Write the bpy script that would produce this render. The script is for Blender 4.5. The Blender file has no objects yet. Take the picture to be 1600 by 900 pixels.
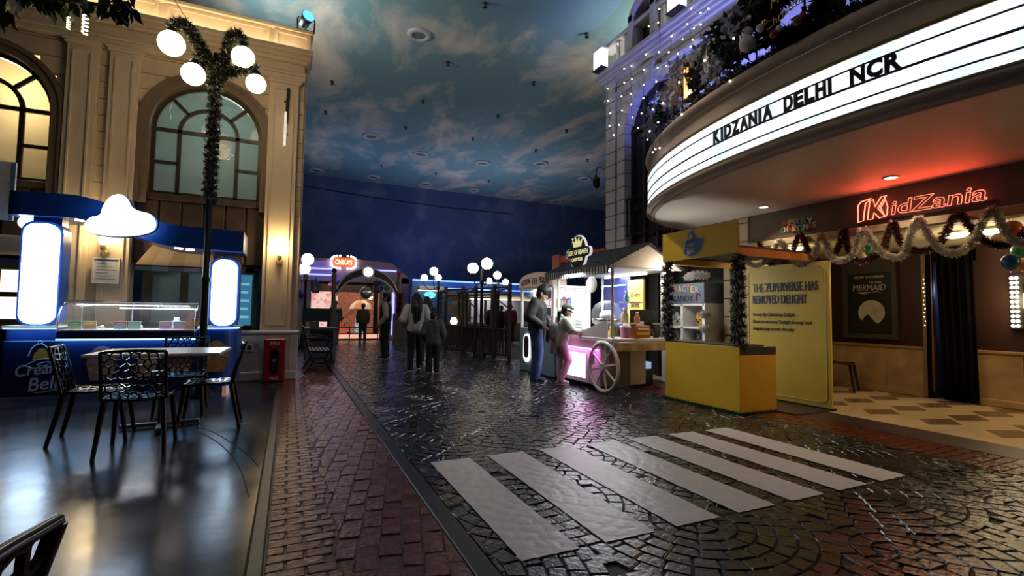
import bpy, bmesh, math, random
from mathutils import Vector, Matrix, noise
PI = math.pi
random.seed(7)
sc = bpy.context.scene
COL = sc.collection
# ------------------------------------------------------------------ camera
YAW, PITCH, ROLL, FPX, CAMH = 0.4303, 0.0531, -0.0140, 756.0, 1.22
_cy, _sy, _cp, _sp = math.cos(YAW), math.sin(YAW), math.cos(PITCH), math.sin(PITCH)
_f = Vector((_sy*_cp, _cy*_cp, _sp)); _r0 = Vector((_cy, -_sy, 0)); _d0 = _f.cross(_r0)
_c, _s = math.cos(ROLL), math.sin(ROLL)
_r = _c*_r0 + _s*_d0; _d = -_s*_r0 + _c*_d0
CAMP = Vector((0, 0, CAMH))
cam = bpy.data.cameras.new('camera'); camo = bpy.data.objects.new('camera', cam); COL.objects.link(camo)
camo.matrix_world = Matrix(((_r.x, -_d.x, -_f.x, 0), (_r.y, -_d.y, -_f.y, 0), (_r.z, -_d.z, -_f.z, CAMH), (0, 0, 0, 1)))
cam.sensor_width = 36; cam.lens = FPX/1600*36; cam.clip_start = .05; cam.clip_end = 200
sc.camera = camo
# ------------------------------------------------------------------ world, exposure
w = bpy.data.worlds.new('world'); sc.world = w; w.use_nodes = True
w.node_tree.nodes['Background'].inputs[0].default_value = (.16, .22, .42, 1)
w.node_tree.nodes['Background'].inputs[1].default_value = .026
vs = sc.view_settings
vs.view_transform = 'Standard'; vs.look = 'None'; vs.exposure = 0.12; vs.gamma = 1.0; vs.use_curve_mapping = False
sc.cycles.use_denoising = True
sc.cycles.max_bounces = 6; sc.cycles.diffuse_bounces = 3; sc.cycles.glossy_bounces = 3; sc.cycles.transmission_bounces = 6
sc.cycles.transparent_max_bounces = 8
sc.cycles.sample_clamp_indirect = 3.0; sc.cycles.caustics_reflective = False; sc.cycles.caustics_refractive = False

def light(kind, loc, power, color, size=.3, aim=None, sizey=None, spot=1.2, blend=.6, name='lamp_light', parent=None):
    L = bpy.data.lights.new(name, kind); L.energy = power; L.color = color
    if kind == 'AREA':
        L.size = size
        if sizey: L.shape = 'RECTANGLE'; L.size_y = sizey
    else: L.shadow_soft_size = size
    if kind == 'SPOT': L.spot_size = spot; L.spot_blend = blend
    o = bpy.data.objects.new(name, L); COL.objects.link(o); o.location = loc
    if aim is not None: o.rotation_euler = (Vector(aim)-Vector(loc)).to_track_quat('-Z', 'Y').to_euler()
    if parent: o.parent = parent
    return o
# added unseen lamps washing ceiling and back wall, blue further down the street
light('AREA', (-1.2, 11.2, 6.5), 120, (.95, .95, .9), 1.0, (1.5, 11.5, 8.3), name='added_wash_light')
light('AREA', (8.2, 8.5, 7.0), 95, (1, .93, .85), 1.0, (4.8, 11, 8.3), name='added_wash_light')
light('AREA', (2.0, 22.6, 3.7), 75, (.45, .6, 1), 1.2, (3.0, 19.5, 8.3), name='added_wash_light')
light('AREA', (9.0, 21.8, 2.9), 150, (.7, .72, 1), 1.5, (9.5, 21.0, 8.3), name='added_wash_light')
light('AREA', (6.0, 23.6, 3.2), 30, (.22, .35, 1), 2, (6.0, 27.0, 6.5), name='added_wash_light')
# added overhead fill for the street, without fixtures
light('AREA', (1.5, 1.0, 7.9), 16, (1, .86, .7), 1.2, (1.5, 4.0, 0), name='added_fill_light')
light('AREA', (3.2, 10.0, 7.9), 24, (.85, .9, 1), 1.2, (3.2, 10.0, 0), name='added_fill_light')
light('SPOT', (1.2, 3.6, 8.1), 520, (1, .88, .66), .10, (5.3, 5.3, 1.3), spot=.50, blend=.9, name='added_spot_light')  # added spots brightening booth, balcony and cart, no fixtures built
light('SPOT', (1.6, 4.4, 8.1), 150, (.55, .65, 1), .10, (4.8, 5.2, 4.25), spot=.40, blend=.9, name='added_spot_light')
light('SPOT', (.8, 7.0, 8.1), 60, (.95, .93, .9), .10, (4.6, 7.6, 1.2), spot=.42, blend=.8, name='added_spot_light')
# ------------------------------------------------------------------ pixel helpers (1600x900 frame)
def ray(x, y): return _r*((x-800)/FPX) + _d*((y-450)/FPX) + _f
def gz(x, y, z=0.0): d = ray(x, y); return CAMP + d*((z-CAMH)/d.z)
def gX(x, y, X): d = ray(x, y); return CAMP + d*(X/d.x)
def gY(x, y, Y): d = ray(x, y); return CAMP + d*(Y/d.y)
def px(p):
    v = Vector(p)-CAMP; z = v.dot(_f)
    if z < .05: return None
    return (800+FPX*v.dot(_r)/z, 450+FPX*v.dot(_d)/z, z)

# ------------------------------------------------------------------ materials
MATS = {}
def mat(name, c=(.5, .5, .5), r=.5, m=0, e=None, es=0, var=0, vsc=6, bump=0, bsc=30, c2=None, trans=0, ior=1.45, alpha=1, spec=.5, sheen=0, rvar=0):
    if name in MATS: return MATS[name]
    M = bpy.data.materials.new(name); M.use_nodes = True; N = M.node_tree.nodes; K = M.node_tree.links
    b = N['Principled BSDF']; I = b.inputs
    I['Base Color'].default_value = (*c, 1); I['Roughness'].default_value = r; I['Metallic'].default_value = m
    I['Specular IOR Level'].default_value = spec; I['IOR'].default_value = ior
    if e: I['Emission Color'].default_value = (*e, 1); I['Emission Strength'].default_value = es
    if trans: I['Transmission Weight'].default_value = trans
    if alpha < 1: I['Alpha'].default_value = alpha
    if sheen: I['Sheen Weight'].default_value = sheen
    if var or c2 or bump or rvar:
        tc = N.new('ShaderNodeTexCoord')
        def nz(scale, det=5):
            n = N.new('ShaderNodeTexNoise'); n.inputs['Scale'].default_value = scale; n.inputs['Detail'].default_value = det
            K.new(tc.outputs['Object'], n.inputs['Vector']); return n
        if var or c2:
            n = nz(vsc); rp = N.new('ShaderNodeValToRGB'); K.new(n.outputs['Fac'], rp.inputs['Fac'])
            a = tuple(max(0, x*(1-var)) for x in c); bb = c2 if c2 else tuple(min(1, x*(1+var)) for x in c)
            rp.color_ramp.elements[0].position = .32; rp.color_ramp.elements[1].position = .68
            rp.color_ramp.elements[0].color = (*a, 1); rp.color_ramp.elements[1].color = (*bb, 1)
            K.new(rp.outputs['Color'], I['Base Color'])
        if rvar:
            n = nz(vsc*.7, 4); mr = N.new('ShaderNodeMapRange'); K.new(n.outputs['Fac'], mr.inputs['Value'])
            mr.inputs['From Min'].default_value = .3; mr.inputs['From Max'].default_value = .7
            mr.inputs['To Min'].default_value = max(.02, r-rvar); mr.inputs['To Max'].default_value = r+rvar
            K.new(mr.outputs['Result'], I['Roughness'])
        if bump:
            n = nz(bsc, 6); bp = N.new('ShaderNodeBump'); bp.inputs['Strength'].default_value = bump; bp.inputs['Distance'].default_value = .02
            K.new(n.outputs['Fac'], bp.inputs['Height']); K.new(bp.outputs['Normal'], I['Normal'])
    MATS[name] = M; return M
def emat(name, c, s): return mat(name, (c[0]*.3, c[1]*.3, c[2]*.3), .4, e=c, es=s)

# ------------------------------------------------------------------ mesh builder
class MB:
    def __init__(s): s.v = []; s.f = []; s.sm = []
    def add(s, vs, fs, smooth=False, T=None):
        o = len(s.v)
        s.v.extend([tuple(T @ Vector(p)) for p in vs] if T is not None else [tuple(p) for p in vs])
        s.f.extend([tuple(i+o for i in f) for f in fs]); s.sm.extend([smooth]*len(fs)); return s
    def box(s, x0, x1, y0, y1, z0, z1, b=0, T=None):
        if b <= 0:
            V = [(x, y, z) for x in (x0, x1) for y in (y0, y1) for z in (z0, z1)]
            return s.add(V, [(0, 1, 3, 2), (4, 6, 7, 5), (0, 4, 5, 1), (2, 3, 7, 6), (0, 2, 6, 4), (1, 5, 7, 3)], False, T)
        b = min(b, (x1-x0)*.45, (y1-y0)*.45, (z1-z0)*.45)
        V = []; idx = {}
        for ix in (0, 1):
            for iy in (0, 1):
                for iz in (0, 1):
                    X, Y, Z = (x0, x1)[ix], (y0, y1)[iy], (z0, z1)[iz]
                    sx, sy, sz = (b, -b)[ix], (b, -b)[iy], (b, -b)[iz]
                    for a, p in enumerate(((X, Y+sy, Z+sz), (X+sx, Y, Z+sz), (X+sx, Y+sy, Z))):
                        idx[ix, iy, iz, a] = len(V); V.append(p)
        g = lambda *k: idx[k]
        F = []
        for i in (0, 1):
            F.append([g(i, 0, 0, 0), g(i, 0, 1, 0), g(i, 1, 1, 0), g(i, 1, 0, 0)])
            F.append([g(0, i, 0, 1), g(0, i, 1, 1), g(1, i, 1, 1), g(1, i, 0, 1)])
            F.append([g(0, 0, i, 2), g(0, 1, i, 2), g(1, 1, i, 2), g(1, 0, i, 2)])
            for j in (0, 1):
                F.append([g(i, j, 0, 0), g(i, j, 1, 0), g(i, j, 1, 1), g(i, j, 0, 1)])
                F.append([g(i, 0, j, 0), g(i, 1, j, 0), g(i, 1, j, 2), g(i, 0, j, 2)])
                F.append([g(0, i, j, 1), g(1, i, j, 1), g(1, i, j, 2), g(0, i, j, 2)])
                for k in (0, 1): F.append([g(i, j, k, 0), g(i, j, k, 1), g(i, j, k, 2)])
        c = Vector(((x0+x1)/2, (y0+y1)/2, (z0+z1)/2)); FF = []
        for f in F:
            P = [Vector(V[i]) for i in f]; n = (P[1]-P[0]).cross(P[2]-P[0]); m = sum(P, Vector())/len(P)
            FF.append(tuple(f) if n.dot(m-c) > 0 else tuple(reversed(f)))
        return s.add(V, FF, False, T)
    def cyl(s, p0, p1, r0, r1=None, n=12, cap=True, smooth=True, T=None):
        p0, p1 = Vector(p0), Vector(p1); r1 = r0 if r1 is None else r1
        d = (p1-p0); d = d.normalized() if d.length > 1e-9 else Vector((0, 0, 1))
        a = d.orthogonal().normalized(); b = d.cross(a)
        V = [p0+(a*math.cos(2*PI*i/n)+b*math.sin(2*PI*i/n))*r0 for i in range(n)] + [p1+(a*math.cos(2*PI*i/n)+b*math.sin(2*PI*i/n))*r1 for i in range(n)]
        s.add(V, [(i, (i+1) % n, n+(i+1) % n, n+i) for i in range(n)], smooth, T)
        if cap: s.add(V, [tuple(range(n-1, -1, -1)), tuple(range(n, 2*n))], False, T)
        return s
    def tube(s, pts, r, n=8, closed=False, T=None, cap=True):
        P = [Vector(p) for p in pts]; m = len(P); R = r if isinstance(r, (list, tuple)) else [r]*m
        V = []; a = None
        for i in range(m):
            d = (P[(i+1) % m]-P[i-1]) if closed else (P[min(i+1, m-1)]-P[max(i-1, 0)])
            d = d.normalized() if d.length > 1e-9 else Vector((0, 0, 1))
            if a is None: a = d.orthogonal().normalized()
            a = (a-d*a.dot(d)); a = a.normalized() if a.length > 1e-6 else d.orthogonal().normalized()
            b = d.cross(a)
            V += [P[i]+(a*math.cos(2*PI*k/n)+b*math.sin(2*PI*k/n))*R[i] for k in range(n)]
        F = [(i*n+k, i*n+(k+1) % n, ((i+1) % m)*n+(k+1) % n, ((i+1) % m)*n+k) for i in range(m if closed else m-1) for k in range(n)]
        s.add(V, F, True, T)
        if not closed and cap: s.add(V, [tuple(range(n-1, -1, -1)), tuple(range((m-1)*n, m*n))], False, T)
        return s
    def lathe(s, prof, n=20, c=(0, 0, 0), T=None, smooth=True):
        V = [(c[0]+r*math.cos(2*PI*k/n), c[1]+r*math.sin(2*PI*k/n), c[2]+z) for r, z in prof for k in range(n)]
        F = [(i*n+k, i*n+(k+1) % n, (i+1)*n+(k+1) % n, (i+1)*n+k) for i in range(len(prof)-1) for k in range(n)]
        s.add(V, F, smooth, T)
        m = len(prof)
        s.add([V[k] for k in range(n)], [tuple(range(n-1, -1, -1))], False, T)
        s.add([V[(m-1)*n+k] for k in range(n)], [tuple(range(n))], False, T)
        return s
    def ball(s, c, r, nu=16, nv=10, sc_=(1, 1, 1), T=None):
        V = [(c[0], c[1], c[2]-r*sc_[2])]
        for j in range(1, nv):
            a = -PI/2+PI*j/nv
            V += [(c[0]+r*sc_[0]*math.cos(a)*math.cos(2*PI*i/nu), c[1]+r*sc_[1]*math.cos(a)*math.sin(2*PI*i/nu), c[2]+r*sc_[2]*math.sin(a)) for i in range(nu)]
        V.append((c[0], c[1], c[2]+r*sc_[2])); L = len(V)-1
        F = [(0, 1+(i+1) % nu, 1+i) for i in range(nu)]
        for j in range(nv-2):
            F += [(1+j*nu+i, 1+j*nu+(i+1) % nu, 1+(j+1)*nu+(i+1) % nu, 1+(j+1)*nu+i) for i in range(nu)]
        F += [(L, 1+(nv-2)*nu+i, 1+(nv-2)*nu+(i+1) % nu) for i in range(nu)]
        return s.add(V, F, True, T)
    def prism(s, poly, y0, y1, T=None, smooth=False):      # poly in local x,z ; extruded along y (front at y0)
        n = len(poly); V = [(x, y0, z) for x, z in poly]+[(x, y1, z) for x, z in poly]
        s.add(V, [tuple(range(n)), tuple(range(2*n-1, n-1, -1))], False, T)
        s.add(V, [(i, n+i, n+(i+1) % n, (i+1) % n) for i in range(n)], smooth, T); return s
    def flat(s, poly, z0, z1, T=None):                      # poly in x,y ; extruded along z
        n = len(poly); V = [(x, y, z0) for x, y in poly]+[(x, y, z1) for x, y in poly]
        return s.add(V, [tuple(range(n-1, -1, -1)), tuple(range(n, 2*n))]+[(i, (i+1) % n, n+(i+1) % n, n+i) for i in range(n)], False, T)
    def ring(s, outer, inner, y0, y1, T=None, close=True):   # frame between two outlines in x,z
        n = len(outer); V = [(x, y0, z) for x, z in outer]+[(x, y0, z) for x, z in inner]+[(x, y1, z) for x, z in outer]+[(x, y1, z) for x, z in inner]
        F = []
        for i in range(n if close else n-1):
            j = (i+1) % n
            F += [(i, n+i, n+j, j), (2*n+i, 2*n+j, 3*n+j, 3*n+i), (i, j, 2*n+j, 2*n+i), (n+i, 3*n+i, 3*n+j, n+j)]
        if not close: F += [(0, 2*n, 3*n, n), (n-1, 2*n-1, 4*n-1, 3*n-1)]
        return s.add(V, F, False, T)
    def mesh(s, name):
        me = bpy.data.meshes.new(name); me.from_pydata(s.v, [], s.f); me.polygons.foreach_set('use_smooth', s.sm)
        me.update(); return me
    def build(s, name, m, parent=None, fix=False):
        me = s.mesh(name)
        if fix:
            bm = bmesh.new(); bm.from_mesh(me); bmesh.ops.recalc_face_normals(bm, faces=bm.faces); bm.to_mesh(me); bm.free()
        return mobj(name, me, m, parent)
def mobj(name, me, m, parent=None, loc=None, rot=None):
    if m and not me.materials: me.materials.append(m)
    o = bpy.data.objects.new(name, me); COL.objects.link(o)
    if parent: o.parent = parent
    if loc is not None: o.location = loc
    if rot is not None: o.rotation_euler = rot
    return o
def tag(o, label, cat, group=None, kind=None):
    if label: o['label'] = label
    if cat: o['category'] = cat
    if group: o['group'] = group
    if kind: o['kind'] = kind
    return o
def thing(name, label, cat, loc=(0, 0, 0), rz=0, group=None):
    o = bpy.data.objects.new(name, None); COL.objects.link(o); o.location = loc; o.rotation_euler = (0, 0, rz); o.empty_display_size = .1
    return tag(o, label, cat, group)
def struct(o): o['kind'] = 'structure'; return o
def dup(root, loc=None, rz=None, label=None, group=None, parent=None):
    r = root.copy(); COL.objects.link(r)
    if parent is not None: r.parent = parent
    if loc is not None: r.location = loc
    if rz is not None: r.rotation_euler = (0, 0, rz)
    if label: r['label'] = label
    if group: r['group'] = group
    for ch in list(root.children): dup(ch, parent=r)
    return r
SCRATCH = bpy.data.scenes.new('scratch')                    # empty scene used only to evaluate text and modifiers quickly
def evaluated(ob):
    SCRATCH.collection.objects.link(ob); vl = SCRATCH.view_layers[0]; vl.update(); dg = vl.depsgraph
    me = bpy.data.meshes.new_from_object(ob.evaluated_get(dg), depsgraph=dg); bpy.data.objects.remove(ob); return me
def text_mesh(txt, width=None, height=None, ext=.004, outline=0, shear=0, bold=0, res=3, lines=None):
    cu = bpy.data.curves.new('t', 'FONT'); cu.body = txt; cu.align_x = 'CENTER'; cu.resolution_u = res; cu.shear = shear; cu.offset = bold
    if outline: cu.fill_mode = 'NONE'; cu.bevel_depth = outline; cu.bevel_resolution = 1
    else: cu.extrude = .01
    if lines: cu.space_line = lines
    me = evaluated(bpy.data.objects.new('t', cu)); bpy.data.curves.remove(cu)
    xs = [v.co.x for v in me.vertices]; ys = [v.co.y for v in me.vertices]
    x0, x1, y0, y1 = min(xs), max(xs), min(ys), max(ys)
    sx = width/(x1-x0) if width else None; sy = height/(y1-y0) if height else sx
    sx = sx or sy
    for v in me.vertices:                                    # stands in x,z; front toward -y
        x, y, z = v.co; zz = z*(.5*(sx+sy)) if outline else (-ext if z > 0 else ext*.2)
        v.co = ((x-(x0+x1)/2)*sx, -zz if outline else zz, (y-y0)*sy)
    me.materials.clear(); me.update(); return me
def text(txt, m, parent, x, y, z, width=None, height=None, ext=.004, name='lettering', rz=0, tilt=0, **k):
    return mobj(name, text_mesh(txt, width, height, ext, **k), m, parent, (x, y, z), (0, tilt, rz))
def arc(cx, cz, r, a0, a1, n=16, rz_=None): return [(cx+r*math.cos(a0+(a1-a0)*i/n), cz+(rz_ or r)*math.sin(a0+(a1-a0)*i/n)) for i in range(n+1)]
def rrect(x0, x1, z0, z1, r, n=6):
    P = []
    for cx, cz, a in ((x1-r, z1-r, 0), (x0+r, z1-r, PI/2), (x0+r, z0+r, PI), (x1-r, z0+r, 1.5*PI)): P += arc(cx, cz, r, a, a+PI/2, n)
    return P
def spline(pts, n=6):
    P = [Vector(p) for p in pts]; out = []
    for i in range(len(P)-1):
        p0, p1, p2, p3 = P[max(i-1, 0)], P[i], P[i+1], P[min(i+2, len(P)-1)]
        for k in range(n):
            t = k/n; out.append(.5*((2*p1)+(p2-p0)*t+(2*p0-5*p1+4*p2-p3)*t*t+(3*p1-p0-3*p2+p3)*t**3))
    out.append(P[-1]); return out
def tinsel(path, r, per_m, w_=.006, seed=1, lean=.3):
    R = random.Random(seed); mb = MB(); P = [Vector(p) for p in path]
    for i in range(len(P)-1):
        d = P[i+1]-P[i]; L = d.length
        if L < 1e-6: continue
        d.normalize(); a = d.orthogonal().normalized(); b = d.cross(a)
        for _ in range(max(1, int(L*per_m+R.random()))):
            t = R.random()*L; an = R.random()*2*PI; rr = r*R.uniform(.65, 1.1)
            o = (a*math.cos(an)+b*math.sin(an)); side = d.cross(o)*w_+d*R.uniform(-.3, .3)*w_
            base = P[i]+d*t; tip = base+o*rr+d*R.uniform(-lean, lean)*r
            mid = base+o*rr*.5
            mb.add([base-side*.4, base+side*.4, mid+side, tip, mid-side], [(0, 1, 2, 3, 4)])
    return mb
def h01(*k):
    v = math.sin(sum((i+1)*12.9898*x for i, x in enumerate(k))+sum(k)*3.7)*43758.5453; return v-math.floor(v)

# ------------------------------------------------------------------ palette
WARM = (1, .78, .46)
m_black = mat('black_paint', (.012, .012, .013), .35)
m_blackmetal = mat('black_metal', (.015, .015, .016), .3, .6)
m_white = mat('white_paint', (.75, .74, .72), .4)
m_chrome = mat('chrome', (.75, .75, .77), .12, 1)
m_cream = mat('cream_plaster', (.56, .44, .28), .65, var=.08, vsc=2.5, bump=.05, bsc=60)
m_cream2 = mat('cream_moulding', (.60, .48, .32), .6, var=.06, vsc=3)
m_brown = mat('dark_brown_wood', (.055, .034, .022), .5, var=.3, vsc=5)
m_taupe = mat('taupe_stone', (.20, .15, .11), .6, var=.1, vsc=4)
m_glass = mat('clear_glass', (.85, .92, .95), .03, alpha=.10, spec=.6)
m_yellow = mat('yellow_board', (.80, .52, .035), .5, var=.04, vsc=3)
m_text = mat('black_ink', (.012, .012, .014), .6)
m_gold = mat('gold', (.75, .52, .18), .3, .8)
m_bulb = emat('warm_bulb', (1, .82, .55), 14)
m_globe = emat('globe_glow', (1, .80, .52), 9)
# ================================================================== FLOORS
m_cafe = mat('polished_concrete', (.018, .019, .026), .21, var=.35, vsc=1.6, bump=.05, bsc=7, rvar=.07, spec=.5)
m_cobble = mat('sealed_dark_cobble', (.011, .011, .010), .19, var=.3, vsc=5, bump=.35, bsc=30, spec=.9, rvar=.06)
m_grout = mat('dark_grout', (.006, .006, .006), .6); m_bgrout = mat('brick_grout', (.055, .016, .008), .5, bump=.2, bsc=30)
m_brick = mat('sealed_red_brick', (.13, .028, .010), .24, var=.3, vsc=5, bump=.4, bsc=28, spec=.5, rvar=.06)
m_band = mat('black_drain_band', (.012, .012, .013), .4, var=.3, vsc=4, bump=.12, bsc=10)
m_paint = mat('white_road_paint', (.78, .76, .73), .36, var=.05, vsc=9, bump=.12, bsc=30)
m_tile = mat('cream_marble_tile', (.62, .46, .26), .22, var=.10, vsc=3)
m_tiled = mat('brown_marble_tile', (.20, .125, .07), .22, var=.2, vsc=6)
m_brownband = mat('brown_smooth_paving', (.050, .024, .015), .42, var=.3, vsc=3, bump=.08, bsc=12)

def split_pieces(cells, m, parent, stuff_name, name, limit=300):
    """cells: list of (centre, verts, faces); the largest in view become objects, the rest one mesh"""
    rank = []
    for i, (c, V, F) in enumerate(cells):
        p = px(c)
        rank.append((p[2] if p and -30 < p[0] < 1630 and -30 < p[1] < 930 else 1e3+i*1e-3, i))
    rank.sort(); near = set(i for d, i in rank[:limit] if d < 900)
    mb = MB()
    for i, (c, V, F) in enumerate(cells):
        if i in near:
            me = bpy.data.meshes.new(name); me.from_pydata([(v[0]-c[0], v[1]-c[1], v[2]) for v in V], [], F); me.update()
            mobj(name, me, m, parent, (c[0], c[1], 0))
        else: mb.add(V, F)
    o = mb.build(stuff_name, m, parent); o['kind'] = 'stuff'; return o
def clipx(P, lo, hi):
    for sgn, lim in ((1, lo), (-1, hi)):
        out = []
        for k in range(len(P)):
            p, q = P[k], P[(k+1) % len(P)]; dp, dq = sgn*(p[0]-lim), sgn*(q[0]-lim)
            if dp >= 0: out.append(p)
            if dp*dq < 0: t = dp/(dp-dq); out.append((lim, p[1]+(q[1]-p[1])*t))
        P = out
        if len(P) < 3: return []
    return P
def paver(P, d, ins, tilt=(0, 0)):
    c = sum((Vector(p) for p in P), Vector((0, 0)))/len(P); n = len(P)
    top = []
    for p in P:
        q = Vector(p)+(c-Vector(p)).normalized()*ins; top.append((q.x, q.y, (q.x-c.x)*tilt[0]+(q.y-c.y)*tilt[1]))
    return ((c.x, c.y, 0), [(p[0], p[1], -d) for p in P]+top, [tuple(range(n, 2*n))]+[(i, (i+1) % n, n+(i+1) % n, n+i) for i in range(n)])
# slab under all
floor = struct(MB().box(-9, 14, -3, 27, -.2, -.014).build('floor', m_grout))
# polished cafe floor
cafe = struct(MB().box(-9, -.15, -3, 9.6, -.1, 0).build('floor_cafe', m_cafe))
edge = MB().box(-.14, -.075, -3, 9.6, -.1, .003, b=.004).build('floor_edging', m_band, cafe)
for P in ([(295, 664), (330, 674), (365, 694), (388, 712), (403, 728)], [(297, 669), (335, 688), (362, 712), (378, 740), (389, 778)]):
    pts = [gz(x, y, 0) for x, y in P]
    MB().tube([(p.x, p.y, .0005) for p in spline(pts, 5)], .004, 6).build('scored_arc', m_grout, cafe)
# red brick strip beside the street
bs = struct(MB().box(-.07, .83, -3, 14, -.1, -.006).build('floor_brick_strip', m_bgrout))
cells = []
y = .4
row = 0
while y < 13.5:
    x = -.062-(.09 if row % 2 else 0)
    while x < .24:
        x0, x1 = max(x, -.062), min(x+.172, .262+.02*math.sin(y*9))
        if x1-x0 > .04: cells.append(paver([(x0, y), (x1, y+h01(row, x)*.003), (x1, y+.079), (x0, y+.079)], .007, .006, ((h01(row, x)-.5)*.05, (h01(x, row)-.5)*.06)))
        x += .18
    y += .087; row += 1
ca, sa = math.cos(1.36), math.sin(1.36)
for i in range(-110, 110):
    for j in range(-160, 160):
        u0 = i*.235+(.118 if j % 2 else 0); v0 = j*.112
        cx, cy = (u0+.11)*ca-(v0+.05)*sa+.5, (u0+.11)*sa+(v0+.05)*ca+6
        if not (.1 < cx < 1.0 and .3 < cy < 13.6): continue
        j_ = lambda k: (h01(i, j, k)-.5)*.018
        Q = [(u0+j_(1), v0+j_(2)), (u0+.229+j_(3), v0+j_(4)), (u0+.229+j_(5), v0+.106+j_(6)), (u0+j_(7), v0+.106+j_(8))]
        Q = clipx([(u*ca-v*sa+.5, u*sa+v*ca+6) for u, v in Q], .268+.02*math.sin(cy*9), .824)
        if len(Q) < 3 or max(q[0] for q in Q)-min(q[0] for q in Q) < .02: continue
        cells.append(paver(Q, .007, .007, ((h01(i, j, 11)-.5)*.06, (h01(i, j, 12)-.5)*.06)))
split_pieces(cells, m_brick, bs, 'brick_field', 'brick')
db = struct(MB().box(.835, .945, -3, 24, -.1, .002, b=.006).build('floor_drain_band', m_band))
# fan-laid cobbled street
X0C, X1C = .95, 5.28
RF, DR = .74, .098
def owner(x, y):
    best = None
    for j in range(int(math.floor((y-RF)/RF))-1, int(math.floor((y+RF)/RF))+2):
        for i in (0, 1, -1):
            off = RF if j % 2 else 0
            ii = round((x-off)/(2*RF))+i; cx, cy = ii*2*RF+off, j*RF
            if (x-cx)**2+(y-cy)**2 <= RF*RF*1.0001 and (best is None or cy > best[1]): best = (cx, cy)
    return best
def fan_cell(x, y):
    o = owner(x, y)
    if o is None: return None
    r = math.hypot(x-o[0], y-o[1]); k = int((RF-r)/DR*.9999); k = max(k, 0)
    rm = RF-(k+.5)*DR
    if rm < DR*.6: return o, k, 0, .5, .5
    n = max(3, round(PI*rm/.135)); a = (math.atan2(y-o[1], x-o[0])+2*PI+.5*PI*(0)) % (2*PI)
    t = a/PI*n+(.5 if k % 2 else 0); return o, k, int(t), t-int(t), ((RF-r)/DR) % 1.0
def cob_tilt(o, k, a): return (h01(o[0], o[1], k, a)-.5)*.07, (h01(o[1], k, a, 2)-.5)*.07
def cob_h(x, y):
    c = fan_cell(x, y)
    if c is None: return -.004
    o, k, a, u, v = c; e = min(u*1.3, (1-u)*1.3, v, 1-v)
    return -.003*max(0, 1-e/.22)
street = struct(MB().box(X0C, X1C, -3, 26.5, -.1, -.011).build('floor_street', m_grout))
cells = []
for j in range(-1, 32):
    for i in range(-1, 6):
        cx, cy = i*2*RF+(RF if j % 2 else 0), j*RF
        if cx < X0C-RF or cx > X1C+RF: continue
        for k in range(8):
            r1 = RF-k*DR; r0 = max(r1-DR, .0); rm = (r0+r1)/2
            if r1 < DR*.4: continue
            if rm < DR*.6:
                if X0C+.06 < cx < X1C-.06 and .6 < cy < 21.5: cells.append(paver([(cx+.05*math.cos(q*PI/4), cy+.05*math.sin(q*PI/4)) for q in range(8)], .009, .010, cob_tilt((cx, cy), k, 0)))
                continue
            n = max(3, round(PI*rm/.135))
            for a in range(2*n):
                t0 = (a-(.5 if k % 2 else 0))/n*PI; t1 = (a+1-(.5 if k % 2 else 0))/n*PI; tm = (t0+t1)/2
                mx, my = cx+rm*math.cos(tm), cy+rm*math.sin(tm)
                if not (X0C-.09 < mx < X1C+.09 and .6 < my < 21.5): continue
                ow = owner(mx, my)
                own_ = lambda o_: o_ is not None and abs(o_[0]-cx)+abs(o_[1]-cy) < 1e-4
                if not own_(ow):
                    if math.sin(tm) > 0 or sum(own_(owner(cx+r_*math.cos(t_), cy+r_*math.sin(t_))) for r_ in (r0+.02, r1-.02) for t_ in (t0*.8+t1*.2, t0*.2+t1*.8)) < 2: continue
                g_ = .005; ga = g_/rm
                P = [(cx+r*math.cos(t), cy+r*math.sin(t)) for r, t in ((r0+g_*.5, t0+ga*.5), (r1-g_*.5, t0+ga*.5), (r1-g_*.5, t1-ga*.5), (r0+g_*.5, t1-ga*.5))]
                P = clipx(P, X0C, X1C)
                if len(P) < 3: continue
                cells.append(paver(P, .009, .010, cob_tilt((cx, cy), k, a)))
split_pieces(cells, m_cobble, street, 'cobble_field', 'cobble')
# zebra crossing, paint follows the stones
cw = thing('crosswalk', 'zebra crossing of seven white stripes painted over the dark cobbles', 'crosswalk', (2.8, 3.05, 0))
for s_ in range(7):
    x0 = 1.085+s_*.499; wd = .335; y0, y1 = 2.2, 3.91; nx, ny = 22, 110
    V = []
    for b_ in range(ny+1):
        for a_ in range(nx+1):
            x, y = x0+wd*a_/nx, y0+(y1-y0)*b_/ny
            V.append((x-2.8, y-3.05, .006+cob_h(x, y)))
    F = [(b_*(nx+1)+a_, b_*(nx+1)+a_+1, (b_+1)*(nx+1)+a_+1, (b_+1)*(nx+1)+a_) for b_ in range(ny) for a_ in range(nx)]
    mb = MB(); mb.add(V, F, True); mb.build('stripe', m_paint, cw)
# brick strip on the cinema side
bs2 = struct(MB().box(5.285, 5.88, -3, 12, -.1, -.011).build('floor_brick_border', m_bgrout))
cells = []; row = 0; y = .2
while y < 11.5:
    x = 5.292-(.1 if row % 2 else 0)
    while x < 5.86:
        x0, x1 = max(x, 5.292), min(x+.19, 5.872)
        if x1-x0 > .03: cells.append(paver([(x0, y), (x1, y), (x1, y+.09), (x0, y+.09)], .010, .007, ((h01(row, x)-.5)*.06, (h01(x, row)-.5)*.06)))
        x += .198
    y += .098; row += 1
split_pieces(cells, m_brick, bs2, 'brick_field', 'brick')
struct(MB().box(5.885, 6.42, -3, 12, -.1, .001, b=.004).build('floor_brown_band', m_brownband))
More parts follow.
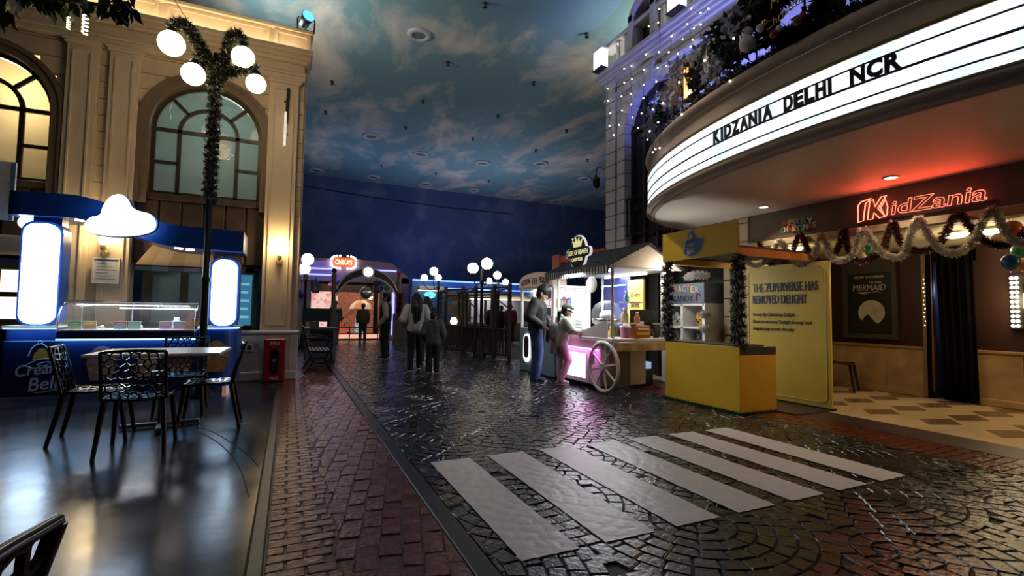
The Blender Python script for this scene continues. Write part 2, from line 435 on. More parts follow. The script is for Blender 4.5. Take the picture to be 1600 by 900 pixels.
# lobby tiles
lob = struct(MB().box(6.425, 9.3, -3, 12, -.1, .0).build('floor_lobby', m_tile))
dia = MB().flat([(-.04, .20), (-.32, -.04), (.04, -.20), (.32, .04)], -.002, .002).mesh('diamond_tile')
for i in range(-7, 4):
    for j in range(0, 4): mobj('diamond_tile', dia, m_tiled, lob, (7.12+j*.635 if j < 3 else 8.92, 3.82+i*.635, 0))
# ================================================================== CEILING + BACK WALL (painted sky)
def skymat(name, a, b, cl, sc_, lo, hi, seed):
    M = bpy.data.materials.new(name); M.use_nodes = True; N = M.node_tree.nodes; K = M.node_tree.links
    B = N['Principled BSDF']; B.inputs['Roughness'].default_value = .9; B.inputs['Specular IOR Level'].default_value = .1
    tc = N.new('ShaderNodeTexCoord'); mp = N.new('ShaderNodeMapping'); mp.inputs['Scale'].default_value = sc_; mp.inputs['Location'].default_value = (seed, seed*.7, 0)
    K.new(tc.outputs['Object'], mp.inputs['Vector'])
    n1 = N.new('ShaderNodeTexNoise'); n1.inputs['Scale'].default_value = .55; n1.inputs['Detail'].default_value = 8; n1.inputs['Roughness'].default_value = .58; n1.inputs['Distortion'].default_value = .35
    n2 = N.new('ShaderNodeTexNoise'); n2.inputs['Scale'].default_value = .18; n2.inputs['Detail'].default_value = 3
    K.new(mp.outputs['Vector'], n1.inputs['Vector']); K.new(mp.outputs['Vector'], n2.inputs['Vector'])
    r1 = N.new('ShaderNodeValToRGB'); r1.color_ramp.elements[0].position = lo; r1.color_ramp.elements[1].position = hi
    r1.color_ramp.elements[0].color = (0, 0, 0, 1); r1.color_ramp.elements[1].color = (1, 1, 1, 1); K.new(n1.outputs['Fac'], r1.inputs['Fac'])
    r2 = N.new('ShaderNodeValToRGB'); r2.color_ramp.elements[0].position = .35; r2.color_ramp.elements[1].position = .65
    r2.color_ramp.elements[0].color = (*a, 1); r2.color_ramp.elements[1].color = (*b, 1); K.new(n2.outputs['Fac'], r2.inputs['Fac'])
    mx = N.new('ShaderNodeMix'); mx.data_type = 'RGBA'; K.new(r1.outputs['Color'], mx.inputs['Factor']); K.new(r2.outputs['Color'], mx.inputs['A'])
    mx.inputs['B'].default_value = (*cl, 1); K.new(mx.outputs['Result'], B.inputs['Base Color']); return M
m_sky = skymat('painted_cloud_sky', (.13, .23, .26), (.16, .28, .30), (.60, .51, .41), (1.1, .55, 1), .48, .71, 3.1)
m_sky2 = skymat('painted_dusk_sky', (.07, .10, .22), (.05, .08, .18), (.15, .18, .28), (1, 1, 1), .48, .80, 8.4)
struct(MB().box(-9, 22, -3, 27.3, 8.3, 8.45).build('ceiling', m_sky))
struct(MB().box(-9, 24, 27, 27.3, 0, 8.31).build('wall_back', m_sky2))
m_cable = mat('dark_cable', (.01, .01, .012), .6)
tag(MB().tube([(.5, 26.98, 7.66), (4, 26.98, 7.46), (8, 26.98, 7.34), (12.4, 26.98, 7.38)], .025, 6).build('hanging_cable', m_cable), 'thin dark cable strung across the painted dusk sky wall', 'cable')
m_spk = mat('speaker_grille', (.10, .10, .10), .6); m_spkr = mat('speaker_rim', (.34, .36, .36), .5)
def speaker(p, r):
    t = thing('ceiling_speaker', 'round recessed speaker in the painted cloud ceiling', 'speaker', (p.x, p.y, 8.3), 0, 'ceiling speakers')
    MB().lathe([(r, 0), (r*1.02, -.02), (r*.9, -.06), (r*.62, -.07), (r*.6, -.03), (r*.5, -.02)], 20).build('rim', m_spkr, t)
    MB().lathe([(r*.58, -.035), (r*.3, -.03), (.01, -.03)], 20).build('grille', m_spk, t)
for i, (x, y) in enumerate([(655, 53), (580, 212), (657, 240), (754, 254), (845, 255), (740, 297), (665, 287), (810, 306), (870, 314), (914, 279), (583, 276), (492, 265)]):
    p = gz(x, y, 8.3)
    if p.y < 26.6: speaker(p, .30 if i == 0 else .36)
for x, y in [(758, 5), (700, 97), (917, 52), (834, 128), (519, 127), (661, 157), (778, 180), (509, 174), (634, 198), (739, 216), (885, 203), (837, 234), (918, 249), (596, 258), (681, 270), (764, 282)]:
    p = gz(x, y, 8.3)
    t = thing('sprinkler', 'small dark sprinkler head under the painted cloud ceiling', 'sprinkler', (p.x, p.y, 8.3), 0, 'ceiling sprinklers')
    MB().lathe([(.06, 0), (.06, -.015), (.04, -.02), (.025, -.08), (.02, -.09)], 12).build('head', m_black, t)
    MB().lathe([(.02, -.09), (.055, -.095), (.055, -.105), (.01, -.11)], 12).build('deflector', m_blackmetal, t)
# ================================================================== LEFT BUILDING (facade faces -Y)
FY = 9.62
wl = struct(bpy.data.objects.new('wall_left', None)); COL.objects.link(wl)
AR = [(-1.37, .97), (-4.25, .97), (-7.13, .97)]     # arch centres and outer half widths
SP, GB = 4.24, 3.15
bk = MB()
for a, b in ((-9, -8.15), (-6.13, -5.25), (-3.25, -2.37), (-.37, .13)): bk.box(a, b, FY+.06, FY+.3, 0, 5.3)
bk.box(-9, .13, FY+.06, FY+.3, 5.2, 6.4)
bk.build('backing', m_cream, wl)
MB().box(0.0, .15, FY+.05, 17, 0, 6.4).build('side_return', m_cream, wl)
z = 2.95
while z < 5.42:
    z1 = min(z+.262, 5.42); zm = (z+z1)/2
    cuts = []
    for cx, hw in AR:
        h_ = hw if zm < SP else math.sqrt(max(0, (hw+.02)**2-(zm-SP)**2)) if zm-SP < hw+.02 else 0
        if h_ > 0: cuts.append((cx-h_+.03, cx+h_-.03))
    xs = [-9]+[v for c in sorted(cuts) for v in c]+[.12]
    for a, b in zip(xs[0::2], xs[1::2]):
        if b-a > .05: MB().box(a, b, FY, FY+.1, z, z1, b=.008).build('stone_course', m_cream, wl)
    z += .27
for a, b in ((-3.25, -2.37), (-.37, .13), (-6.13, -5.25)): MB().box(a-.03, b, FY, FY+.1, .0, 2.945, b=.008).build('wall_panel', m_cream, wl)
def pilaster(x0, x1, zb, zt):
    MB().box(x0, x1, FY-.10, FY+.02, zb, zt, b=.006).build('pilaster', m_cream2, wl)
    i = .07
    o_ = [(x0+i, zb+.1), (x1-i, zb+.1), (x1-i, zt-.1), (x0+i, zt-.1)]; n_ = [(x0+i+.025, zb+.125), (x1-i-.025, zb+.125), (x1-i-.025, zt-.125), (x0+i+.025, zt-.125)]
    MB().ring(o_, n_, FY-.122, FY-.098).build('panel_moulding', m_cream2, wl, fix=True)
    for k, (d, za, zc) in enumerate(((.03, zt, zt+.05), (.055, zt+.05, zt+.08))): MB().box(x0-d, x1+d, FY-.10-d, FY+.02, za, zc, b=.006).build('capital', m_cream2, wl)
pilaster(-3.27, -2.88, .86, 5.33); pilaster(-2.74, -2.35, .86, 5.33); pilaster(-.46, .02, .86, 5.33)
pilaster(-6.1, -5.7, .86, 5.33)
for d, za, zb in ((.13, 5.42, 5.50), (.16, 5.50, 5.55), (.11, 5.55, 5.72), (.2, 5.72, 5.78), (.27, 5.78, 5.85), (.33, 5.85, 5.93)):
    MB().box(-9, .05+d*.55, FY-d, FY+.3, za, zb, b=.008).build('cornice_moulding', m_cream2, wl)
MB().box(-9, .2, FY-.02, FY+.25, 5.93, 6.34).build('parapet', m_cream2, wl)
MB().box(-9, .23, FY-.09, FY+.28, 6.34, 6.42, b=.015).build('parapet_coping', m_cream2, wl)
for a, b in ((-.42, .19), (-2.05, -.5), (-3.8, -2.15), (-5.5, -3.9)):
    MB().ring([(a, 5.97), (b, 5.97), (b, 6.33), (a, 6.33)], [(a+.06, 6.02), (b-.06, 6.02), (b-.06, 6.28), (a+.06, 6.28)], FY-.075 if a > -.45 else FY-.05, FY-.015).build('parapet_panel', m_cream2, wl, fix=True)
m_strip = emat('warm_led_strip', (1, .76, .46), 34)
tag(MB().box(-8, .05, FY-.24, FY-.20, 5.932, 5.95).build('led_strip', m_strip), 'warm light strip lying on the cornice below the parapet', 'light strip')
# plinth below the corner pilaster
m_plinth = mat('pale_plinth', (.47, .47, .45), .55, var=.06, vsc=3)
MB().box(-.83, .13, FY-.13, FY+.06, 0, .80, b=.01).build('plinth', m_plinth, wl)
MB().box(-.84, .15, FY-.16, FY+.06, 0, .16, b=.015).build('plinth_base', m_plinth, wl)
MB().cyl((-.86, FY-.13, .835), (.17, FY-.13, .835), .037, n=14).build('plinth_roll', m_plinth, wl)
MB().box(.02, .16, FY-.14, 17, 0, .80, b=.01).build('plinth', m_plinth, wl)
# arched windows
m_frame = mat('bronze_window_frame', (.035, .024, .017), .4, .2)
m_surround = mat('brown_arch_surround', (.16, .105, .066), .6, var=.1, vsc=4)
m_teal = mat('teal_room_wall', (.10, .21, .21), .8, var=.1, vsc=1)
m_wroom = mat('cream_room_wall', (.62, .50, .30), .8, var=.15, vsc=1)
m_pane = mat('window_glass', (.75, .9, .9), .04, alpha=.22, spec=.6)
m_frost = mat('frosted_glass', (.9, .85, .72), .35, alpha=.45)
def arch_poly(cx, hw, zb, sp, n=20): return [(cx-hw, zb)]+[(cx+hw*math.cos(PI-PI*i/n), sp+hw*math.sin(PI-PI*i/n)) for i in range(n+1)]+[(cx+hw, zb)]
def arch_window(n_, cx, pm):
    W = struct(bpy.data.objects.new('window_%d' % n_, None)); COL.objects.link(W)
    G = .76
    MB().ring(arch_poly(cx, .97, 2.95, SP), arch_poly(cx, G+.06, 2.95, SP), FY-.05, FY+.25, close=False).build('arch_surround', m_surround, W, fix=True)
    MB().ring(arch_poly(cx, 1.0, 2.95, SP), arch_poly(cx, .93, 2.95, SP), FY-.08, FY+.02, close=False).build('arch_bead', m_surround, W, fix=True)
    MB().ring(arch_poly(cx, G+.06, GB, SP), arch_poly(cx, G, GB, SP), FY+.1, FY+.18, close=False).build('window_frame', m_frame, W, fix=True)
    y0, y1 = FY+.11, FY+.16; gi = .43
    bar = lambda xa, xb, za, zb: MB().box(xa, xb, y0, y1, za, zb).build('muntin', m_frame, W)
    bar(cx-G, cx+G, GB-.06, GB+.04); bar(cx-G, cx+G, SP-.03, SP+.03); bar(cx-gi-.03, cx-gi+.03, GB, SP); bar(cx+gi-.03, cx+gi+.03, GB, SP)
    bar(cx-G, cx-gi, 3.66, 3.71); bar(cx+gi, cx+G, 3.66, 3.71)
    MB().ring(arc(cx, SP, gi+.03, 0, PI, 20), arc(cx, SP, gi-.03, 0, PI, 20), y0, y1, close=False).build('muntin', m_frame, W, fix=True)
    for a in (PI*.25, PI*.75, PI*.5):
        T = Matrix.Translation((cx, 0, SP)) @ Matrix.Rotation(-a, 4, 'Y')
        if a != PI*.5: MB().box(gi, G, y0, y1, -.025, .025, T=T).build('muntin', m_frame, W)
    yg = FY+.135
    def pane(P): MB().prism(P, yg, yg+.006).build('pane', pm, W)
    for s_ in (-1, 1):
        xa, xb = sorted((cx+s_*gi, cx+s_*G)); pane([(xa, GB), (xb, GB), (xb, 3.68), (xa, 3.68)]); pane([(xa, 3.68), (xb, 3.68), (xb, SP), (xa, SP)])
    pane([(cx-gi, GB), (cx+gi, GB), (cx+gi, SP), (cx-gi, SP)]); pane(arc(cx, SP, gi, 0, PI, 16))
    for a, b in ((0, .25), (.25, .75), (.75, 1)): pane(arc(cx, SP, G, a*PI, b*PI, 10)+arc(cx, SP, gi, b*PI, a*PI, 10))
    return W
arch_window(1, -1.37, m_pane); arch_window(2, -4.25, m_pane); arch_window(3, -7.13, m_pane)
MB().box(-2.7, -.05, 11.6, 11.7, 2.9, 5.6).build('room_wall', m_teal, wl)
MB().box(-2.7, -.05, FY+.3, 11.7, 5.5, 5.6).build('room_ceiling', m_teal, wl); MB().box(-2.7, -.05, FY+.3, 11.7, 2.85, 2.9).build('room_floor', m_teal, wl)
MB().box(-2.75, -2.68, FY+.3, 11.7, 2.9, 5.6).build('room_partition', m_teal, wl)
MB().box(-9, -2.75, 11.0, 11.1, 2.9, 5.6).build('room_wall', m_wroom, wl); MB().box(-9, -2.75, FY+.3, 11.1, 5.5, 5.6).build('room_ceiling', m_wroom, wl)
MB().box(-2.6, -.1, 11.3, 11.6, 3.1, 3.35, b=.03).build('room_ledge', m_cream, wl)
light('POINT', (-1.3, 10.6, 4.9), 26, (.75, 1, .92), .2, name='room_light')
light('POINT', (-4.3, 10.4, 4.9), 60, (1, .84, .55), .2, name='room_light')
for i, (x, y) in enumerate([(349, 221), (348, 238), (351, 229)]):
    p = gY(x, y, 10.2+.26*i); tag(MB().lathe([(.02, -.14), (.06, -.12), (.11, -.04), (.115, .04), (.07, .12), (.01, .14)], 14, tuple(p)).build('balloon', mat('cream_balloon', (.8, .62, .5), .4, e=(1, .7, .5), es=.12)), 'cream balloon in a cluster behind the arched window', 'balloon', 'balloons behind the arched window')
for i, (x, y, hgt) in enumerate([(266, 172, .32), (321, 158, .16)]):
    p = gY(x, y, 10.2); mb = MB(); mb.tube([(p.x+.012*math.sin(k*.9), p.y, p.z+hgt*(.5-k/10)) for k in range(11)], .012, 6)
    tag(mb.build('streamer', mat('green_foil', (.15, .5, .2), .3) if i == 0 else mat('red_foil', (.55, .15, .06), .3)), 'green foil streamer hanging behind the arched window' if i == 0 else 'short red foil streamer hanging behind the arched window', 'streamer')
# dark timber panels below the arches, shop front
for cx in (-1.37, -4.25, -7.13):
    MB().box(cx-.97, cx+.97, FY+.08, FY+.2, 1.95, 3.1).build('timber_backing', m_brown, wl)
    for k in range(6): MB().box(cx-.95+k*.317, cx-.95+k*.317+.29, FY+.03, FY+.09, 2.0, 3.02, b=.012).build('timber_panel', m_brown, wl)
    MB().box(cx-.97, cx+.97, FY-.02, FY+.1, 3.02, 3.13, b=.01).build('timber_rail', m_brown, wl)
sw = struct(bpy.data.objects.new('window_4', None)); COL.objects.link(sw)
m_shopglass = mat('shop_glass', (.22, .30, .30), .06, alpha=.55, spec=.6)
for a, b in ((-2.16, -2.06), (-1.66, -1.56), (-.72, -.6), (-1.1, -1.02)): MB().box(a, b, FY-.02, FY+.1, .4, 1.95).build('window_frame', m_frame, sw)
MB().box(-2.16, -.6, FY-.02, FY+.1, 1.83, 1.95).build('window_frame', m_frame, sw); MB().box(-2.16, -.6, FY-.02, FY+.1, .9, .98).build('window_frame', m_frame, sw)
for a, b in ((-2.06, -1.66), (-1.56, -1.1), (-1.02, -.72)): MB().box(a, b, FY+.03, FY+.036, .98, 1.83).build('pane', m_shopglass, sw)
MB().box(-2.3, -.55, FY+.5, FY+.55, .0, 1.95).build('shop_back', m_teal, sw)
for i in range(4):
    T = Matrix.Translation((-1.85+i*.3, FY+.3, 1.25+.06*i)) @ Matrix.Rotation(-.35, 4, 'Y')
    MB().box(-.28, .28, -.01, .01, -.008, .008, T=T).build('shelf_rail', m_chrome, sw)
light('AREA', (-1.5, FY+.3, 1.9), 3, (.8, 1, .95), .8, (-1.5, FY+.3, 0), name='shop_light')
# striped awning
aw = thing('awning', 'small striped awning in tan and grey over the shop window', 'awning', (-1.66, FY-.02, 1.9))
m_aw1 = mat('tan_canvas', (.50, .36, .19), .8); m_aw2 = mat('cream_canvas', (.62, .50, .32), .8); m_aw3 = mat('grey_canvas', (.26, .30, .30), .8); m_aw4 = mat('pale_canvas', (.5, .52, .48), .8)
for k in range(5):
    a, b = -.52+k*.21, -.31+k*.21; ta, tb = -.52+.11+k*.166, -.52+.11+(k+1)*.166
    MB().add([(a, -.42, 0), (b, -.42, 0), (tb, 0, .36), (ta, 0, .36), (a, -.40, -.01), (b, -.40, -.01), (tb, .02, .34), (ta, .02, .34)], [(0, 1, 2, 3), (7, 6, 5, 4), (0, 4, 5, 1), (3, 2, 6, 7), (0, 3, 7, 4), (1, 5, 6, 2)]).build('canvas_strip', (m_aw1, m_aw2)[k % 2], aw)
    MB().box(a, b, -.425, -.41, -.09, 0).build('valance_strip', (m_aw3, m_aw4)[k % 2], aw)
MB().tube([(-.53, -.42, -.01), (.53, -.42, -.01)], .012, 6).build('front_bar', m_blackmetal, aw)
# wall sconces
def sconce(x, z, lab, power):
    t = thing('wall_sconce', lab, 'wall lamp', (x, FY-.10, z))
    MB().lathe([(.045, -.01), (.06, 0), (.05, .012), (.02, .02)], 14, T=Matrix.Rotation(PI/2, 4, 'X')).build('back_plate', m_gold, t)
    MB().tube(spline([(0, -.01, -.02), (0, -.07, -.05), (0, -.11, -.01), (0, -.10, .05)], 4), .011, 8).build('arm', m_gold, t)
    MB().lathe([(.012, 0), (.03, .01), (.042, .06), (.036, .09)], 12, (0, -.10, .04)).build('cup', m_gold, t)
    MB().lathe([(.02, 0), (.05, .05), (.062, .11), (.05, .13)], 14, (0, -.10, .11)).build('shade', emat('sconce_shade', (1, .8, .5), 18), t)
    light('POINT', (x, FY-.30, z+.30), power*2.2, (1, .74, .38), .06, name='sconce_light')
sconce(-.19, 2.06, 'brass wall sconce on the corner pilaster above the fire box', 9)
sconce(-2.66, 2.07, 'brass wall sconce on the pilaster above the framed notice', 9)
# framed notice
t = thing('framed_notice', 'white framed paper notice on the cream pilaster behind the kiosk', 'notice', (-2.62, FY-.125, 1.60))
MB().ring([(-.17, 0), (.17, 0), (.17, .4), (-.17, .4)], [(-.15, .02), (.15, .02), (.15, .38), (-.15, .38)], -.02, .02).build('frame', m_white, t, fix=True)
MB().box(-.155, .155, -.006, .02, .015, .385).build('paper', mat('paper', (.66, .66, .62), .8), t)
for k in range(6): MB().box(-.12, .12-.05*(k % 3), -.009, -.005, .07+k*.048, .074+k*.048).build('text_line', m_text, t)
# vertical tube light on the corner pilaster
t = thing('tube_light', 'slim vertical tube half black half white on the corner pilaster', 'tube light', (-.18, FY-.12, 4.17))
MB().cyl((0, -.03, 0), (0, -.03, .62), .022, n=10).build('white_tube', mat('white_tube', (.8, .8, .76), .3, e=(1, .95, .8), es=.5), t)
MB().cyl((.012, -.015, .42), (.03, -.015, 1.06), .026, n=10).build('black_casing', m_black, t)
for z_ in (.2, .8): MB().box(-.03, .04, -.03, .03, z_, z_+.03).build('bracket', m_black, t)
# fire box
t = thing('fire_extinguisher_box', 'red fire extinguisher box marked FIRE 17 beside the plinth', 'fire box', (-.2, FY-.28, 0))
m_red = mat('red_enamel', (.27, .016, .013), .4)
MB().box(-.17, .17, -.1, .12, 0, .74, b=.02).build('case', m_red, t)
MB().prism(rrect(-.062, .062, .14, .56, .06), -.108, -.09).build('window', mat('dark_window', (.02, .012, .012), .1), t)
MB().ring(rrect(-.075, .075, .127, .573, .073), rrect(-.062, .062, .14, .56, .06), -.115, -.095).build('window_rim', mat('dark_red', (.16, .01, .01), .4), t, fix=True)
text('FIRE', m_white, t, 0, -.103, .63, height=.055); text('FIRE', m_white, t, 0, -.103, .04, height=.05); text('17', m_white, t, 0, -.112, .34, height=.045)
# sockets on the plinth
for k, x in enumerate((-.75, -.60)):
    t = thing('wall_socket', 'white wall socket plate on the plinth beside the kiosk', 'socket', (x, FY-.135, .50), 0, 'wall sockets on the plinth')
    MB().box(-.06, .06, -.015, .005, 0, .15, b=.008).build('plate', m_white, t); MB().box(-.035, .035, -.03, -.01, .04, .11, b=.008).build('switch', m_black if k else mat('grey_switch', (.2, .22, .24), .4), t)
# wall poster by the storefront
t = thing('menu_screen', 'tall blue menu screen on the wall beside the lit column', 'menu screen', (-.70, FY-.20, .93))
MB().box(-.10, .12, 0, .06, 0, .92, b=.01).build('case', m_black, t)
MB().box(-.085, .105, -.004, .01, .03, .89).build('screen', mat('menu_face', (.03, .12, .2), .3, e=(.06, .3, .5), es=.45, var=0), t)
for k in range(5): MB().box(-.06, .07-.02*(k % 2), -.008, -.003, .15+k*.14, .19+k*.14).build('menu_line', mat('menu_line', (.3, .5, .6), .4, e=(.3, .6, .8), es=.5), t)
# blue spot lamp on the parapet
t = thing('blue_spotlight', 'blue stage spotlight standing on the parapet corner of the cream building', 'spotlight', (.10, FY+.05, 6.42))
MB().box(-.12, .12, -.1, .1, 0, .03, b=.008).build('base', m_black, t)
MB().tube([(-.14, 0, .03), (-.15, 0, .26), (-.13, 0, .30)], .014, 6).build('yoke', m_black, t); MB().tube([(.14, 0, .03), (.15, 0, .26), (.13, 0, .30)], .014, 6).build('yoke', m_black, t)
T = Matrix.Translation((0, 0, .28)) @ Matrix.Rotation(.35, 4, 'Z') @ Matrix.Rotation(1.35, 4, 'X')
MB().lathe([(.07, -.17), (.09, -.15), (.095, .0), (.12, .10), (.115, .105)], 18, T=T).build('housing', m_black, t)
MB().lathe([(.11, .106), (.09, .115), (.01, .12)], 18, T=T).build('lens', emat('blue_lens', (.05, .22, 1), 4), t)
light('SPOT', (.20, FY-.18, 6.74), 60, (.15, .35, 1), .08, (2.5, 6.5, 8.3), spot=1.6, name='blue_spot_light')
# left end: lit menu boxes and board beside the kiosk
mb = MB().box(-5.2, -3.3, FY-.06, FY+.02, 0, 1.85); struct(mb.build('wall_shop', m_taupe, wl))
MB().box(-5.2, -3.28, FY-.35, FY+.05, 1.98, 2.25, b=.03).build('shop_awning', m_cream, wl)
for k, (x0, x1, z0, z1) in enumerate(((-3.86, -3.56, 1.42, 1.78), (-3.86, -3.56, 1.02, 1.38), (-3.50, -3.38, 1.16, 1.62))):
    t = thing('light_box', ('upper glowing cream light box left of the kiosk', 'lower glowing cream light box left of the kiosk', 'narrow glowing light box right beside the kiosk column')[k], 'light box', ((x0+x1)/2, FY-.06, z0))
    hw = (x1-x0)/2
    MB().ring([(-hw, 0), (hw, 0), (hw, z1-z0), (-hw, z1-z0)], [(-hw+.02, .02), (hw-.02, .02), (hw-.02, z1-z0-.02), (-hw+.02, z1-z0-.02)], -.05, 0).build('frame', m_gold, t, fix=True)
    MB().box(-hw+.015, hw-.015, -.035, -.01, .015, z1-z0-.015).build('panel', emat('cream_panel_glow', (1, .86, .58), 2.6), t)
t = thing('hanging_board', 'white illustrated board hanging beside the kiosk canopy', 'board', (-3.95, 9.0, 2.42))
MB().box(-.28, .40, -.01, .03, 0, .82, b=.006).build('board', mat('printed_board', (.60, .62, .66), .5, var=.15, vsc=9), t)
MB().box(.36, .40, -.016, -.008, .0, .82).build('blue_edge', mat('blue_print', (.10, .25, .5), .5), t)
for k in range(7):
    MB().tube([(.02+.05*(k % 3)+.05*math.cos(a*.7+k), -.014, .10+k*.10+.035*math.sin(a*.9+k)) for a in range(8)], .004, 4, closed=True).build('line_drawing', m_text, t)
tag(MB().box(-5.0, -3.36, 8.9, 9.5, 0, .92, b=.02).build('dark_counter', m_black), 'dark low counter standing left of the blue kiosk', 'counter')
# ================================================================== RIGHT BUILDING (facade faces -X; local x = -Y, local y = +X)
RX = 6.7
TR = Matrix(((0, 1, 0, RX), (-1, 0, 0, 0), (0, 0, 1, 0), (0, 0, 0, 1)))
wr = struct(bpy.data.objects.new('wall_right', None)); COL.objects.link(wr); wr.matrix_world = TR
m_stone = mat('pale_render', (.42, .40, .38), .65, var=.07, vsc=3)
m_stone2 = mat('tan_stone', (.40, .31, .21), .65, var=.12, vsc=3)
m_dark = mat('dark_interior', (.02, .017, .015), .5)
AC, AH, ASP = -7.76, .84, 5.28           # arch centre (local x), half width, spring
def rb(name, m, x0, x1, y0, y1, z0, z1, b=.008): return MB().box(x0, x1, y0, y1, z0, z1, b=b).build(name, m, wr)
# courses of the facade with the arched opening
z = 2.9
while z < 6.62:
    z1 = min(z+.29, 6.62); zm = (z+z1)/2; hw = AH+.25
    h_ = hw if zm < ASP else (math.sqrt(hw*hw-(zm-ASP)**2) if zm-ASP < hw else 0)
    segs = [(-9.3, -8.95)] + ([(-8.945, AC-h_+.02), (AC+h_-.02, 3)] if h_ > 0 else [(-8.945, 3)])
    for a, b in segs:
        if b-a > .03: rb('stone_course', m_stone, a, b, 0 if a > -9 else -.05, .3, z, z1-.008, .01)
    z += .298
z = 0
while z < 2.9:
    rb('stone_block', m_stone, -9.3, -8.95, -.05, .3, z, min(z+.29, 2.9)-.008, .01); rb('stone_block', m_stone, -8.945, AC-AH-.01, -.02, .3, z, min(z+.29, 2.9)-.008, .01)
    z += .298
for i in range(13):                       # voussoirs
    a0, a1 = PI*i/13, PI*(i+1)/13; g_ = .006
    P = arc(AC, ASP, AH+.26, a0+g_, a1-g_, 3)+arc(AC, ASP, AH, a1-g_, a0+g_, 3)
    MB().prism(P, -.05, .3).build('voussoir', m_stone, wr, fix=True)
MB().prism([(AC-.1, ASP+AH-.04), (AC+.1, ASP+AH-.04), (AC+.15, ASP+AH+.38), (AC-.15, ASP+AH+.38)], -.09, .1).build('keystone', m_stone, wr, fix=True)
z = 2.9
while z < ASP-.02:
    for s_ in (-1, 1):
        a, b = sorted((AC+s_*AH, AC+s_*(AH+.26))); rb('jamb_block', m_stone, a, b, -.05, .3, z, min(z+.29, ASP)-.008)
    z += .298
W = struct(bpy.data.objects.new('window_5', None)); COL.objects.link(W); W.parent = None; W.matrix_world = TR
m_dglass = mat('dark_window_glass', (.012, .013, .016), .08)
MB().prism(arch_poly(AC, AH, 2.9, ASP), .2, .22).build('pane', m_dglass, W, fix=True)
for x in (-.82, -.42, 0, .42, .8): MB().box(AC+x-.03, AC+x+.03, .14, .2, 0, ASP+math.sqrt(max(.01, AH*AH-x*x))-.02).build('mullion', m_frame, W)
for z in (2.55, 3.55, ASP): MB().box(AC-AH, AC+AH, .13, .2, z, z+.08).build('mullion', m_frame, W)
MB().box(-8.1-.82, -5.95, .22, .3, 0, 2.9).build('dark_shopfront', m_dark, W)
for k in range(14): MB().box(AC-AH+.05+k*.124, AC-AH+.065+k*.124, -.02, 0, 2.95, 3.75).build('railing_bar', m_blackmetal, W)
for z in (2.95, 3.75): MB().box(AC-AH, AC+AH, -.03, .01, z, z+.03).build('railing_bar', m_blackmetal, W)
# cornice and balustrade
for d, za, zb in ((.08, 6.25, 6.31), (.06, 6.60, 6.68), (.12, 6.68, 6.76), (.17, 6.76, 6.84), (.24, 6.84, 6.93)):
    rb('cornice_moulding', m_stone, -9.3-d, 3, -d, .3, za, zb)
rb('balustrade_base', m_stone, -9.4, 3, -.14, .2, 6.93, 7.0); rb('balustrade_rail', m_stone, -9.4, 3, -.15, .2, 7.48, 7.58, .02)
x = -8.85
while x < 3:
    if not (-8.25 < x < -7.5): rb('baluster', m_stone, x, x+.13, -.1, .1, 7.0, 7.48, .02)
    x += .29
rb('niche_pier', m_stone, -8.32, -8.17, -.18, .2, 7.0, 7.75); rb('niche_pier', m_stone, -7.62, -7.47, -.18, .2, 7.0, 7.75)
MB().ring(arc(-7.9, 7.6, .42, 0, PI, 14), arc(-7.9, 7.6, .29, 0, PI, 14), -.18, .2, close=False).build('niche_arch', m_stone, wr, fix=True)
MB().box(-8.18, -7.6, .12, .18, 7.0, 7.9).build('niche_back', m_dark, wr)
m_lant = emat('white_lantern_glow', (.9, .95, 1), 3.2)
for k, (x, lab) in enumerate(((-9.2, 'glowing white lantern box on the corner of the balustrade'), (-6.75, 'glowing white lantern box in the balustrade above the decorated balcony'))):
    t = thing('lantern_box', lab, 'lantern', (RX-.27, -x, 6.93), -PI/2)
    MB().box(-.16, .16, -.1, .1, .04, .46, b=.02).build('glow_panel', m_lant, t)
    MB().box(-.18, .18, -.12, .12, 0, .04, b=.01).build('foot', m_dark, t); MB().box(-.18, .18, -.12, .12, .46, .5, b=.01).build('cap', m_stone, t)
# pier of tan blocks beside the lobby
for x0, x1, y0 in ((-5.95, -5.45, -.03),):
    z = 0
    while z < 2.84: rb('pier_block', m_stone2, x0, x1, y0, .5, z, min(z+.30, 2.84)-.006, .012); z += .306
m_wallshop = mat('shop_wall_red', (.036, .012, .008), .55, var=.15, vsc=2)
# little iron lamp on the building edge
t = thing('iron_bracket_lamp', 'small black iron bracket lamp on the far edge of the pale building', 'wall lamp', (RX-.07, 9.33, 4.35))
MB().tube(spline([(0, 0, .3), (-.02, .22, .42), (0, .32, .3)], 4), .015, 6).build('arm', m_blackmetal, t); MB().lathe([(.03, 0), (.08, .04), (.09, .24), (.04, .32), (.01, .36)], 8, (0, .32, -.08)).build('lantern', m_blackmetal, t)
# ================================================================== LOBBY
LX = 9.17
TL = Matrix(((0, 1, 0, LX), (-1, 0, 0, 0), (0, 0, 1, 0), (0, 0, 0, 1)))
wb = struct(bpy.data.objects.new('wall_lobby', None)); COL.objects.link(wb); wb.matrix_world = TL
MB().box(-6.2, -4.13, 0, .05, 0, 2.4).build('upper_wall', m_wallshop, wb); MB().box(-3.68, 3, 0, .2, 0, 2.4).build('upper_wall', m_wallshop, wb); MB().box(-4.9, -3.4, .5, .6, 0, 2.4).build('alcove_back', mat('blue_glow_wall', (.10, .13, .28), .7, var=0), wb)
MB().box(-4.2, -3.6, 0, .2, 2.1, 2.4).build('upper_wall', m_wallshop, wb)
light('POINT', (LX+.28, 4.05, 1.7), 3.5, (.5, .6, 1), .1, name='alcove_light')
struct(MB().box(RX+.2, LX+.1, 6.05, 6.2, 0, 2.4).build('wall_lobby_end', m_wallshop))
m_wains = mat('marble_wainscot', (.40, .26, .13), .35, var=.25, vsc=3)
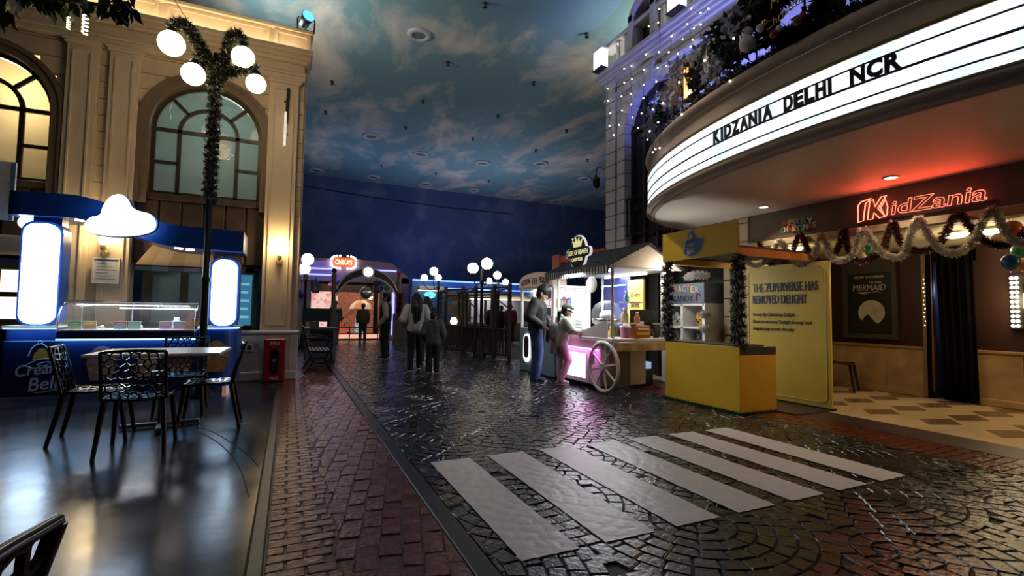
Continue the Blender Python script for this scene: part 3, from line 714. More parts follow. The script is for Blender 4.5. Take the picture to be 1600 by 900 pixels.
m_wcap = mat('wainscot_cap', (.30, .17, .08), .4, var=.15, vsc=5)
def wains(a, b):
    n = max(1, round((b-a)/.55)); w_ = (b-a)/n
    for k in range(n): MB().box(a+k*w_+.003, a+(k+1)*w_-.003, -.06, .0, .1, .74, b=.004).build('wainscot_panel', m_wains, wb)
    MB().box(a, b, -.085, .0, .74, .79, b=.012).build('wainscot_cap', m_wcap, wb); MB().box(a, b+.02, -.10, .0, 0, .11, b=.012).build('skirting', m_wains, wb)
wains(-6.05, -4.16); wains(-3.66, 2.9)
m_fasc = mat('brown_fascia', (.085, .062, .045), .6, var=.1, vsc=2)
fas = struct(MB().box(RX, RX+.14, -3, 7.0, 2.40, 2.90).build('trim_1', m_fasc))
struct(MB().box(RX-.03, RX+.2, -3, 6.9, 2.30, 2.405, b=.02).build('trim_2', mat('cream_beam', (.40, .34, .22), .55)))
struct(MB().box(RX+.1, LX+.1, -3, 6.2, 2.34, 2.40).build('ceiling_lobby', mat('cream_lobby_ceiling', (.55, .47, .30), .6)))
MB().box(-4.24, -4.14, -.11, .0, 0, 2.34, b=.01).build('door_post', mat('timber_post', (.28, .16, .07), .5), wb)
# curtains
m_curt = mat('dark_curtain', (.005, .0035, .004), .95, spec=.05)
def curtain(x0, x1, xb0, xb1, lab):
    t = thing('curtain', lab, 'curtain', (LX-.14, -(x0+x1)/2, 0), -PI/2); c = (x0+x1)/2; n = 24
    V = []; F = []
    for j, zz in enumerate((2.3, 1.7, 1.1, .5, .02)):
        k = (2.3-zz)/2.3
        k = k*k*(3-2*k)
        for i in range(n+1):
            u = i/n; a = x0+(x1-x0)*u; b = xb0+(xb1-xb0)*u; V.append((a*(1-k)+b*k-c, -.03+.035*math.sin(u*PI*9), zz))
    for j in range(4):
        for i in range(n): F.append((j*(n+1)+i, (j+1)*(n+1)+i, (j+1)*(n+1)+i+1, j*(n+1)+i+1))
    o = MB().add(V, F, True).build('drape', m_curt, t); s_ = o.modifiers.new('thick', 'SOLIDIFY'); s_.thickness = .012
    MB().cyl((x0-c-.03, 0, 2.31), (x1-c+.03, 0, 2.31), .014, n=8).build('rod', m_blackmetal, t)
curtain(-4.14, -4.10, -4.15, -4.12, 'black curtain hanging at the poster side of the lobby doorway')
curtain(-4.01, -3.58, -3.95, -3.56, 'black curtain hanging at the lit mirror side of the lobby doorway')
# poster
t = thing('film_poster', 'framed dark film poster NOW SHOWING with a pale moon on the lobby wall', 'poster', (LX-.03, 5.03, .88), -PI/2)
m_pfr = mat('poster_frame', (.05, .042, .032), .5)
MB().ring([(-.43, 0), (.43, 0), (.43, 1.36), (-.43, 1.36)], [(-.355, .08), (.355, .08), (.355, 1.13), (-.355, 1.13)], -.05, .03).build('frame', m_pfr, t, fix=True)
MB().box(-.37, .37, -.02, .02, .07, 1.14).build('print', mat('poster_black', (.010, .011, .011), .4), t)
m_pale = mat('poster_pale', (.55, .47, .33), .5)
text('NOW SHOWING', m_pale, t, 0, -.024, 1.04, width=.46); text('The Little', m_pale, t, .10, -.024, .95, width=.20, shear=.2); text('MERMAID', m_pale, t, .0, -.024, .83, width=.52, height=.10, shear=.15)
MB().prism([(-.18+.36*i/10, .79-.02*math.sin(i*.6)) for i in range(11)]+[(.18-.36*i/10, .80) for i in range(11)], -.024, -.018).build('flourish', m_pale, t, fix=True)
MB().prism(arc(.03, .45, .21, 0, 2*PI, 28)[:-1], -.025, -.018).build('moon', mat('poster_moon', (.42, .40, .31), .6, var=.25, vsc=9), t)
MB().prism([(-.3, .12), (.3, .12), (.3, .24), (.2, .26), (.1, .27), (.05, .33), (-.02, .42), (-.08, .37), (-.14, .28), (-.3, .24)], -.029, -.022).build('rock_silhouette', m_text, t, fix=True)
t = thing('coming_soon_plate', 'dark plate lettered COMING SOON above the film poster', 'sign', (LX-.07, 5.03, 2.245), -PI/2)
MB().prism(rrect(-.36, .36, 0, .085, .03), -.03, .06).build('plate', m_text, t); text('COMING SOON', mat('dim_letter', (.16, .15, .12), .5), t, 0, -.034, .014, width=.58, height=.055)
# lamp-framed mirror
t = thing('bulb_mirror', 'black framed mirror edged with rows of warm bulbs on the lobby wall', 'mirror', (LX-.03, 2.92, 1.1), -PI/2)
MB().box(-.30, .35, -.05, .02, 0, .78, b=.01).build('frame', m_black, t); MB().box(-.16, .28, -.058, -.045, .06, .72).build('glass', m_chrome, t)
for k in range(11):
    for xx in (-.27, -.22): MB().ball((xx, -.065, .05+k*.066), .021, 8, 6).build('bulb', m_bulb, t)
light('POINT', (LX-.3, 3.15, 1.5), 6, (1, .72, .35), .1, name='mirror_light')
# fairy lights on the door post
t = thing('fairy_light_strip', 'string of tiny warm lights down the timber door post', 'string lights', (LX-.13, 4.19, 1.1), -PI/2)
MB().tube([(0, 0, .85), (.01, 0, .4), (0, 0, 0)], .004, 5).build('wire', m_gold, t)
for k in range(12): MB().ball((.01*math.sin(k*2), -.012, .03+k*.065), .009, 6, 4).build('bulb', emat('dim_warm_bulb', (1, .75, .4), 4), t)
# neon sign
t = thing('neon_sign', 'red neon outline sign reading KidZania on the dark fascia', 'neon sign', (RX-.045, 3.11, 2.475), -PI/2)
m_neon = emat('red_neon', (1, .10, .045), 9); m_neonc = emat('neon_core', (1, .15, .085), 3.8)
text('idZania', m_neonc, t, .17, -.02, .01, width=.90, height=.175, outline=.010, shear=.12, name='neon_tube', bold=.012)
def nz(P): MB().tube([(x, -.02, z) for x, z in P], .0075, 6, closed=True).build('neon_tube', m_neonc, t)
nz([(-.66, -.015), (-.595, -.005), (-.565, .21), (-.50, .265), (-.615, .245), (-.655, .20)])
nz([(-.545, .0), (-.515, .235), (-.475, .245), (-.455, .15), (-.385, .26), (-.325, .265), (-.425, .125), (-.345, .01), (-.41, .0), (-.47, .075), (-.485, .0)])
nz([(-.345, .0), (-.325, .03), (-.315, .12), (-.335, .215), (-.395, .125)])
MB().box(-.66, .66, -.002, .02, -.02, .01).build('mounting_rail', m_dark, t)
light('AREA', (RX-.10, 3.11, 2.60), 4.5, (1, .07, .03), 1.2, (RX-1.5, 3.11, 2.84), .2, name='neon_light')
# Merry Christmas cutout
t = thing('greeting_cutout', 'small colourful MERRY CHRISTMAS letter cutout on the fascia', 'sign', (RX-.02, 4.61, 2.485), -PI/2)
cols = [(.55, .05, .03), (.05, .3, .12), (.5, .3, .05), (.6, .55, .5), (.08, .15, .4)]
for r_, (wd, z0, word) in enumerate(((.46, .085, 'MERRY'), (.54, 0, 'CHRISTMAS'))):
    for i, ch in enumerate(word):
        c_ = cols[(i*2+r_) % 5]; text(ch, mat('cutout_%d' % ((i*2+r_) % 5), c_, .5), t, -wd/2+wd*(i+.5)/len(word), -.012, z0+.01*math.sin(i), width=wd/len(word)*.95, height=.08, name='letter', bold=.02)
# ================================================================== MARQUEE
mq = thing('marquee', 'curved cinema marquee with a lit white letter board above the entrance', 'marquee', (RX, 2.85, 2.84))
def ep(a, b, t): return (-a*math.cos(t), b*math.sin(t))
def esweep(prof, n=64, t0=-PI/2, t1=PI/2):      # prof: list of (offset, z above soffit)
    V = []; m_ = len(prof)
    for i in range(n+1):
        t = t0+(t1-t0)*i/n
        for o, z in prof: x, y = ep(2.42+o, 4.15+o*1.5, t); V.append((x, y, z))
    return MB().add(V, [(i*m_+k, (i+1)*m_+k, (i+1)*m_+k+1, i*m_+k+1) for i in range(n) for k in range(m_-1)], True)
m_mq = mat('marquee_plaster', (.44, .34, .27), .6, var=.06, vsc=2); m_gilt = mat('dull_gilt', (.22, .14, .05), .45, .3)
m_soff = mat('soffit_paint', (.80, .76, .68), .55)
n = 64
MB().add([(0, 4.0, 0), (0, -4.0, 0)]+[(*ep(2.34, 4.03, -PI/2+PI*i/n), 0) for i in range(n+1)], [(0, 1)+tuple(range(2, n+3))]).build('soffit', m_soff, mq, fix=True)
esweep([(-.09, 0), (-.07, .0), (-.05, .012), (-.045, .03), (-.055, .05), (-.03, .055)]).build('lower_moulding', m_mq, mq)
esweep([(-.03, .055), (.0, .058), (.02, .07), (.022, .095), (.005, .11), (.012, .112)]).build('lower_moulding', m_mq, mq)
esweep([(.012, .112), (.015, .132), (.0, .133)]).build('gilt_edge', m_gilt, mq)
M = bpy.data.materials.new('lit_letter_board'); M.use_nodes = True; N_ = M.node_tree.nodes; K_ = M.node_tree.links; B_ = N_['Principled BSDF']
B_.inputs['Base Color'].default_value = (.5, .5, .5, 1); B_.inputs['Roughness'].default_value = .35; tc = N_.new('ShaderNodeTexCoord'); nn = N_.new('ShaderNodeTexNoise'); nn.inputs['Scale'].default_value = 2.2; nn.inputs['Detail'].default_value = 3
K_.new(tc.outputs['Object'], nn.inputs['Vector']); rr = N_.new('ShaderNodeValToRGB'); K_.new(nn.outputs['Fac'], rr.inputs['Fac'])
rr.color_ramp.elements[0].position = .3; rr.color_ramp.elements[1].position = .7; rr.color_ramp.elements[0].color = (.62, .78, .90, 1); rr.color_ramp.elements[1].color = (1, .97, .93, 1)
K_.new(rr.outputs['Color'], B_.inputs['Emission Color']); B_.inputs['Emission Strength'].default_value = 1.15
esweep([(0, .133), (0, .605)]).build('letter_board', M, mq)
m_rail = mat('navy_rail', (.012, .02, .06), .4)
for z, hgt in ((.215, .014), (.350, .020), (.505, .014)): esweep([(.002, z-hgt/2), (.008, z-hgt/2), (.008, z+hgt/2), (.002, z+hgt/2)]).build('letter_rail', m_rail, mq)
esweep([(0, .603), (.015, .605), (.015, .635), (-.02, .64)]).build('gilt_edge', m_gilt, mq)
esweep([(-.02, .64), (-.035, .65), (-.05, .85), (-.04, .86)]).build('upper_wall', m_mq, mq)
esweep([(-.04+.07*math.cos(a), .935+.07*math.sin(a)) for a in [-PI*.5+PI*k/8 for k in range(9)]]+[(-.3, 1.0), (-1.2, 1.0)]).build('roll_moulding', m_mq, mq)
def mqt(Y): return math.asin((Y-2.85)/4.171)
m_ltr = mat('black_letter', (.008, .009, .010), .4)
for word, ya, yb in (('KIDZANIA', 4.01, 3.19), ('DELHI', 3.07, 2.60), ('NCR', 2.47, 2.09)):
    k = len(word)
    wts = [.55 if c in 'I' else 1 for c in word]; tot = sum(wts); acc = 0
    for ch, wt in zip(word, wts):
        Y = ya+(yb-ya)*(acc+wt/2)/tot; wd = (ya-yb)*wt/tot*(.50 if ch == 'I' else .90); acc += wt
        t_ = mqt(Y); x, y = ep(2.434, 4.171, t_); dx, dy = 2.43*math.sin(t_), 4.16*math.cos(t_)
        text(ch, m_ltr, mq, x, y, .355, width=wd, height=.150, ext=.01, name='letter', rz=math.atan2(-dy, -dx), bold=.045)
# marquee downlights
for i, (x, y) in enumerate(((1193, 323), (1392, 277))):
    p = gz(x, y, 2.84)
    t = thing('soffit_downlight', 'round recessed downlight in the marquee soffit', 'downlight', (p.x, p.y, 2.84), 0, 'marquee soffit downlights')
    MB().lathe([(.085, 0), (.085, -.012), (.062, -.014), (.06, -.002)], 20).build('trim_ring', m_white, t); MB().lathe([(.058, -.004), (.03, -.006), (.005, -.006)], 16).build('lens', emat('downlight_glow', (1, .84, .6), 22), t)
    light('SPOT', (p.x, p.y, 2.8), 30, (1, .8, .52), .05, (p.x+.1, p.y, 0), spot=2.1, name='soffit_light')
p = (RX-2.36, 2.0); 
# lobby ceiling lamps
for i, (x, y) in enumerate(((1492, 366), (1547, 360), (1598, 372), (1240, 382))):
    p = gz(x, y, 2.31)
    if p.x < RX+.2: p = gX(x, y, RX+.45); p.z = 2.31
    t = thing('lobby_lamp', 'white round ceiling lamp under the lobby ceiling', 'ceiling lamp', (p.x, p.y, 2.34), 0, 'lobby ceiling lamps')
    MB().lathe([(.15, 0), (.155, -.02), (.14, -.03)], 20).build('rim', m_white, t); MB().lathe([(.14, -.028), (.11, -.065), (.05, -.08), (.005, -.082)], 20).build('diffuser', emat('lobby_glow', (1, .86, .6), 5), t)
    light('POINT', (p.x, p.y, 2.12), 7, (1, .78, .45), .1, name='lobby_light')
light('POINT', (7.9, .8, 2.0), 25, (1, .72, .38), .3, name='lobby_light')
# blue wash lamps standing on the marquee deck
for k, (x, y) in enumerate(((6.0, 5.9), (5.9, 4.2))):
    t = thing('blue_wash_lamp', 'blue wash lamp on the marquee deck lighting the upper wall', 'wash lamp', (x, y, 3.845), 0, 'blue wash lamps on the marquee deck')
    MB().box(-.15, .15, -.1, .1, 0, .16, b=.03).build('housing', m_black, t); MB().box(-.12, .12, -.07, .07, .16, .17).build('lens', emat('blue_wash_lens', (.2, .3, 1), 6), t)
    light('SPOT', (x, y, 4.05), 420, (.22, .25, 1), .1, (RX, y+.4, 6.4), spot=2.3, name='blue_wash_light')
# ================================================================== ICE CREAM KIOSK (front faces -Y)
kk = thing('ice_cream_kiosk', 'blue ice cream kiosk with lit white columns and a curved canopy', 'kiosk', (-2.0, 8.4, 0))
m_kb = mat('kiosk_blue', (.012, .07, .34), .30, var=.05, vsc=2); m_kd = mat('kiosk_deep_blue', (.008, .024, .10), .35)
m_kw = mat('kiosk_white', (.72, .74, .78), .3); m_led = emat('blue_led', (.25, .62, 1), 6); m_col = emat('column_glow', (.62, .80, 1), 7)
K = lambda x: x+2.0                                    # world X -> local
mb = MB(); mb.box(K(-3.32), K(-2.80), .02, .85, .06, .95, b=.015); mb.box(K(-2.80), K(-1.22), .02, .85, .06, .80, b=.01)
mb.build('counter_body', m_kd, kk)
MB().box(K(-3.32), K(-1.1), -.03, .02, .07, .78, b=.01).build('front_panel', mat('kiosk_front_navy', (.008, .024, .085), .3), kk)
# rounded end
MB().flat(arc(K(-.97), .27, .26, PI, 2*PI, 16)+[(K(-.71), .85), (K(-1.23), .85)], .08, .95).build('rounded_end', m_kb, kk)
MB().flat(arc(K(-.97), .27, .265, PI, 2*PI, 16)+[(K(-.705), .85), (K(-1.235), .85)], .0, .08).build('chrome_base', m_chrome, kk)
MB().box(K(-3.34), K(-1.2), -.02, .85, 0, .06).build('kick_plate', m_chrome, kk)
MB().box(K(-3.34), K(-2.77), -.06, .88, .95, .975, b=.008).build('column_ledge', m_kw, kk)
MB().flat(arc(K(-.97), .26, .28, PI, 2*PI, 16)+[(K(-.69), .87), (K(-1.25), .87)], .95, .97).build('column_ledge', m_kw, kk)
MB().box(K(-2.79), K(-1.22), -.06, -.02, .785, .80).build('led_strip', m_led, kk)
MB().box(K(-3.32), K(-2.80), -.05, -.02, .935, .948).build('led_strip', m_led, kk)
MB().tube([(K(-.97)+.275*math.cos(a), .27+.275*math.sin(a), .942) for a in [PI*1.05+PI*.9*i/12 for i in range(13)]], .008, 6).build('led_strip', m_led, kk)
light('AREA', (-2.0, 8.33, .77), 2.2, (.18, .45, 1), 1.5, (-2.0, 8.33, 0), .05, name='kiosk_led_light')
light('AREA', (-3.05, 8.33, .92), 1.5, (.18, .45, 1), .5, (-3.05, 8.36, 0), .05, name='kiosk_led_light')
# shelf ledge + curved glass display
MB().box(K(-2.79), K(-1.24), -.07, .6, .80, .90, b=.008).build('display_tray', m_kd, kk)
MB().box(K(-2.79), K(-1.24), -.075, .6, .90, .925, b=.006).build('display_ledge', m_kw, kk)
prof = [(-.05, .925), (-.055, 1.02), (-.03, 1.13), (.03, 1.22), (.12, 1.28), (.22, 1.30)]
V = []; 
for i in range(2):
    for y, z in prof: V.append((K(-2.78+i*1.53), y, z))
o = MB().add(V, [(k, k+6, k+7, k+1) for k in range(5)], True).build('curved_glass', m_glass, kk); s_ = o.modifiers.new('t', 'SOLIDIFY'); s_.thickness = .006
for x in (K(-2.78), K(-1.25)):
    MB().tube([(x, y, z) for y, z in prof]+[(x, .5, 1.31)], .008, 6).build('glass_rail', m_chrome, kk)
MB().box(K(-2.80), K(-1.24), .18, .55, 1.30, 1.318, b=.005).build('glass_top', m_chrome, kk)
MB().box(K(-2.2), K(-1.26), .2, .24, 1.215, 1.228).build('shelf_light', emat('cool_tube', (.7, .85, 1), 3), kk)
for x in (-2.68, -2.1, -1.3): MB().tube([(K(x), .45, .93), (K(x), .42, 1.15), (K(x)+.03, .35, 1.30)], .009, 6).build('support', m_chrome, kk)
# lit columns
def column(xc, hw, z0, z1):
    MB().prism(rrect(K(xc-hw-.03), K(xc+hw+.03), z0-.02, z1+.03, .13), .03, .30).build('column_body', m_kb, kk, fix=True)
    MB().prism(rrect(K(xc-hw), K(xc+hw), z0, z1, .13), .005, .04).build('column_light', m_col, kk, fix=True)
column(-3.02, .185, 1.0, 2.33); column(-.90, .165, .985, 1.97)
MB().box(K(-3.15), K(-2.85), .1, .3, 2.3, 2.5).build('column_neck', m_kb, kk)
MB().ball((K(-3.24), .18, 2.35), .09, 14, 10).build('corner_glow', m_col, kk)
# wavy canopy
n = 40; V = []; F = []
def cz(u): s_ = min(max((u-.22)/.5, 0), 1); s_ = s_*s_*(3-2*s_); return 2.73-.33*s_
def cyf(u): return -.14+.10*math.cos(u*PI*1.6)-.02
for i in range(n+1):
    u = i/n; x = K(-3.36+2.70*u); zt = cz(u); th = .31; y0 = cyf(u); y1 = .62
    if u < .03: y0 += .05*(1-u/.03)
    V += [(x, y0, zt), (x, y0, zt-th), (x, y1, zt-th), (x, y1, zt)]
for i in range(n):
    for k in range(4): F.append((i*4+k, i*4+(k+1) % 4, i*4+4+(k+1) % 4, i*4+4+k))
F += [(3, 2, 1, 0), (n*4, n*4+1, n*4+2, n*4+3)]
MB().add(V, F, False).build('canopy', m_kb, kk, fix=True)
for u in (.27, .70, .745): MB().lathe([(.055, 0), (.05, -.012), (.01, -.014)], 14, (K(-3.36+2.70*u), cyf(u)+.13+(.08 if u == .745 else 0), cz(u)-.31)).build('canopy_downlight', emat('canopy_spot', (1, .86, .68), 12), kk)
light('SPOT', (-2.5, 8.45, 2.30), 12, (1, .85, .65), .05, (-2.5, 8.7, 0), spot=1.8, name='canopy_light')
light('SPOT', (-1.4, 8.45, 2.05), 12, (.9, .9, 1), .05, (-1.4, 8.7, 0), spot=1.8, name='canopy_light')
# bell shaped light sign
bell = spline([(-.36, .10, 0), (-.30, .20, 0), (-.20, .25, 0), (-.17, .37, 0), (-.10, .50, 0), (.0, .545, 0), (.07, .50, 0), (.12, .40, 0), (.20, .345, 0), (.34, .31, 0), (.40, .20, 0), (.36, .09, 0), (.2, .02, 0), (-.05, -.01, 0), (-.28, .01, 0), (-.36, .10, 0)], 4)[:-1]
MB().prism([(K(-2.12)+p.x, 2.20+p.y) for p in bell], -.36, -.28).build('bell_sign', m_col, kk, fix=True)
MB().prism([(K(-2.12)+p.x*1.05, 2.195+p.y*1.03) for p in bell], -.29, -.13).build('bell_sign_back', m_kb, kk, fix=True)
# front graphics
m_cw = mat('graphic_white', (.62, .66, .72), .4); m_cy = mat('graphic_yellow', (.70, .42, .05), .4)
text('Cream', m_cw, kk, K(-2.94), -.036, .34, width=.46, height=.15, shear=.25, tilt=-.12, bold=.01); text('Bell', m_cw, kk, K(-2.88), -.036, .14, width=.32, height=.17, shear=.25, tilt=-.12, bold=.01)
MB().prism([(K(-3.02)+x, .53+z) for x, z in ((0, 0), (.17, .0), (.16, .08), (.12, .15), (.07, .15), (.02, .08))], -.038, -.03).build('bell_graphic', m_cy, kk, fix=True)
for P in ([(-.04, .05), (-.0, .16), (.08, .21), (.15, .15), (.18, .05), (.28, -.01)], [(-.05, -.06), (.05, .0), (.2, .02), (.28, -.02), (.2, -.09), (.05, -.11), (-.05, -.08)], [(.05, -.06), (.13, -.03), (.19, -.04), (.12, -.08), (.05, -.07)]):
    MB().tube([(K(-3.02)+p.x, -.034, .53+p.y) for p in spline([(x, z, 0) for x, z in P], 4)], .007, 5).build('bell_outline', m_cw, kk)
MB().tube([(K(-2.98)+i*.06, -.034, .105+.004*i*i*.6) for i in range(7)], .007, 5).build('swoosh', m_cy, kk)
MB().tube([(K(-2.95)+.022*math.cos(a), -.034, .755+.022*math.sin(a)) for a in [2*PI*i/10 for i in range(10)]], .005, 5, closed=True).build('bell_knob', m_cw, kk)
def cup(x, z, s, y, nm, c1, c2):
    MB().prism([(x-.10*s, z), (x+.10*s, z), (x+.14*s, z+.20*s), (x-.14*s, z+.20*s)], y, y+.012).build('cup_graphic', mat('cup_'+nm, c2, .5, var=.2, vsc=20), kk, fix=True)
    MB().prism([(x+.14*s*math.cos(a), z+.20*s+(.20*s if 0 < a < PI else .02)*math.sin(a)) for a in [2*PI*i/18 for i in range(18)]], y-.002, y+.01).build('scoop_graphic', mat('scoop_'+nm, c1, .5, var=.35, vsc=16), kk, fix=True)
cup(K(-2.30), .24, 1.15, -.042, 'pink', (.42, .16, .15), (.52, .27, .15)); cup(K(-1.80), .27, .9, -.042, 'gold', (.5, .36, .16), (.55, .3, .12)); cup(K(-1.4), .24, 1, -.042, 'choc', (.2, .09, .05), (.5, .28, .14))
cup(K(-.97), .30, 1.15, -.01, 'vanilla', (.62, .44, .16), (.5, .25, .08))
light('AREA', (-2.0, 8.55, 1.27), 9, (.9, .95, 1), 1.3, (-2.0, 8.5, 0), .1, name='display_fill_light')  # added fill that brightens the cards in the case
# flavour cards, tubs and stand on the counter: loose things
cards = [(105, 128, (.08, .28, .08), (.30, .40, .10)), (129, 152, (.72, .52, .06), (.5, .18, .07)), (177, 199, (.5, .08, .16), (.10, .36, .38)), (199, 221, (.16, .36, .24), (.30, .42, .34)), (249, 269, (.5, .22, .18), (.30, .14, .42)), (270, 290, (.12, .22, .46), (.46, .14, .2))]
cl = ['green and olive', 'yellow and brown', 'crimson and teal', 'sage green', 'peach and violet', 'blue and crimson']
for i, (a, b, c1, c2) in enumerate(cards):
    x = gY((a+b)/2, 507, 8.46).x
    t = thing('flavour_card', cl[i]+' flavour card standing in the kiosk display case', 'flavour card', (x, 8.46, .926))
    MB().box(-.074, .074, 0, .012, 0, .115, b=.003).build('card', mat('card_edge', (.65, .62, .55), .5), t)
    MB().box(-.068, .068, -.004, .003, .058, .108).build('upper_band', mat('card_a%d' % i, c1, .4), t); MB().box(-.068, .068, -.004, .003, .008, .056).build('lower_band', mat('card_b%d' % i, c2, .4), t)
    MB().box(-.05, .05, -.006, -.003, .075, .083).build('card_text', m_cw, t)
p = gY(299, 520, 8.36)
t = thing('orange_leaflet_stand', 'orange and rust tent card at the end of the display ledge', 'tent card', (p.x-.02, 8.40, .926))
MB().add([(-.075, -.03, 0), (.085, -.03, 0), (.085, .09, 0), (-.075, .09, 0), (-.045, .03, .27), (.085, .03, .27)], [(0, 1, 5, 4), (1, 2, 5), (2, 3, 4, 5), (3, 0, 4), (3, 2, 1, 0)]).build('card', mat('rust_card', (.42, .10, .03), .5), t, fix=True)
MB().add([(-.071, -.029, .05), (.086, -.029, .05), (.086, -.012, .12), (-.062, -.012, .12), ], [(0, 1, 2, 3)]).build('orange_band', mat('orange_card', (.8, .35, .03), .5), t)
for k in range(3): MB().box(-.01, .07, -.006+.004*k, .0, .16+k*.03, .168+k*.03).build('text_line', m_cw, t)
t = thing('glass_jar', 'small pale blue jar behind the flavour cards in the kiosk', 'jar', (-1.52, 8.66, .926))
MB().lathe([(.05, 0), (.055, .05), (.05, .12), (.03, .14)], 14).build('body', mat('pale_blue', (.3, .5, .7), .2), t); MB().lathe([(.035, .14), (.035, .165), (.005, .17)], 12).build('lid', m_kw, t)
for k in range(3):
    t = thing('serving_scoop', ('chrome scoop lying at the green card end of the kiosk tray', 'chrome scoop lying in the middle of the kiosk tray', 'chrome scoop lying at the blue card end of the kiosk tray')[k], 'scoop', (-2.45+k*.44, 8.62, .926))
    MB().cyl((-.08, 0, .015), (.05, 0, .03), .009, n=8).build('handle', m_chrome, t); MB().ball((.07, 0, .03), .028, 10, 6).build('bowl', m_chrome, t)
# ================================================================== TABLE AND CHAIRS
tb = thing('cafe_table', 'white square top cafe table on a steel cross base', 'table', (-1.17, 6.14, 0), -.02)
MB().box(-.56, .56, -.42, .42, .752, .785, b=.008).build('table_top', mat('white_laminate', (.88, .88, .88), .25), tb)
MB().cyl((0, 0, .05), (0, 0, .742), .035, n=14).build('column', mat('brushed_steel', (.35, .34, .32), .3, .9), tb)
for a in range(4):
    T = Matrix.Rotation(a*PI/2+.15, 4, 'Z'); MB().box(0, .34, -.03, .03, .012, .05, b=.008, T=T).build('foot', mat('brushed_steel'), tb)
MB().box(-.2, .2, -.2, .2, .735, .752).build('mount_plate', m_black, tb)
m_chair = mat('glossy_black_plastic', (.010, .010, .011), .16, spec=.6)
def web(w_, h_, nx, ny, seed, fn, tw, th):
    """perforated lattice: struts along the edges of a jittered cell pattern mapped through fn(u,v)->Vector"""
    R = random.Random(seed); S = []
    for j in range(-1, ny+1):
        for i in range(-1, nx+1): S.append(((i+.5+(.5 if j % 2 else 0)+R.uniform(-.32, .32))/nx*w_, (j+.5+R.uniform(-.32, .32))/ny*h_))
    mb = MB(); seen = set()
    for a, (ax, ay) in enumerate(S):
        poly = [(0, 0), (w_, 0), (w_, h_), (0, h_)]; own = [None]*4
        for b, (bx, by) in enumerate(S):
            if a == b or abs(ax-bx) > 2.6*w_/nx or abs(ay-by) > 2.6*h_/ny: continue
            mx, my, nx_, ny_ = (ax+bx)/2, (ay+by)/2, bx-ax, by-ay; out = []; oo = []
            for k in range(len(poly)):
                p, q = poly[k], poly[(k+1) % len(poly)]
                dp = (p[0]-mx)*nx_+(p[1]-my)*ny_; dq = (q[0]-mx)*nx_+(q[1]-my)*ny_
                if dp <= 0: out.append(p); oo.append(own[k])
                if (dp < 0) != (dq < 0) and abs(dp-dq) > 1e-12:
                    t = dp/(dp-dq); out.append((p[0]+(q[0]-p[0])*t, p[1]+(q[1]-p[1])*t)); oo.append(b if dp <= 0 else own[k])
            poly, own = out, oo
            if len(poly) < 3: break
        if len(poly) < 3: continue
        for k in range(len(poly)):
            b = own[k]
            if b is None or b < a: continue
            p, q = poly[k], poly[(k+1) % len(poly)]
            if math.hypot(p[0]-q[0], p[1]-q[1]) < .006: continue
            P, Q = fn(*p), fn(*q); d = (Q-P).normalized(); nrm = fn.n(*p); s_ = d.cross(nrm).normalized()*tw; nn = nrm*th
            mb.add([P-s_-nn, P+s_-nn, P+s_+nn, P-s_+nn, Q-s_-nn, Q+s_-nn, Q+s_+nn, Q-s_+nn], [(0, 1, 5, 4), (1, 2, 6, 5), (2, 3, 7, 6), (3, 0, 4, 7), (0, 3, 2, 1), (4, 5, 6, 7)])
    return mb
class Map:
    def __init__(s, f): s.f = f
    def __call__(s, u, v): return Vector(s.f(u, v))
    def n(s, u, v): a = Vector(s.f(u+.004, v))-Vector(s.f(u-.004, v)); b = Vector(s.f(u, v+.004))-Vector(s.f(u, v-.004)); return a.cross(b).normalized()
CW, BH = .44, .40
fback = Map(lambda u, v: (u-CW/2, .22+.10*max(v/BH, 0)**1.1-.028*(1-((u-CW/2)/(CW/2))**2), .46+v))     # back at +y, chair faces -y
fseat = Map(lambda u, v: (u-CW/2, -.21+v, .455-.018*math.cos((u-CW/2)/CW*PI)+.012*(v/.42)))
def make_chair(label, group):
    t = thing('lattice_chair', label, 'chair', (0, 0, 0), 0, group)
    mb = web(CW, BH, 7, 7, 3, fback, .0055, .007)
    mb.tube([fback(u*CW, 0) for u in [i/8 for i in range(9)]], .010, 6); mb.tube([fback(0, BH)+Vector((0, 0, .004))]+[fback(u*CW, BH)+Vector((0, 0, .01*math.sin(u*PI))) for u in [i/8 for i in range(1, 8)]]+[fback(CW, BH)], .012, 6)
    for u in (0, CW): mb.tube([fback(u, v*BH) for v in [i/6 for i in range(7)]], .014, 6)
    mb.build('backrest', m_chair, t)
    mb = web(CW, .42, 7, 7, 9, fseat, .0075, .008)
    mb.tube([fseat(*p) for p in [(0, 0), (CW*.5, 0), (CW, 0), (CW, .21), (CW, .42), (CW*.5, .42), (0, .42), (0, .21)]], .014, 6, closed=True)
    mb.build('seat', m_chair, t)
    for sx in (-1, 1):
        for yy, yb in ((-.19, -.25), (.21, .30)):
            P = [(sx*.20, yy, .45), (sx*.215, (yy*.7+yb*.3), .30), (sx*.235, yb, 0)]
            MB().tube(P, [.024, .022, .016], 8).build('leg', m_chair, t)
    return t
C0 = make_chair('black perforated lattice chair at the white table with its back to the open floor', None)
C0.location = (-1.16, 5.26, 0); C0.rotation_euler = (0, 0, PI+.03)
dup(C0, (-1.60, 5.80, 0), PI/2+.10, 'black perforated lattice chair at the end of the white table by the bell logo')
dup(C0, (-.74, 6.02, 0), -PI/2+.04, 'black perforated lattice chair at the end of the white table facing the bell logo')
dup(C0, (-1.12, 6.86, 0), .05, 'black perforated lattice chair between the white table and the kiosk')
dup(C0, (-.66, .85, 0), -PI/2, 'black lattice chair standing alone at the photographer side of the floor')
dup(C0, tuple(gz(1322, 608, 0)-Vector((.2, 0, 0))), .4, 'black lattice chair in the lobby below the film poster')
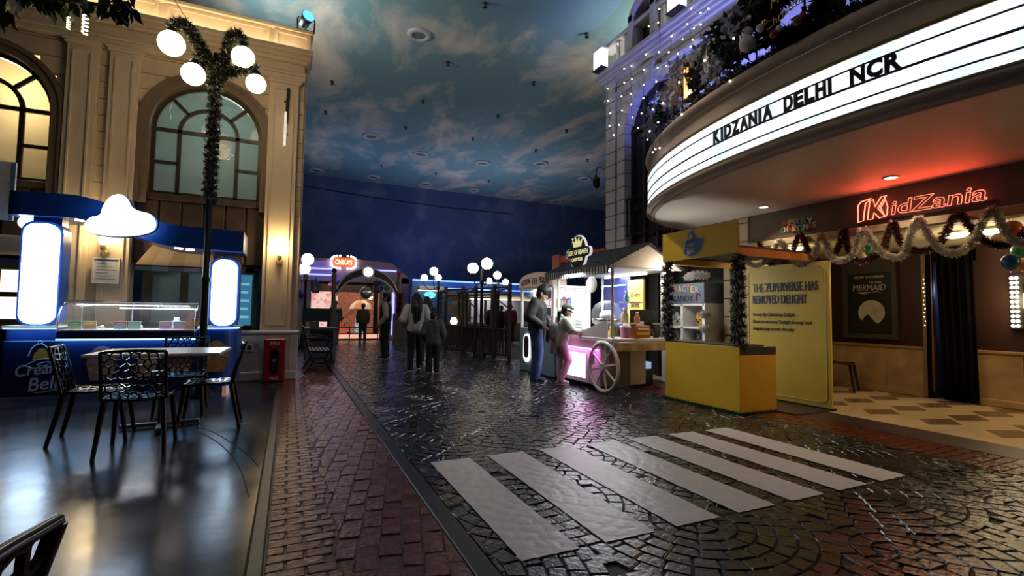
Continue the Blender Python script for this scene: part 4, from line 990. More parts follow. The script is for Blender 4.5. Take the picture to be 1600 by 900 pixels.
# ================================================================== GLOBE LAMP POSTS
m_needle = mat('dark_fir_needle', (.022, .034, .020), .7); m_frostn = mat('frosted_needle', (.55, .52, .40), .7)
m_post = mat('lamp_post_black', (.012, .012, .013), .3, .3)
lp = thing('lamp_post', 'tall black lamp post wound with fir garland carrying four white globes', 'street lamp', (-1.08, 7.95, 0))
MB().lathe([(.13, 0), (.13, .06), (.10, .10), (.085, .30), (.06, .36), (.05, .42), (.048, 1.6), (.058, 1.62), (.058, 1.66), (.044, 1.68), (.042, 4.75), (.05, 4.8), (.03, 4.9)], 18).build('post', m_post, lp)
arms = [(-.55, -.02, 4.90), (-.27, -.02, 4.53), (.33, 0, 4.92), (.51, 0, 4.56)]
GP = [gY(x, y, 7.92) for x, y in ((268, 68), (302, 116), (380, 90), (400, 131))]
allp = []
for i, g_ in enumerate(GP):
    c = Vector((g_.x+1.08, g_.y-7.95, g_.z)); r_ = (.165, .15, .155, .135)[i]
    side = -1 if c.x < 0 else 1
    top = c+Vector((-.02*side, 0, r_+.10))
    P = spline([(0, 0, 4.55), (.10*side, 0, 4.78), tuple(top+Vector((-.12*side, 0, .05))), tuple(top), tuple(c+Vector((0, 0, r_)))], 5) if i in (0, 2) else spline([(0, 0, 4.45), (.10*side, .05, 4.62), tuple(top+Vector((-.05*side, 0, .0))), tuple(c+Vector((0, 0, r_)))], 5)
    MB().tube(P, .018, 7).build('arm', m_post, lp); allp.append(P)
    MB().lathe([(.05, 0), (.065, .02), (.05, .06), (.02, .09)], 14, (c.x, c.y, c.z+r_-.015)).build('globe_cap', m_post, lp)
    MB().ball(tuple(c), r_, 24, 16).build('globe', m_globe, lp)
    light('POINT', tuple(g_), 52, (1, .75, .43), .16, name='globe_light')
gl = thing('post_garland', 'frosted fir garland spiralled round the tall lamp post and its arms', 'garland', (-1.08, 7.95, 2.75))
hel = [(.06*math.cos(a*.55), .06*math.sin(a*.55), a*.0088) for a in range(0, 205)]
tinsel(hel, .060, 420, .007, 5).build('needles', m_needle, gl); tinsel(hel, .075, 150, .0045, 6).build('frosted_tips', m_frostn, gl)
q = MB(); q2 = MB()
for P in allp:
    PP = [(p.x, p.y, p.z-2.75) for p in P]
    b_ = tinsel(PP[:-3], .115, 1700, .009, 11); q.add(b_.v, b_.f); b_ = tinsel(PP[:-3], .125, 420, .005, 12); q2.add(b_.v, b_.f)
q.build('arm_needles', m_needle, gl); q2.build('arm_frosted_tips', m_frostn, gl)
tag(MB().tube([gY(303, 47, 7.9), gY(285, 20, 8.6), gY(268, -8, 9.2)], .006, 5).build('tie_wire', m_cable), 'thin wire rising from the lamp post garland', 'wire')
def small_lamp(x, yf, heads, lab, s=1.0, col=None):
    b = gz(x, yf, 0)
    t = thing('globe_lamp_post', lab, 'street lamp', tuple(b))
    hs = []
    for hx, hy, hr in heads:
        p = CAMP+ray(hx, hy)*((Vector((b.x, b.y, 0))-Vector((0, 0, 0))).length/math.hypot(ray(hx, hy).x, ray(hx, hy).y)); hs.append((p-Vector((b.x, b.y, 0)), hr*px(p)[2]/FPX))
    zt = min(h[0].z for h in hs)-.15
    MB().lathe([(.16, 0), (.16, .08), (.11, .14), (.09, .5), (.05, .58), (.042, zt-.3), (.06, zt-.28), (.06, zt-.2), (.04, zt-.18), (.04, zt+.1), (.01, zt+.14)], 14).build('post', m_post, t)
    for h, r_ in hs:
        MB().tube(spline([(0, 0, zt-.2), (h.x*.6, h.y*.6, zt-.32), (h.x, h.y, zt-.12), (h.x, h.y, h.z-r_*.8)], 5), .016, 6).build('arm', m_post, t)
        MB().lathe([(.04, 0), (.07, .02), (.05, .05)], 12, (h.x, h.y, h.z-r_-.02)).build('gallery', m_gold, t)
        MB().ball(tuple(h), r_, 18, 12).build('globe', m_globe, t)
        light('POINT', (b.x+h.x, b.y+h.y, h.z), 16*s, (1, .76, .45), r_, name='globe_light')
    return t
small_lamp(751, 557, [(739, 419, 8.5), (761, 412, 9)], 'double globe lamp post standing beside the timber queue frame')
small_lamp(683, 536, [(663, 434, 5.5), (678, 424, 6.5), (685, 434, 5)], 'three globe lamp post behind the woman in the white hoodie', 1.5)
small_lamp(778, 533, [(764, 439, 5), (777, 430, 6), (790, 441, 5)], 'three globe lamp post between queue frame and claw machine', 1.5)
small_lamp(474, 545, [(481, 405, 9), (476, 420, 8.5)], 'double globe lamp beside the plinth corner before the stage', .8)
# ================================================================== YELLOW BOOTH (front faces -X)
bo = thing('yellow_booth', 'yellow ice cream booth with counter, bell logo and back panel', 'booth', (5.14, 5.0, 0), -PI/2)
m_yd = mat('yellow_side', (.72, .40, .03), .5)
MB().box(-.66, .655, 0, .45, .02, .84, b=.004).build('counter', m_yellow, bo)
MB().box(.655, .668, .003, .66, .02, .735, b=.002).build('counter_side', m_yd, bo)
MB().box(.655, .664, .004, .66, .735, .84).build('recess_shade', m_dark, bo)  # dark plate painted for the shade in the counter opening
MB().box(-.64, .64, .02, .47, .84, .86, b=.004).build('counter_top', m_dark, bo)
MB().box(-.68, .68, -.03, .0, 2.03, 2.45, b=.004).build('sign_board', m_yellow, bo)
MB().box(.64, .68, 0, 1.42, 2.0, 2.10, b=.004).build('roof_beam', m_yd, bo); MB().box(-.68, -.64, 0, 1.42, 2.0, 2.10, b=.004).build('roof_beam', m_yd, bo)
MB().box(-.66, .66, 0, 1.42, 2.10, 2.13).build('roof', m_dark, bo)
for x in (-.63, .63): MB().box(x-.02, x+.02, .0, .04, .84, 2.04).build('post', m_dark, bo)
for y_ in (1.36,): MB().box(-.66, -.62, y_, y_+.04, 0, 2.0).build('post', m_dark, bo)
MB().box(-.36, .92, 1.38, 1.42, .02, 1.99, b=.004).build('back_panel', mat('olive_yellow_panel', (.62, .45, .06), .5, var=.05, vsc=2), bo)
MB().box(-.38, .94, 1.37, 1.45, 0, .03).build('panel_foot', m_black, bo); MB().box(-.66, .93, .66, 1.4, 0.001, .012).build('booth_floor', m_brownband, bo)
MB().ring(rrect(-.33, .87, .09, 1.93, .07), rrect(-.323, .863, .097, 1.923, .065), 1.372, 1.381).build('panel_border', mat('pale_line', (.70, .66, .40), .5), bo, fix=True)
for k, (s_, z, wd) in enumerate((('THE ZUPERVERSE HAS', 1.60, 1.02), ('REMOVED DELIGHT', 1.42, .86))): text(s_, mat('navy_ink', (.012, .02, .045), .5), bo, -.25+wd/2, 1.375, z, width=wd, height=.13, bold=.012)
for k, (s_, wd) in enumerate((('Scoop Up Christmas Delight \u2014', .76), ("Unite to restore 'Delight Energy' and", .92), ('reignite joy across the city', .67))): text(s_, mat('navy_ink'), bo, -.25+wd/2, 1.375, 1.22-k*.105, width=wd, height=.068)
# logo on the sign board
m_lb = mat('logo_blue', (.02, .09, .34), .4)
lg = spline([(-.13, .02, 0), (-.11, .16, 0), (-.05, .22, 0), (-.03, .30, 0), (.03, .32, 0), (.06, .25, 0), (.12, .20, 0), (.20, .19, 0), (.19, .10, 0), (.13, .02, 0), (.0, -.03, 0), (-.13, .02, 0)], 4)[:-1]
MB().prism([(-.10+p.x*1.12, 2.085+p.y*1.12) for p in lg], -.038, -.03).build('logo_border', mat('logo_pale', (.30, .42, .62), .4), bo, fix=True)
MB().prism([(-.10+p.x, 2.095+p.y) for p in lg], -.042, -.03).build('logo', m_lb, bo, fix=True)
text('Cream', m_white, bo, -.10, -.045, 2.19, width=.21, height=.07, shear=.2, tilt=-.25); text('Bell', m_white, bo, -.09, -.045, 2.10, width=.14, height=.07, shear=.2, tilt=-.25)
MB().prism([(-.13, 2.30), (-.06, 2.32), (-.08, 2.38), (-.12, 2.37)], -.045, -.04).build('logo_bell', m_cy, bo, fix=True)
for k, (x, lab) in enumerate(((.63, 'thick dark tinsel garland wound down the booth post nearest the back panel text'), (-.63, 'thick dark tinsel garland wound down the booth post nearest the candy cart'))):
    t = thing('tinsel_garland', lab, 'garland', (5.15, 5.0-x, .86), -PI/2)
    hel = [(.05*math.cos(a*.6), .01+.05*math.sin(a*.6), a*.0117) for a in range(0, 100)]
    tinsel(hel, .075, 420, .007, 20+k).build('strands', mat('dark_tinsel', (.03, .033, .032), .35), t); tinsel(hel, .095, 110, .0045, 22+k).build('pale_tips', mat('pale_tinsel', (.32, .33, .32), .4), t)
# turf strip along the booth foot
mb = MB(); R = random.Random(4)
for k in range(900):
    u = R.uniform(-.68, .70); x, y = (u, -.012-R.random()*.03) if R.random() < .8 else (.672+R.random()*.02, R.uniform(0, .66)); a = R.uniform(-.02, .02); hgt = R.uniform(.02, .065)
    mb.add([(x-.004, y, 0), (x+.004, y, 0), (x+a, y-.01, hgt)], [(0, 1, 2)])
o = mb.build('turf_fringe', mat('artificial_turf', (.02, .09, .02), .7), bo); o['kind'] = 'stuff'
# ================================================================== CANDY ARCADE SEEN THROUGH THE BOOTH
ar = thing('candy_vending_cabinet', 'white plush toy cabinet lettered CHARACTER CANDY behind the yellow booth', 'cabinet', (6.35, 6.48, 0), -PI/2)
MB().box(-.62, .42, 0, .5, 0, .7, b=.01).build('base', m_white, ar); MB().box(-.62, .42, .45, .5, .7, 1.78).build('back', m_dark, ar)
for x in (-.60, -.10, .40): MB().box(x-.03, x+.03, 0, .48, .7, 1.45, b=.006).build('upright', m_white, ar)
for z in (.70, 1.02, 1.42): MB().box(-.62, .42, 0, .48, z-.02, z+.02, b=.006).build('shelf', m_white, ar)
MB().box(-.63, .43, -.01, .5, 1.44, 1.80, b=.01).build('header', mat('slate_header', (.09, .12, .16), .4), ar)
for i, ch in enumerate('CHARACTER'): text(ch, mat('candy_%d' % (i % 3), ((.6, .12, .08), (.6, .45, .12), (.35, .4, .45))[i % 3], .5), ar, -.52+i*.1, -.016, 1.62+.035*math.sin(i*PI/8), width=.085, height=.11, name='letter', bold=.02)
text('CANDY', m_text, ar, -.06, -.016, 1.48, width=.5, height=.10); MB().tube(spline([(.27, -.02, 1.48), (.27, -.02, 1.58), (.31, -.02, 1.62), (.34, -.02, 1.57)], 4), .012, 6).build('candy_cane', m_red, ar)
light('AREA', (6.4, 6.5, 1.40), .5, (1, .9, .75), .8, (6.4, 6.5, 0), name='cabinet_light')
pl = [(-.35, 1.04, (.40, .36, .32), 'grey plush mouse with round ears in the upper cabinet bay'), (.15, 1.04, (.55, .28, .07), 'orange plush fox with pointed ears in the upper cabinet bay'), (-.35, .72, (.5, .46, .42), 'pale plush bear in the lower cabinet bay'), (.15, .72, (.14, .13, .13), 'charcoal plush cat in the lower cabinet bay')]
for i, (x, z, c, lab) in enumerate(pl):
    t = thing('plush_toy', lab, 'plush toy', (6.35+.22, 6.48-x, z), -PI/2); m_p = mat('plush_%d' % i, c, .9, bump=.3, bsc=90)
    MB().ball((0, 0, .10), .10, 14, 10, (1.05, .8, 1)).build('head', m_p, t)
    for s_ in (-1, 1):
        if i in (1, 3): MB().lathe([(.05, 0), (.03, .06), (.005, .11)], 10, (s_*.08, 0, .15), T=None).build('ear', m_p, t)
        else: MB().ball((s_*.09, 0, .21), .055, 12, 8, (1, .5, 1)).build('ear', m_p, t)
        MB().ball((s_*.035, -.075, .12), .012, 8, 6).build('eye', m_text, t)
    MB().ball((0, -.085, .085), .022, 8, 6).build('nose', m_text, t); MB().ball((0, 0, .0), .06, 10, 8, (1.2, .9, .6)).build('body', m_p, t)
# snowy branches beside the cabinet
for k, z in enumerate((1.0, 1.25, 1.9)):
    P = [(6.3, 6.05, z), (6.28, 5.98, z+.02), (6.30, 5.90, z-.02)] if k < 2 else [(6.35, 6.45, z), (6.3, 6.2, z+.03), (6.35, 5.98, z)]
    t = thing('snow_branch', 'white frosted branch %s the plush toy cabinet' % ('low beside', 'high beside', 'above')[k], 'branch', P[0])
    PP = [Vector(p)-Vector(P[0]) for p in P]; tinsel(PP, .085, 1500, .012, 31+k).build('frosted_needles', mat('snow_flock', (.62, .62, .60), .8), t); MB().tube(PP, .012, 6).build('twig', m_brown, t)
# ================================================================== CANDY FLOSS CART (front faces -X)
ct = thing('candy_floss_cart', 'white candy floss cart with pink glow, black shingle roof and spoked wheel', 'cart', (4.55, 7.1, 0), -PI/2)
m_cart = mat('cart_white', (.66, .60, .62), .4); m_cart2 = mat('cart_cream', (.55, .52, .44), .45); m_cw_led = emat('cart_white_led', (.90, .94, 1), 6); m_pink = emat('pink_led', (1, .25, .85), 7)
MB().box(-.84, .58, .03, .95, .07, .66, b=.008).build('body', m_cart, ct)
MB().box(-.86, .60, .0, .98, .66, .80, b=.01).build('apron', m_cart, ct)
MB().ring([(-.72, .10), (.28, .10), (.28, .62), (-.72, .62)], [(-.66, .16), (.22, .16), (.22, .57), (-.66, .57)], -.02, .04).build('panel_frame', m_cart, ct, fix=True)
MB().box(-.67, .23, .0, .035, .15, .58).build('light_panel', emat('cart_panel_glow', (.85, .92, 1), 3.2), ct)
MB().box(-.84, .56, -.01, .0, .645, .66).build('pink_strip', m_pink, ct)
light('AREA', (4.50, 7.0, .66), 5, (1, .2, .8), 1.3, (4.3, 7.0, 0), .05, name='pink_led_light')
MB().box(.56, .585, .03, .62, .07, .66).build('olive_side', mat('olive_grey', (.26, .25, .18), .5), ct)
for x in (-.7, .45):
    for y_ in (.15, .85): MB().cyl((x, y_, 0), (x, y_, .08), .03, n=8).build('foot', m_black, ct)
m_marb = mat('tan_marble', (.52, .40, .26), .25, c2=(.30, .17, .08), vsc=7)
MB().box(-.88, .96, -.03, 1.18, .80, .86, b=.012).build('counter', m_cart, ct)
MB().box(.88, .97, .0, 1.16, .66, .80, b=.006).build('end_apron', m_marb, ct); MB().box(.6, .97, -.005, .02, .67, .80).build('front_apron', m_cart, ct)
wv = [(-.86, .86), (.80, .86)]+[(.80-.1*i, 1.13-.20*math.sin(i/16*PI)**1.5+.06*(i/16)) for i in range(17)]
MB().prism(wv, -.02, .01).build('wave_board', m_cart, ct, fix=True)
# posts
def turned(x, y_): MB().lathe([(.03, 0), (.03, .18), (.022, .22), (.032, .28), (.02, .34), (.026, .6), (.02, .84), (.032, .9), (.022, .96), (.03, 1.0), (.03, 1.14)], 12, (x, y_, .86)).build('turned_post', m_cart2, ct)
for x in (-.82, .86):
    for y_ in (.05, 1.05): turned(x, y_)
# roof
m_shing = mat('black_shingle', (.018, .019, .022), .6, bump=.2, bsc=40)
NX = 14
for row in range(7):
    u0, u1 = row/7, (row+1)/7
    for side in (0, 1):
        ya, yb, za, zb = (-.14+.82*u0, -.14+.82*u1, 1.985+.40*u0, 1.985+.40*u1) if side == 0 else (1.40-.72*u0, 1.40-.72*u1, 1.985+.40*u0, 1.985+.40*u1)
        for i in range(NX):
            o_ = .075 if row % 2 else 0; xa, xb = max(-1.02, -1.02+i*.15-o_), min(1.02, -1.02+(i+1)*.15-o_-.006)
            if xb-xa < .02: continue
            MB().add([(xa, ya, za+.012), (xb, ya, za+.012), (xb, yb, zb+.003), (xa, yb, zb+.003), (xa, ya, za-.01), (xb, ya, za-.01), (xb, yb, zb-.02), (xa, yb, zb-.02)], [(0, 1, 2, 3), (7, 6, 5, 4), (0, 4, 5, 1), (1, 5, 6, 2), (2, 6, 7, 3), (3, 7, 4, 0)]).build('shingle', m_shing, ct, fix=side == 1)
MB().box(-1.03, 1.03, .65, .71, 2.365, 2.40, b=.01).build('ridge_cap', m_shing, ct)
for x in (.96, -.98): MB().prism([(-.13, 1.97), (1.39, 1.97), (.68, 2.36)], 0, .03, T=Matrix.Translation((x, 0, 0)) @ Matrix.Rotation(PI/2, 4, 'Z')).build('gable_board', mat('tan_gable', (.80, .66, .50), .6), ct, fix=True)
MB().box(-.98, .98, 0, 1.2, 1.955, 1.97).build('roof_ceiling', m_white, ct)
m_v1 = mat('valance_white', (.62, .66, .68), .6); m_v2 = mat('valance_black', (.02, .022, .025), .6)
for k in range(50): MB().box(-1.02+k*.0408, -1.02+k*.0408+.039, -.145, -.138, 1.86 if k % 2 else 1.85, 1.985).build('valance_strip', (m_v1, m_v2)[k % 2], ct)
# lights under roof
for x0, x1, y_ in ((-.8, .75, .1), (-.6, .6, .95)): MB().cyl((x0, y_, 1.93), (x1, y_, 1.93), .014, n=8).build('light_tube', m_cw_led, ct)
light('AREA', (5.0, 7.1, 1.92), 70, (.93, .96, 1), 1.5, (5.0, 7.1, 0), .6, name='cart_roof_light')
# back boards
MB().box(-.86, -.05, 1.08, 1.12, .86, 1.95).build('back_board', mat('navy_board', (.02, .025, .12), .5), ct)
MB().box(-.05, .38, 1.06, 1.10, .86, 1.86).build('yellow_board', mat('ochre_board', (.55, .38, .07), .5), ct)
text('So very', m_text, ct, .17, 1.05, 1.52, width=.26, height=.12, rz=0, name='board_lettering'); text('sweet', m_text, ct, .17, 1.05, 1.36, width=.24, height=.11, name='board_lettering')
MB().cyl((-.8, 1.06, 1.78), (-.1, 1.06, 1.78), .012, n=8).build('blue_tube', emat('blue_tube', (.2, .4, 1), 6), ct)
for z in (1.08, 1.42): MB().box(.62, .92, .35, .62, z, z+.02).build('shelf', m_cart, ct)
# wheel
wh = MB(); cw_ = Vector((.80, -.07, .41))
wh.tube([(cw_.x+.375*math.cos(a), cw_.y, cw_.z+.375*math.sin(a)) for a in [2*PI*i/36 for i in range(36)]], .030, 8, closed=True)
wl_ = wh.build('wheel_rim', m_cart, ct)
MB().cyl(cw_+Vector((0, -.05, 0)), cw_+Vector((0, .05, 0)), .06, n=16).build('wheel_hub', m_cart, ct)
for i in range(8):
    a = i*PI/4+.2; MB().tube([cw_+Vector((.05*math.cos(a), 0, .05*math.sin(a))), cw_+Vector((.36*math.cos(a), 0, .36*math.sin(a)))], [.022, .015], 6).build('wheel_spoke', m_cart, ct)
MB().tube([(.86, -.05, .79), (.62, -.05, .78), (.52, -.05, .70), (.48, -.05, .42)], .03, 8).build('fender', m_cart, ct); MB().box(.74, .84, -.05, .0, .42, .80).build('wheel_bracket', m_cart, ct)
# roof sign
sg = thing('cart_sign', 'black oval sign with crown reading TASTE OF HEAVEN CANDY FLOSS on cart roof', 'sign', (4.58, 7.22, 1.99), -PI/2)
ov = lambda s_: [(s_*.20*math.cos(a), .32+s_*.31*math.sin(a)) for a in [2*PI*i/32 for i in range(32)]]
def plate(s_, y0, y1, m, nm):
    P = [(-.34*s_-.0, .32-.09*s_), (-.34*s_, .32+.09*s_)]
    a0 = math.asin(.09/.31)
    out = [(.27*s_*math.cos(a), .32+s_*.31*math.sin(a)) for a in [a0+(PI-2*a0)*i/14 for i in range(15)]]
    left = [(-.34*s_+.09*s_*(1-math.cos(b)) -.09*s_, .32+.09*s_*math.cos(b)) for b in []]
    L = [(-.32*s_-.08*s_*math.sin(b), .32+.085*s_*math.cos(b)) for b in [PI*i/8 for i in range(9)]]
    low = [(.27*s_*math.cos(a), .32+s_*.31*math.sin(a)) for a in [PI+a0+(PI-2*a0)*i/14 for i in range(15)]]
    Rr = [(.32*s_+.08*s_*math.sin(b), .32-.085*s_*math.cos(b)) for b in [PI*i/8 for i in range(9)]]
    MB().prism(out+L+low+Rr, y0, y1).build(nm, m, sg, fix=True)
plate(1.0, 0, .04, mat('pale_edge', (.7, .7, .7), .4, e=(.9, .9, 1), es=.6), 'rim'); plate(.94, -.01, .02, m_text, 'plate')
m_sl = mat('sign_gold', (.8, .75, .4), .4, e=(1, .95, .5), es=.55)
text('TASTE OF HEAVEN', m_sl, sg, 0, -.016, .28, width=.66, height=.085); text('CANDY FLOSS', m_sl, sg, 0, -.016, .17, width=.34, height=.06, bold=.02)
MB().prism([(-.12, .42), (.12, .42), (.16, .55), (.08, .50), (.045, .58), (0, .50), (-.045, .58), (-.08, .50), (-.16, .55)], -.018, -.008).build('crown', m_sl, sg, fix=True)
for x in (-.16, -.055, .055, .16): MB().ball((x, -.012, .575), .014, 8, 6).build('crown_pearl', m_sl, sg)
for x in (-.12, .12): MB().tube([(x, .02, .06), (x, .10, .0), (x, .25, .14)], .012, 6).build('strut', m_black, sg)
t = thing('red_signboard', 'red board rising behind the candy cart roof', 'board', (5.62, 8.9, 2.18), -PI/2)
MB().box(-1.0, 1.02, 0, .06, .22, .37, b=.01).build('board', mat('red_board', (.50, .06, .025), .5), t); MB().box(-1.05, -.72, -.02, .06, .08, .42, b=.01).build('board_end', mat('red_board'), t)
for x in (-.9, .3): MB().box(x-.02, x+.02, .03, .06, -2.18, .24).build('post', m_black, t)
# things on the cart
def cart_pt(x, y_, z): return (4.55+y_, 7.1-x, z)
t = thing('candy_floss_machine', 'candy floss machine with clear dome on the cart counter', 'machine', cart_pt(.20, .42, .86))
MB().box(-.2, .2, -.2, .2, 0, .16, b=.02).build('base', m_chrome, t); MB().lathe([(.12, .16), (.24, .22), (.26, .30), (.25, .30), (.22, .23), (.05, .18)], 22).build('bowl', mat('steel_bowl', (.7, .7, .7), .25, 1), t)
MB().lathe([(.26, .30), (.26, .42), (.20, .54), (.1, .60), (.01, .615)], 22).build('dome', m_glass, t); MB().ball((0, 0, .34), .13, 14, 10, (1, 1, .8)).build('floss', mat('white_floss', (.75, .75, .75), .9, bump=.4, bsc=40), t)
t = thing('price_board', 'white printed price cards standing on the cart counter far end', 'price cards', cart_pt(-.42, .30, .86), -PI/2)
MB().box(-.30, .22, 0, .02, 0, .42, b=.004).build('large_card', mat('lit_card', (.75, .75, .75), .5, e=(1, 1, 1), es=.25), t); MB().box(-.02, .26, -.12, -.10, 0, .32, b=.004).build('small_card', mat('lit_card'), t)
for k in range(4): MB().box(.02, .2, -.124, -.119, .06+k*.06, .075+k*.06).build('print_line', mat('print_grey', (.3, .4, .45), .5), t)
t = thing('round_disc_sign', 'round white disc sign hanging under the cart roof edge', 'sign', cart_pt(.35, .0, 1.72), -PI/2)
MB().cyl((0, -.02, 0), (0, .02, 0), .13, n=24).build('disc', mat('cream_disc', (.72, .66, .6), .5), t); MB().tube([(0, 0, .13), (0, 0, .25)], .005, 5).build('cord', m_black, t)
bot = [(.70, .45, 1.44, (.18, .42, .52), 'teal syrup bottle on the upper cart shelf'), (.72, .40, 1.10, (.62, .5, .32), 'large amber bottle on the lower cart shelf'), (.64, .48, 1.10, (.15, .35, .5), 'blue bottle on the lower cart shelf'), (.84, .55, 1.10, (.6, .2, .1), 'short red bottle on the lower cart shelf'), (.62, .2, .86, (.72, .55, .1), 'yellow bottle at the corner of the cart counter')]
for i, (x, y_, z, c, lab) in enumerate(bot):
    t = thing('syrup_bottle', lab, 'bottle', cart_pt(x, y_, z)); s_ = 1.15 if i == 1 else .85
    MB().lathe([(.05*s_, 0), (.055*s_, .02), (.055*s_, .11*s_), (.025*s_, .15*s_), (.022*s_, .18*s_)], 14).build('body', mat('syrup_%d' % i, c, .15), t); MB().lathe([(.028*s_, .178*s_), (.028*s_, .21*s_), (.004, .212*s_)], 12).build('cap', m_white, t)
t = thing('sprinkle_tub', 'clear tub of pink sprinkles on the cart end counter', 'tub', cart_pt(.86, .30, .86)); MB().lathe([(.07, 0), (.085, .16), (.08, .17)], 16).build('tub', mat('pink_tub', (.5, .2, .3), .3), t); MB().lathe([(.088, .165), (.088, .19), (.03, .20), (.03, .24), (.005, .245)], 16).build('lid', m_white, t)
t = thing('orange_carton', 'orange and yellow printed carton on the cart end counter', 'carton', cart_pt(.88, .58, .86), .1); MB().box(-.16, .16, -.07, .07, 0, .20, b=.006).build('box', mat('orange_box', (.55, .15, .03), .5), t); MB().box(-.15, .15, -.075, -.07, .05, .10).build('yellow_band', m_cy, t); MB().box(-.12, .12, -.076, -.07, .13, .16).build('print', m_cw, t)
t = thing('card_terminal', 'dark till screen with a white card behind the orange carton', 'till', cart_pt(.70, .78, .86), -.1)
MB().box(-.24, .24, -.02, .03, .12, .46, b=.012).build('screen', m_black, t); MB().box(-.05, .05, 0, .05, 0, .14).build('stand', m_black, t); MB().box(-.14, -.0, -.035, -.022, .14, .26).build('white_card', m_white, t); MB().box(-.15, .15, -.08, .1, 0, .012).build('foot', m_black, t)
t = thing('cup_stack', 'stack of dark cups at the end of the cart counter', 'cups', cart_pt(.86, .93, .86)); MB().lathe([(.05, 0), (.06, .12), (.055, .125), (.065, .22), (.06, .225)], 14).build('cups', m_dark, t); MB().lathe([(.066, .21), (.068, .235), (.05, .24)], 14).build('top_rim', mat('grey_rim', (.2, .2, .2), .4), t)
t = thing('blue_display_box', 'small pale blue lit box on the ground behind the cart', 'box', (5.75, 6.9, .0)); MB().box(-.13, .13, -.08, .08, .28, .40, b=.01).build('case', mat('pale_blue_lit', (.4, .55, .7), .4, e=(.4, .6, .9), es=.5), t); MB().box(-.15, .15, -.1, .1, 0, .28, b=.01).build('stand', m_black, t)
t = thing('work_lamp', 'small white work lamp clipped under the cart gable', 'work lamp', cart_pt(.99, .98, 1.90)); MB().lathe([(.02, .06), (.05, .03), (.06, -.02), (.055, -.02)], 14).build('shade', m_white, t); MB().ball((0, 0, -.015), .045, 12, 8).build('bulb', emat('work_bulb', (1, .97, .92), 16), t); MB().cyl((0, 0, .05), (0, 0, .08), .012, n=6).build('clip', m_black, t)
light('POINT', (5.53, 5.98, 1.86), 16, (1, .97, .90), .06, name='work_lamp_light')
# ================================================================== ACTION FIGURE MACHINE
cm = thing('claw_machine', 'pale blue arched prize machine lettered ACTION FIGURE beside the cart', 'prize machine', (4.55, 8.78, 0), -PI/2)
m_cb = mat('pale_blue_panel', (.26, .40, .52), .4)
MB().box(-.74, .74, .02, .85, .03, .93, b=.01).build('base', m_cb, cm); MB().box(-.72, .72, .04, .83, 0, .03).build('kick', m_black, cm)
MB().prism(rrect(-.50, -.22, .22, .80, .13), -.005, .03).build('oval_light', emat('oval_glow', (1, .95, .85), 2.5), cm, fix=True); MB().prism(rrect(-.47, -.25, .30, .77, .10), -.012, .02).build('oval_window', mat('dark_print', (.05, .04, .04), .3, var=.5, vsc=20), cm, fix=True)
MB().box(-.74, .74, .78, .85, .93, 1.75).build('back', mat('lit_white_back', (.8, .8, .78), .6, e=(1, .96, .9), es=.7), cm)
for x in (-.70, .70, .26, -.1):
    for y_ in (.05, .8): MB().box(x-.028, x+.028, y_-.028, y_+.028, .93, 1.76, b=.006).build('corner_post', m_white, cm)
MB().box(-.70, .70, .03, .035, .95, 1.74).build('glass', m_glass, cm)
MB().box(-.74, .74, .0, .85, 1.74, 1.78).build('roof', m_white, cm)
MB().prism([(-.74, 1.78), (.74, 1.78)]+[(.74*math.cos(a)*(1 if abs(math.cos(a)) < .9 else 1), 1.80+.27*math.sin(a)**.6) for a in [PI*(i+.5)/20 for i in range(20)]], -.01, .3).build('arch_header', mat('dusty_pink', (.52, .36, .30), .5, e=(1, .7, .55), es=.12), cm, fix=True)
for s_, x0, tl in (('ACTION', -.40, -.12), ('FIGURE', .40, .12)): text(s_, m_text, cm, x0, -.018, 1.83, width=.42, height=.12, tilt=tl, bold=.03)
for i in range(3):
    x = -.08+i*.08; MB().box(x-.012, x+.012, -.016, -.008, 1.82, 1.92).build('figure_icon', m_text, cm); MB().ball((x, -.012, 1.945), .016, 8, 6).build('figure_icon', m_text, cm); MB().box(x-.03, x+.03, -.016, -.008, 1.885, 1.90).build('figure_icon', m_text, cm)
light('AREA', (4.98, 8.78, 1.72), 16, (1, .97, .92), 1.2, (4.98, 8.78, 0), .5, name='machine_light')
R = random.Random(8)
for i in range(26):
    col = [(.5, .1, .1), (.1, .2, .5), (.5, .4, .1), (.1, .35, .2), (.4, .4, .42), (.3, .12, .35)][i % 6]
    x, z = -.60+(i % 13)*.1, 1.02 if i < 13 else 1.38
    t = thing('toy_figure', 'small %s boxed toy figure on the %s shelf of the prize machine' % (('red', 'blue', 'ochre', 'green', 'grey', 'purple')[i % 6], ('lower', 'upper')[i // 13]), 'toy figure', (4.55+.45, 8.78-x, z), -PI/2, 'toys on the %s shelf of the prize machine' % ('lower', 'upper')[i // 13])
    MB().box(-.035, .035, -.03, .03, 0, .15+.05*R.random(), b=.006).build('box', mat('toy_%d' % (i % 6), col, .4), t); MB().box(-.025, .025, -.035, -.03, .03, .12).build('blister', mat('toy_pale', (.6, .58, .55), .3), t)
for z in (1.0, 1.36): MB().box(-.70, .70, .3, .6, z, z+.018).build('shelf', m_white, cm)
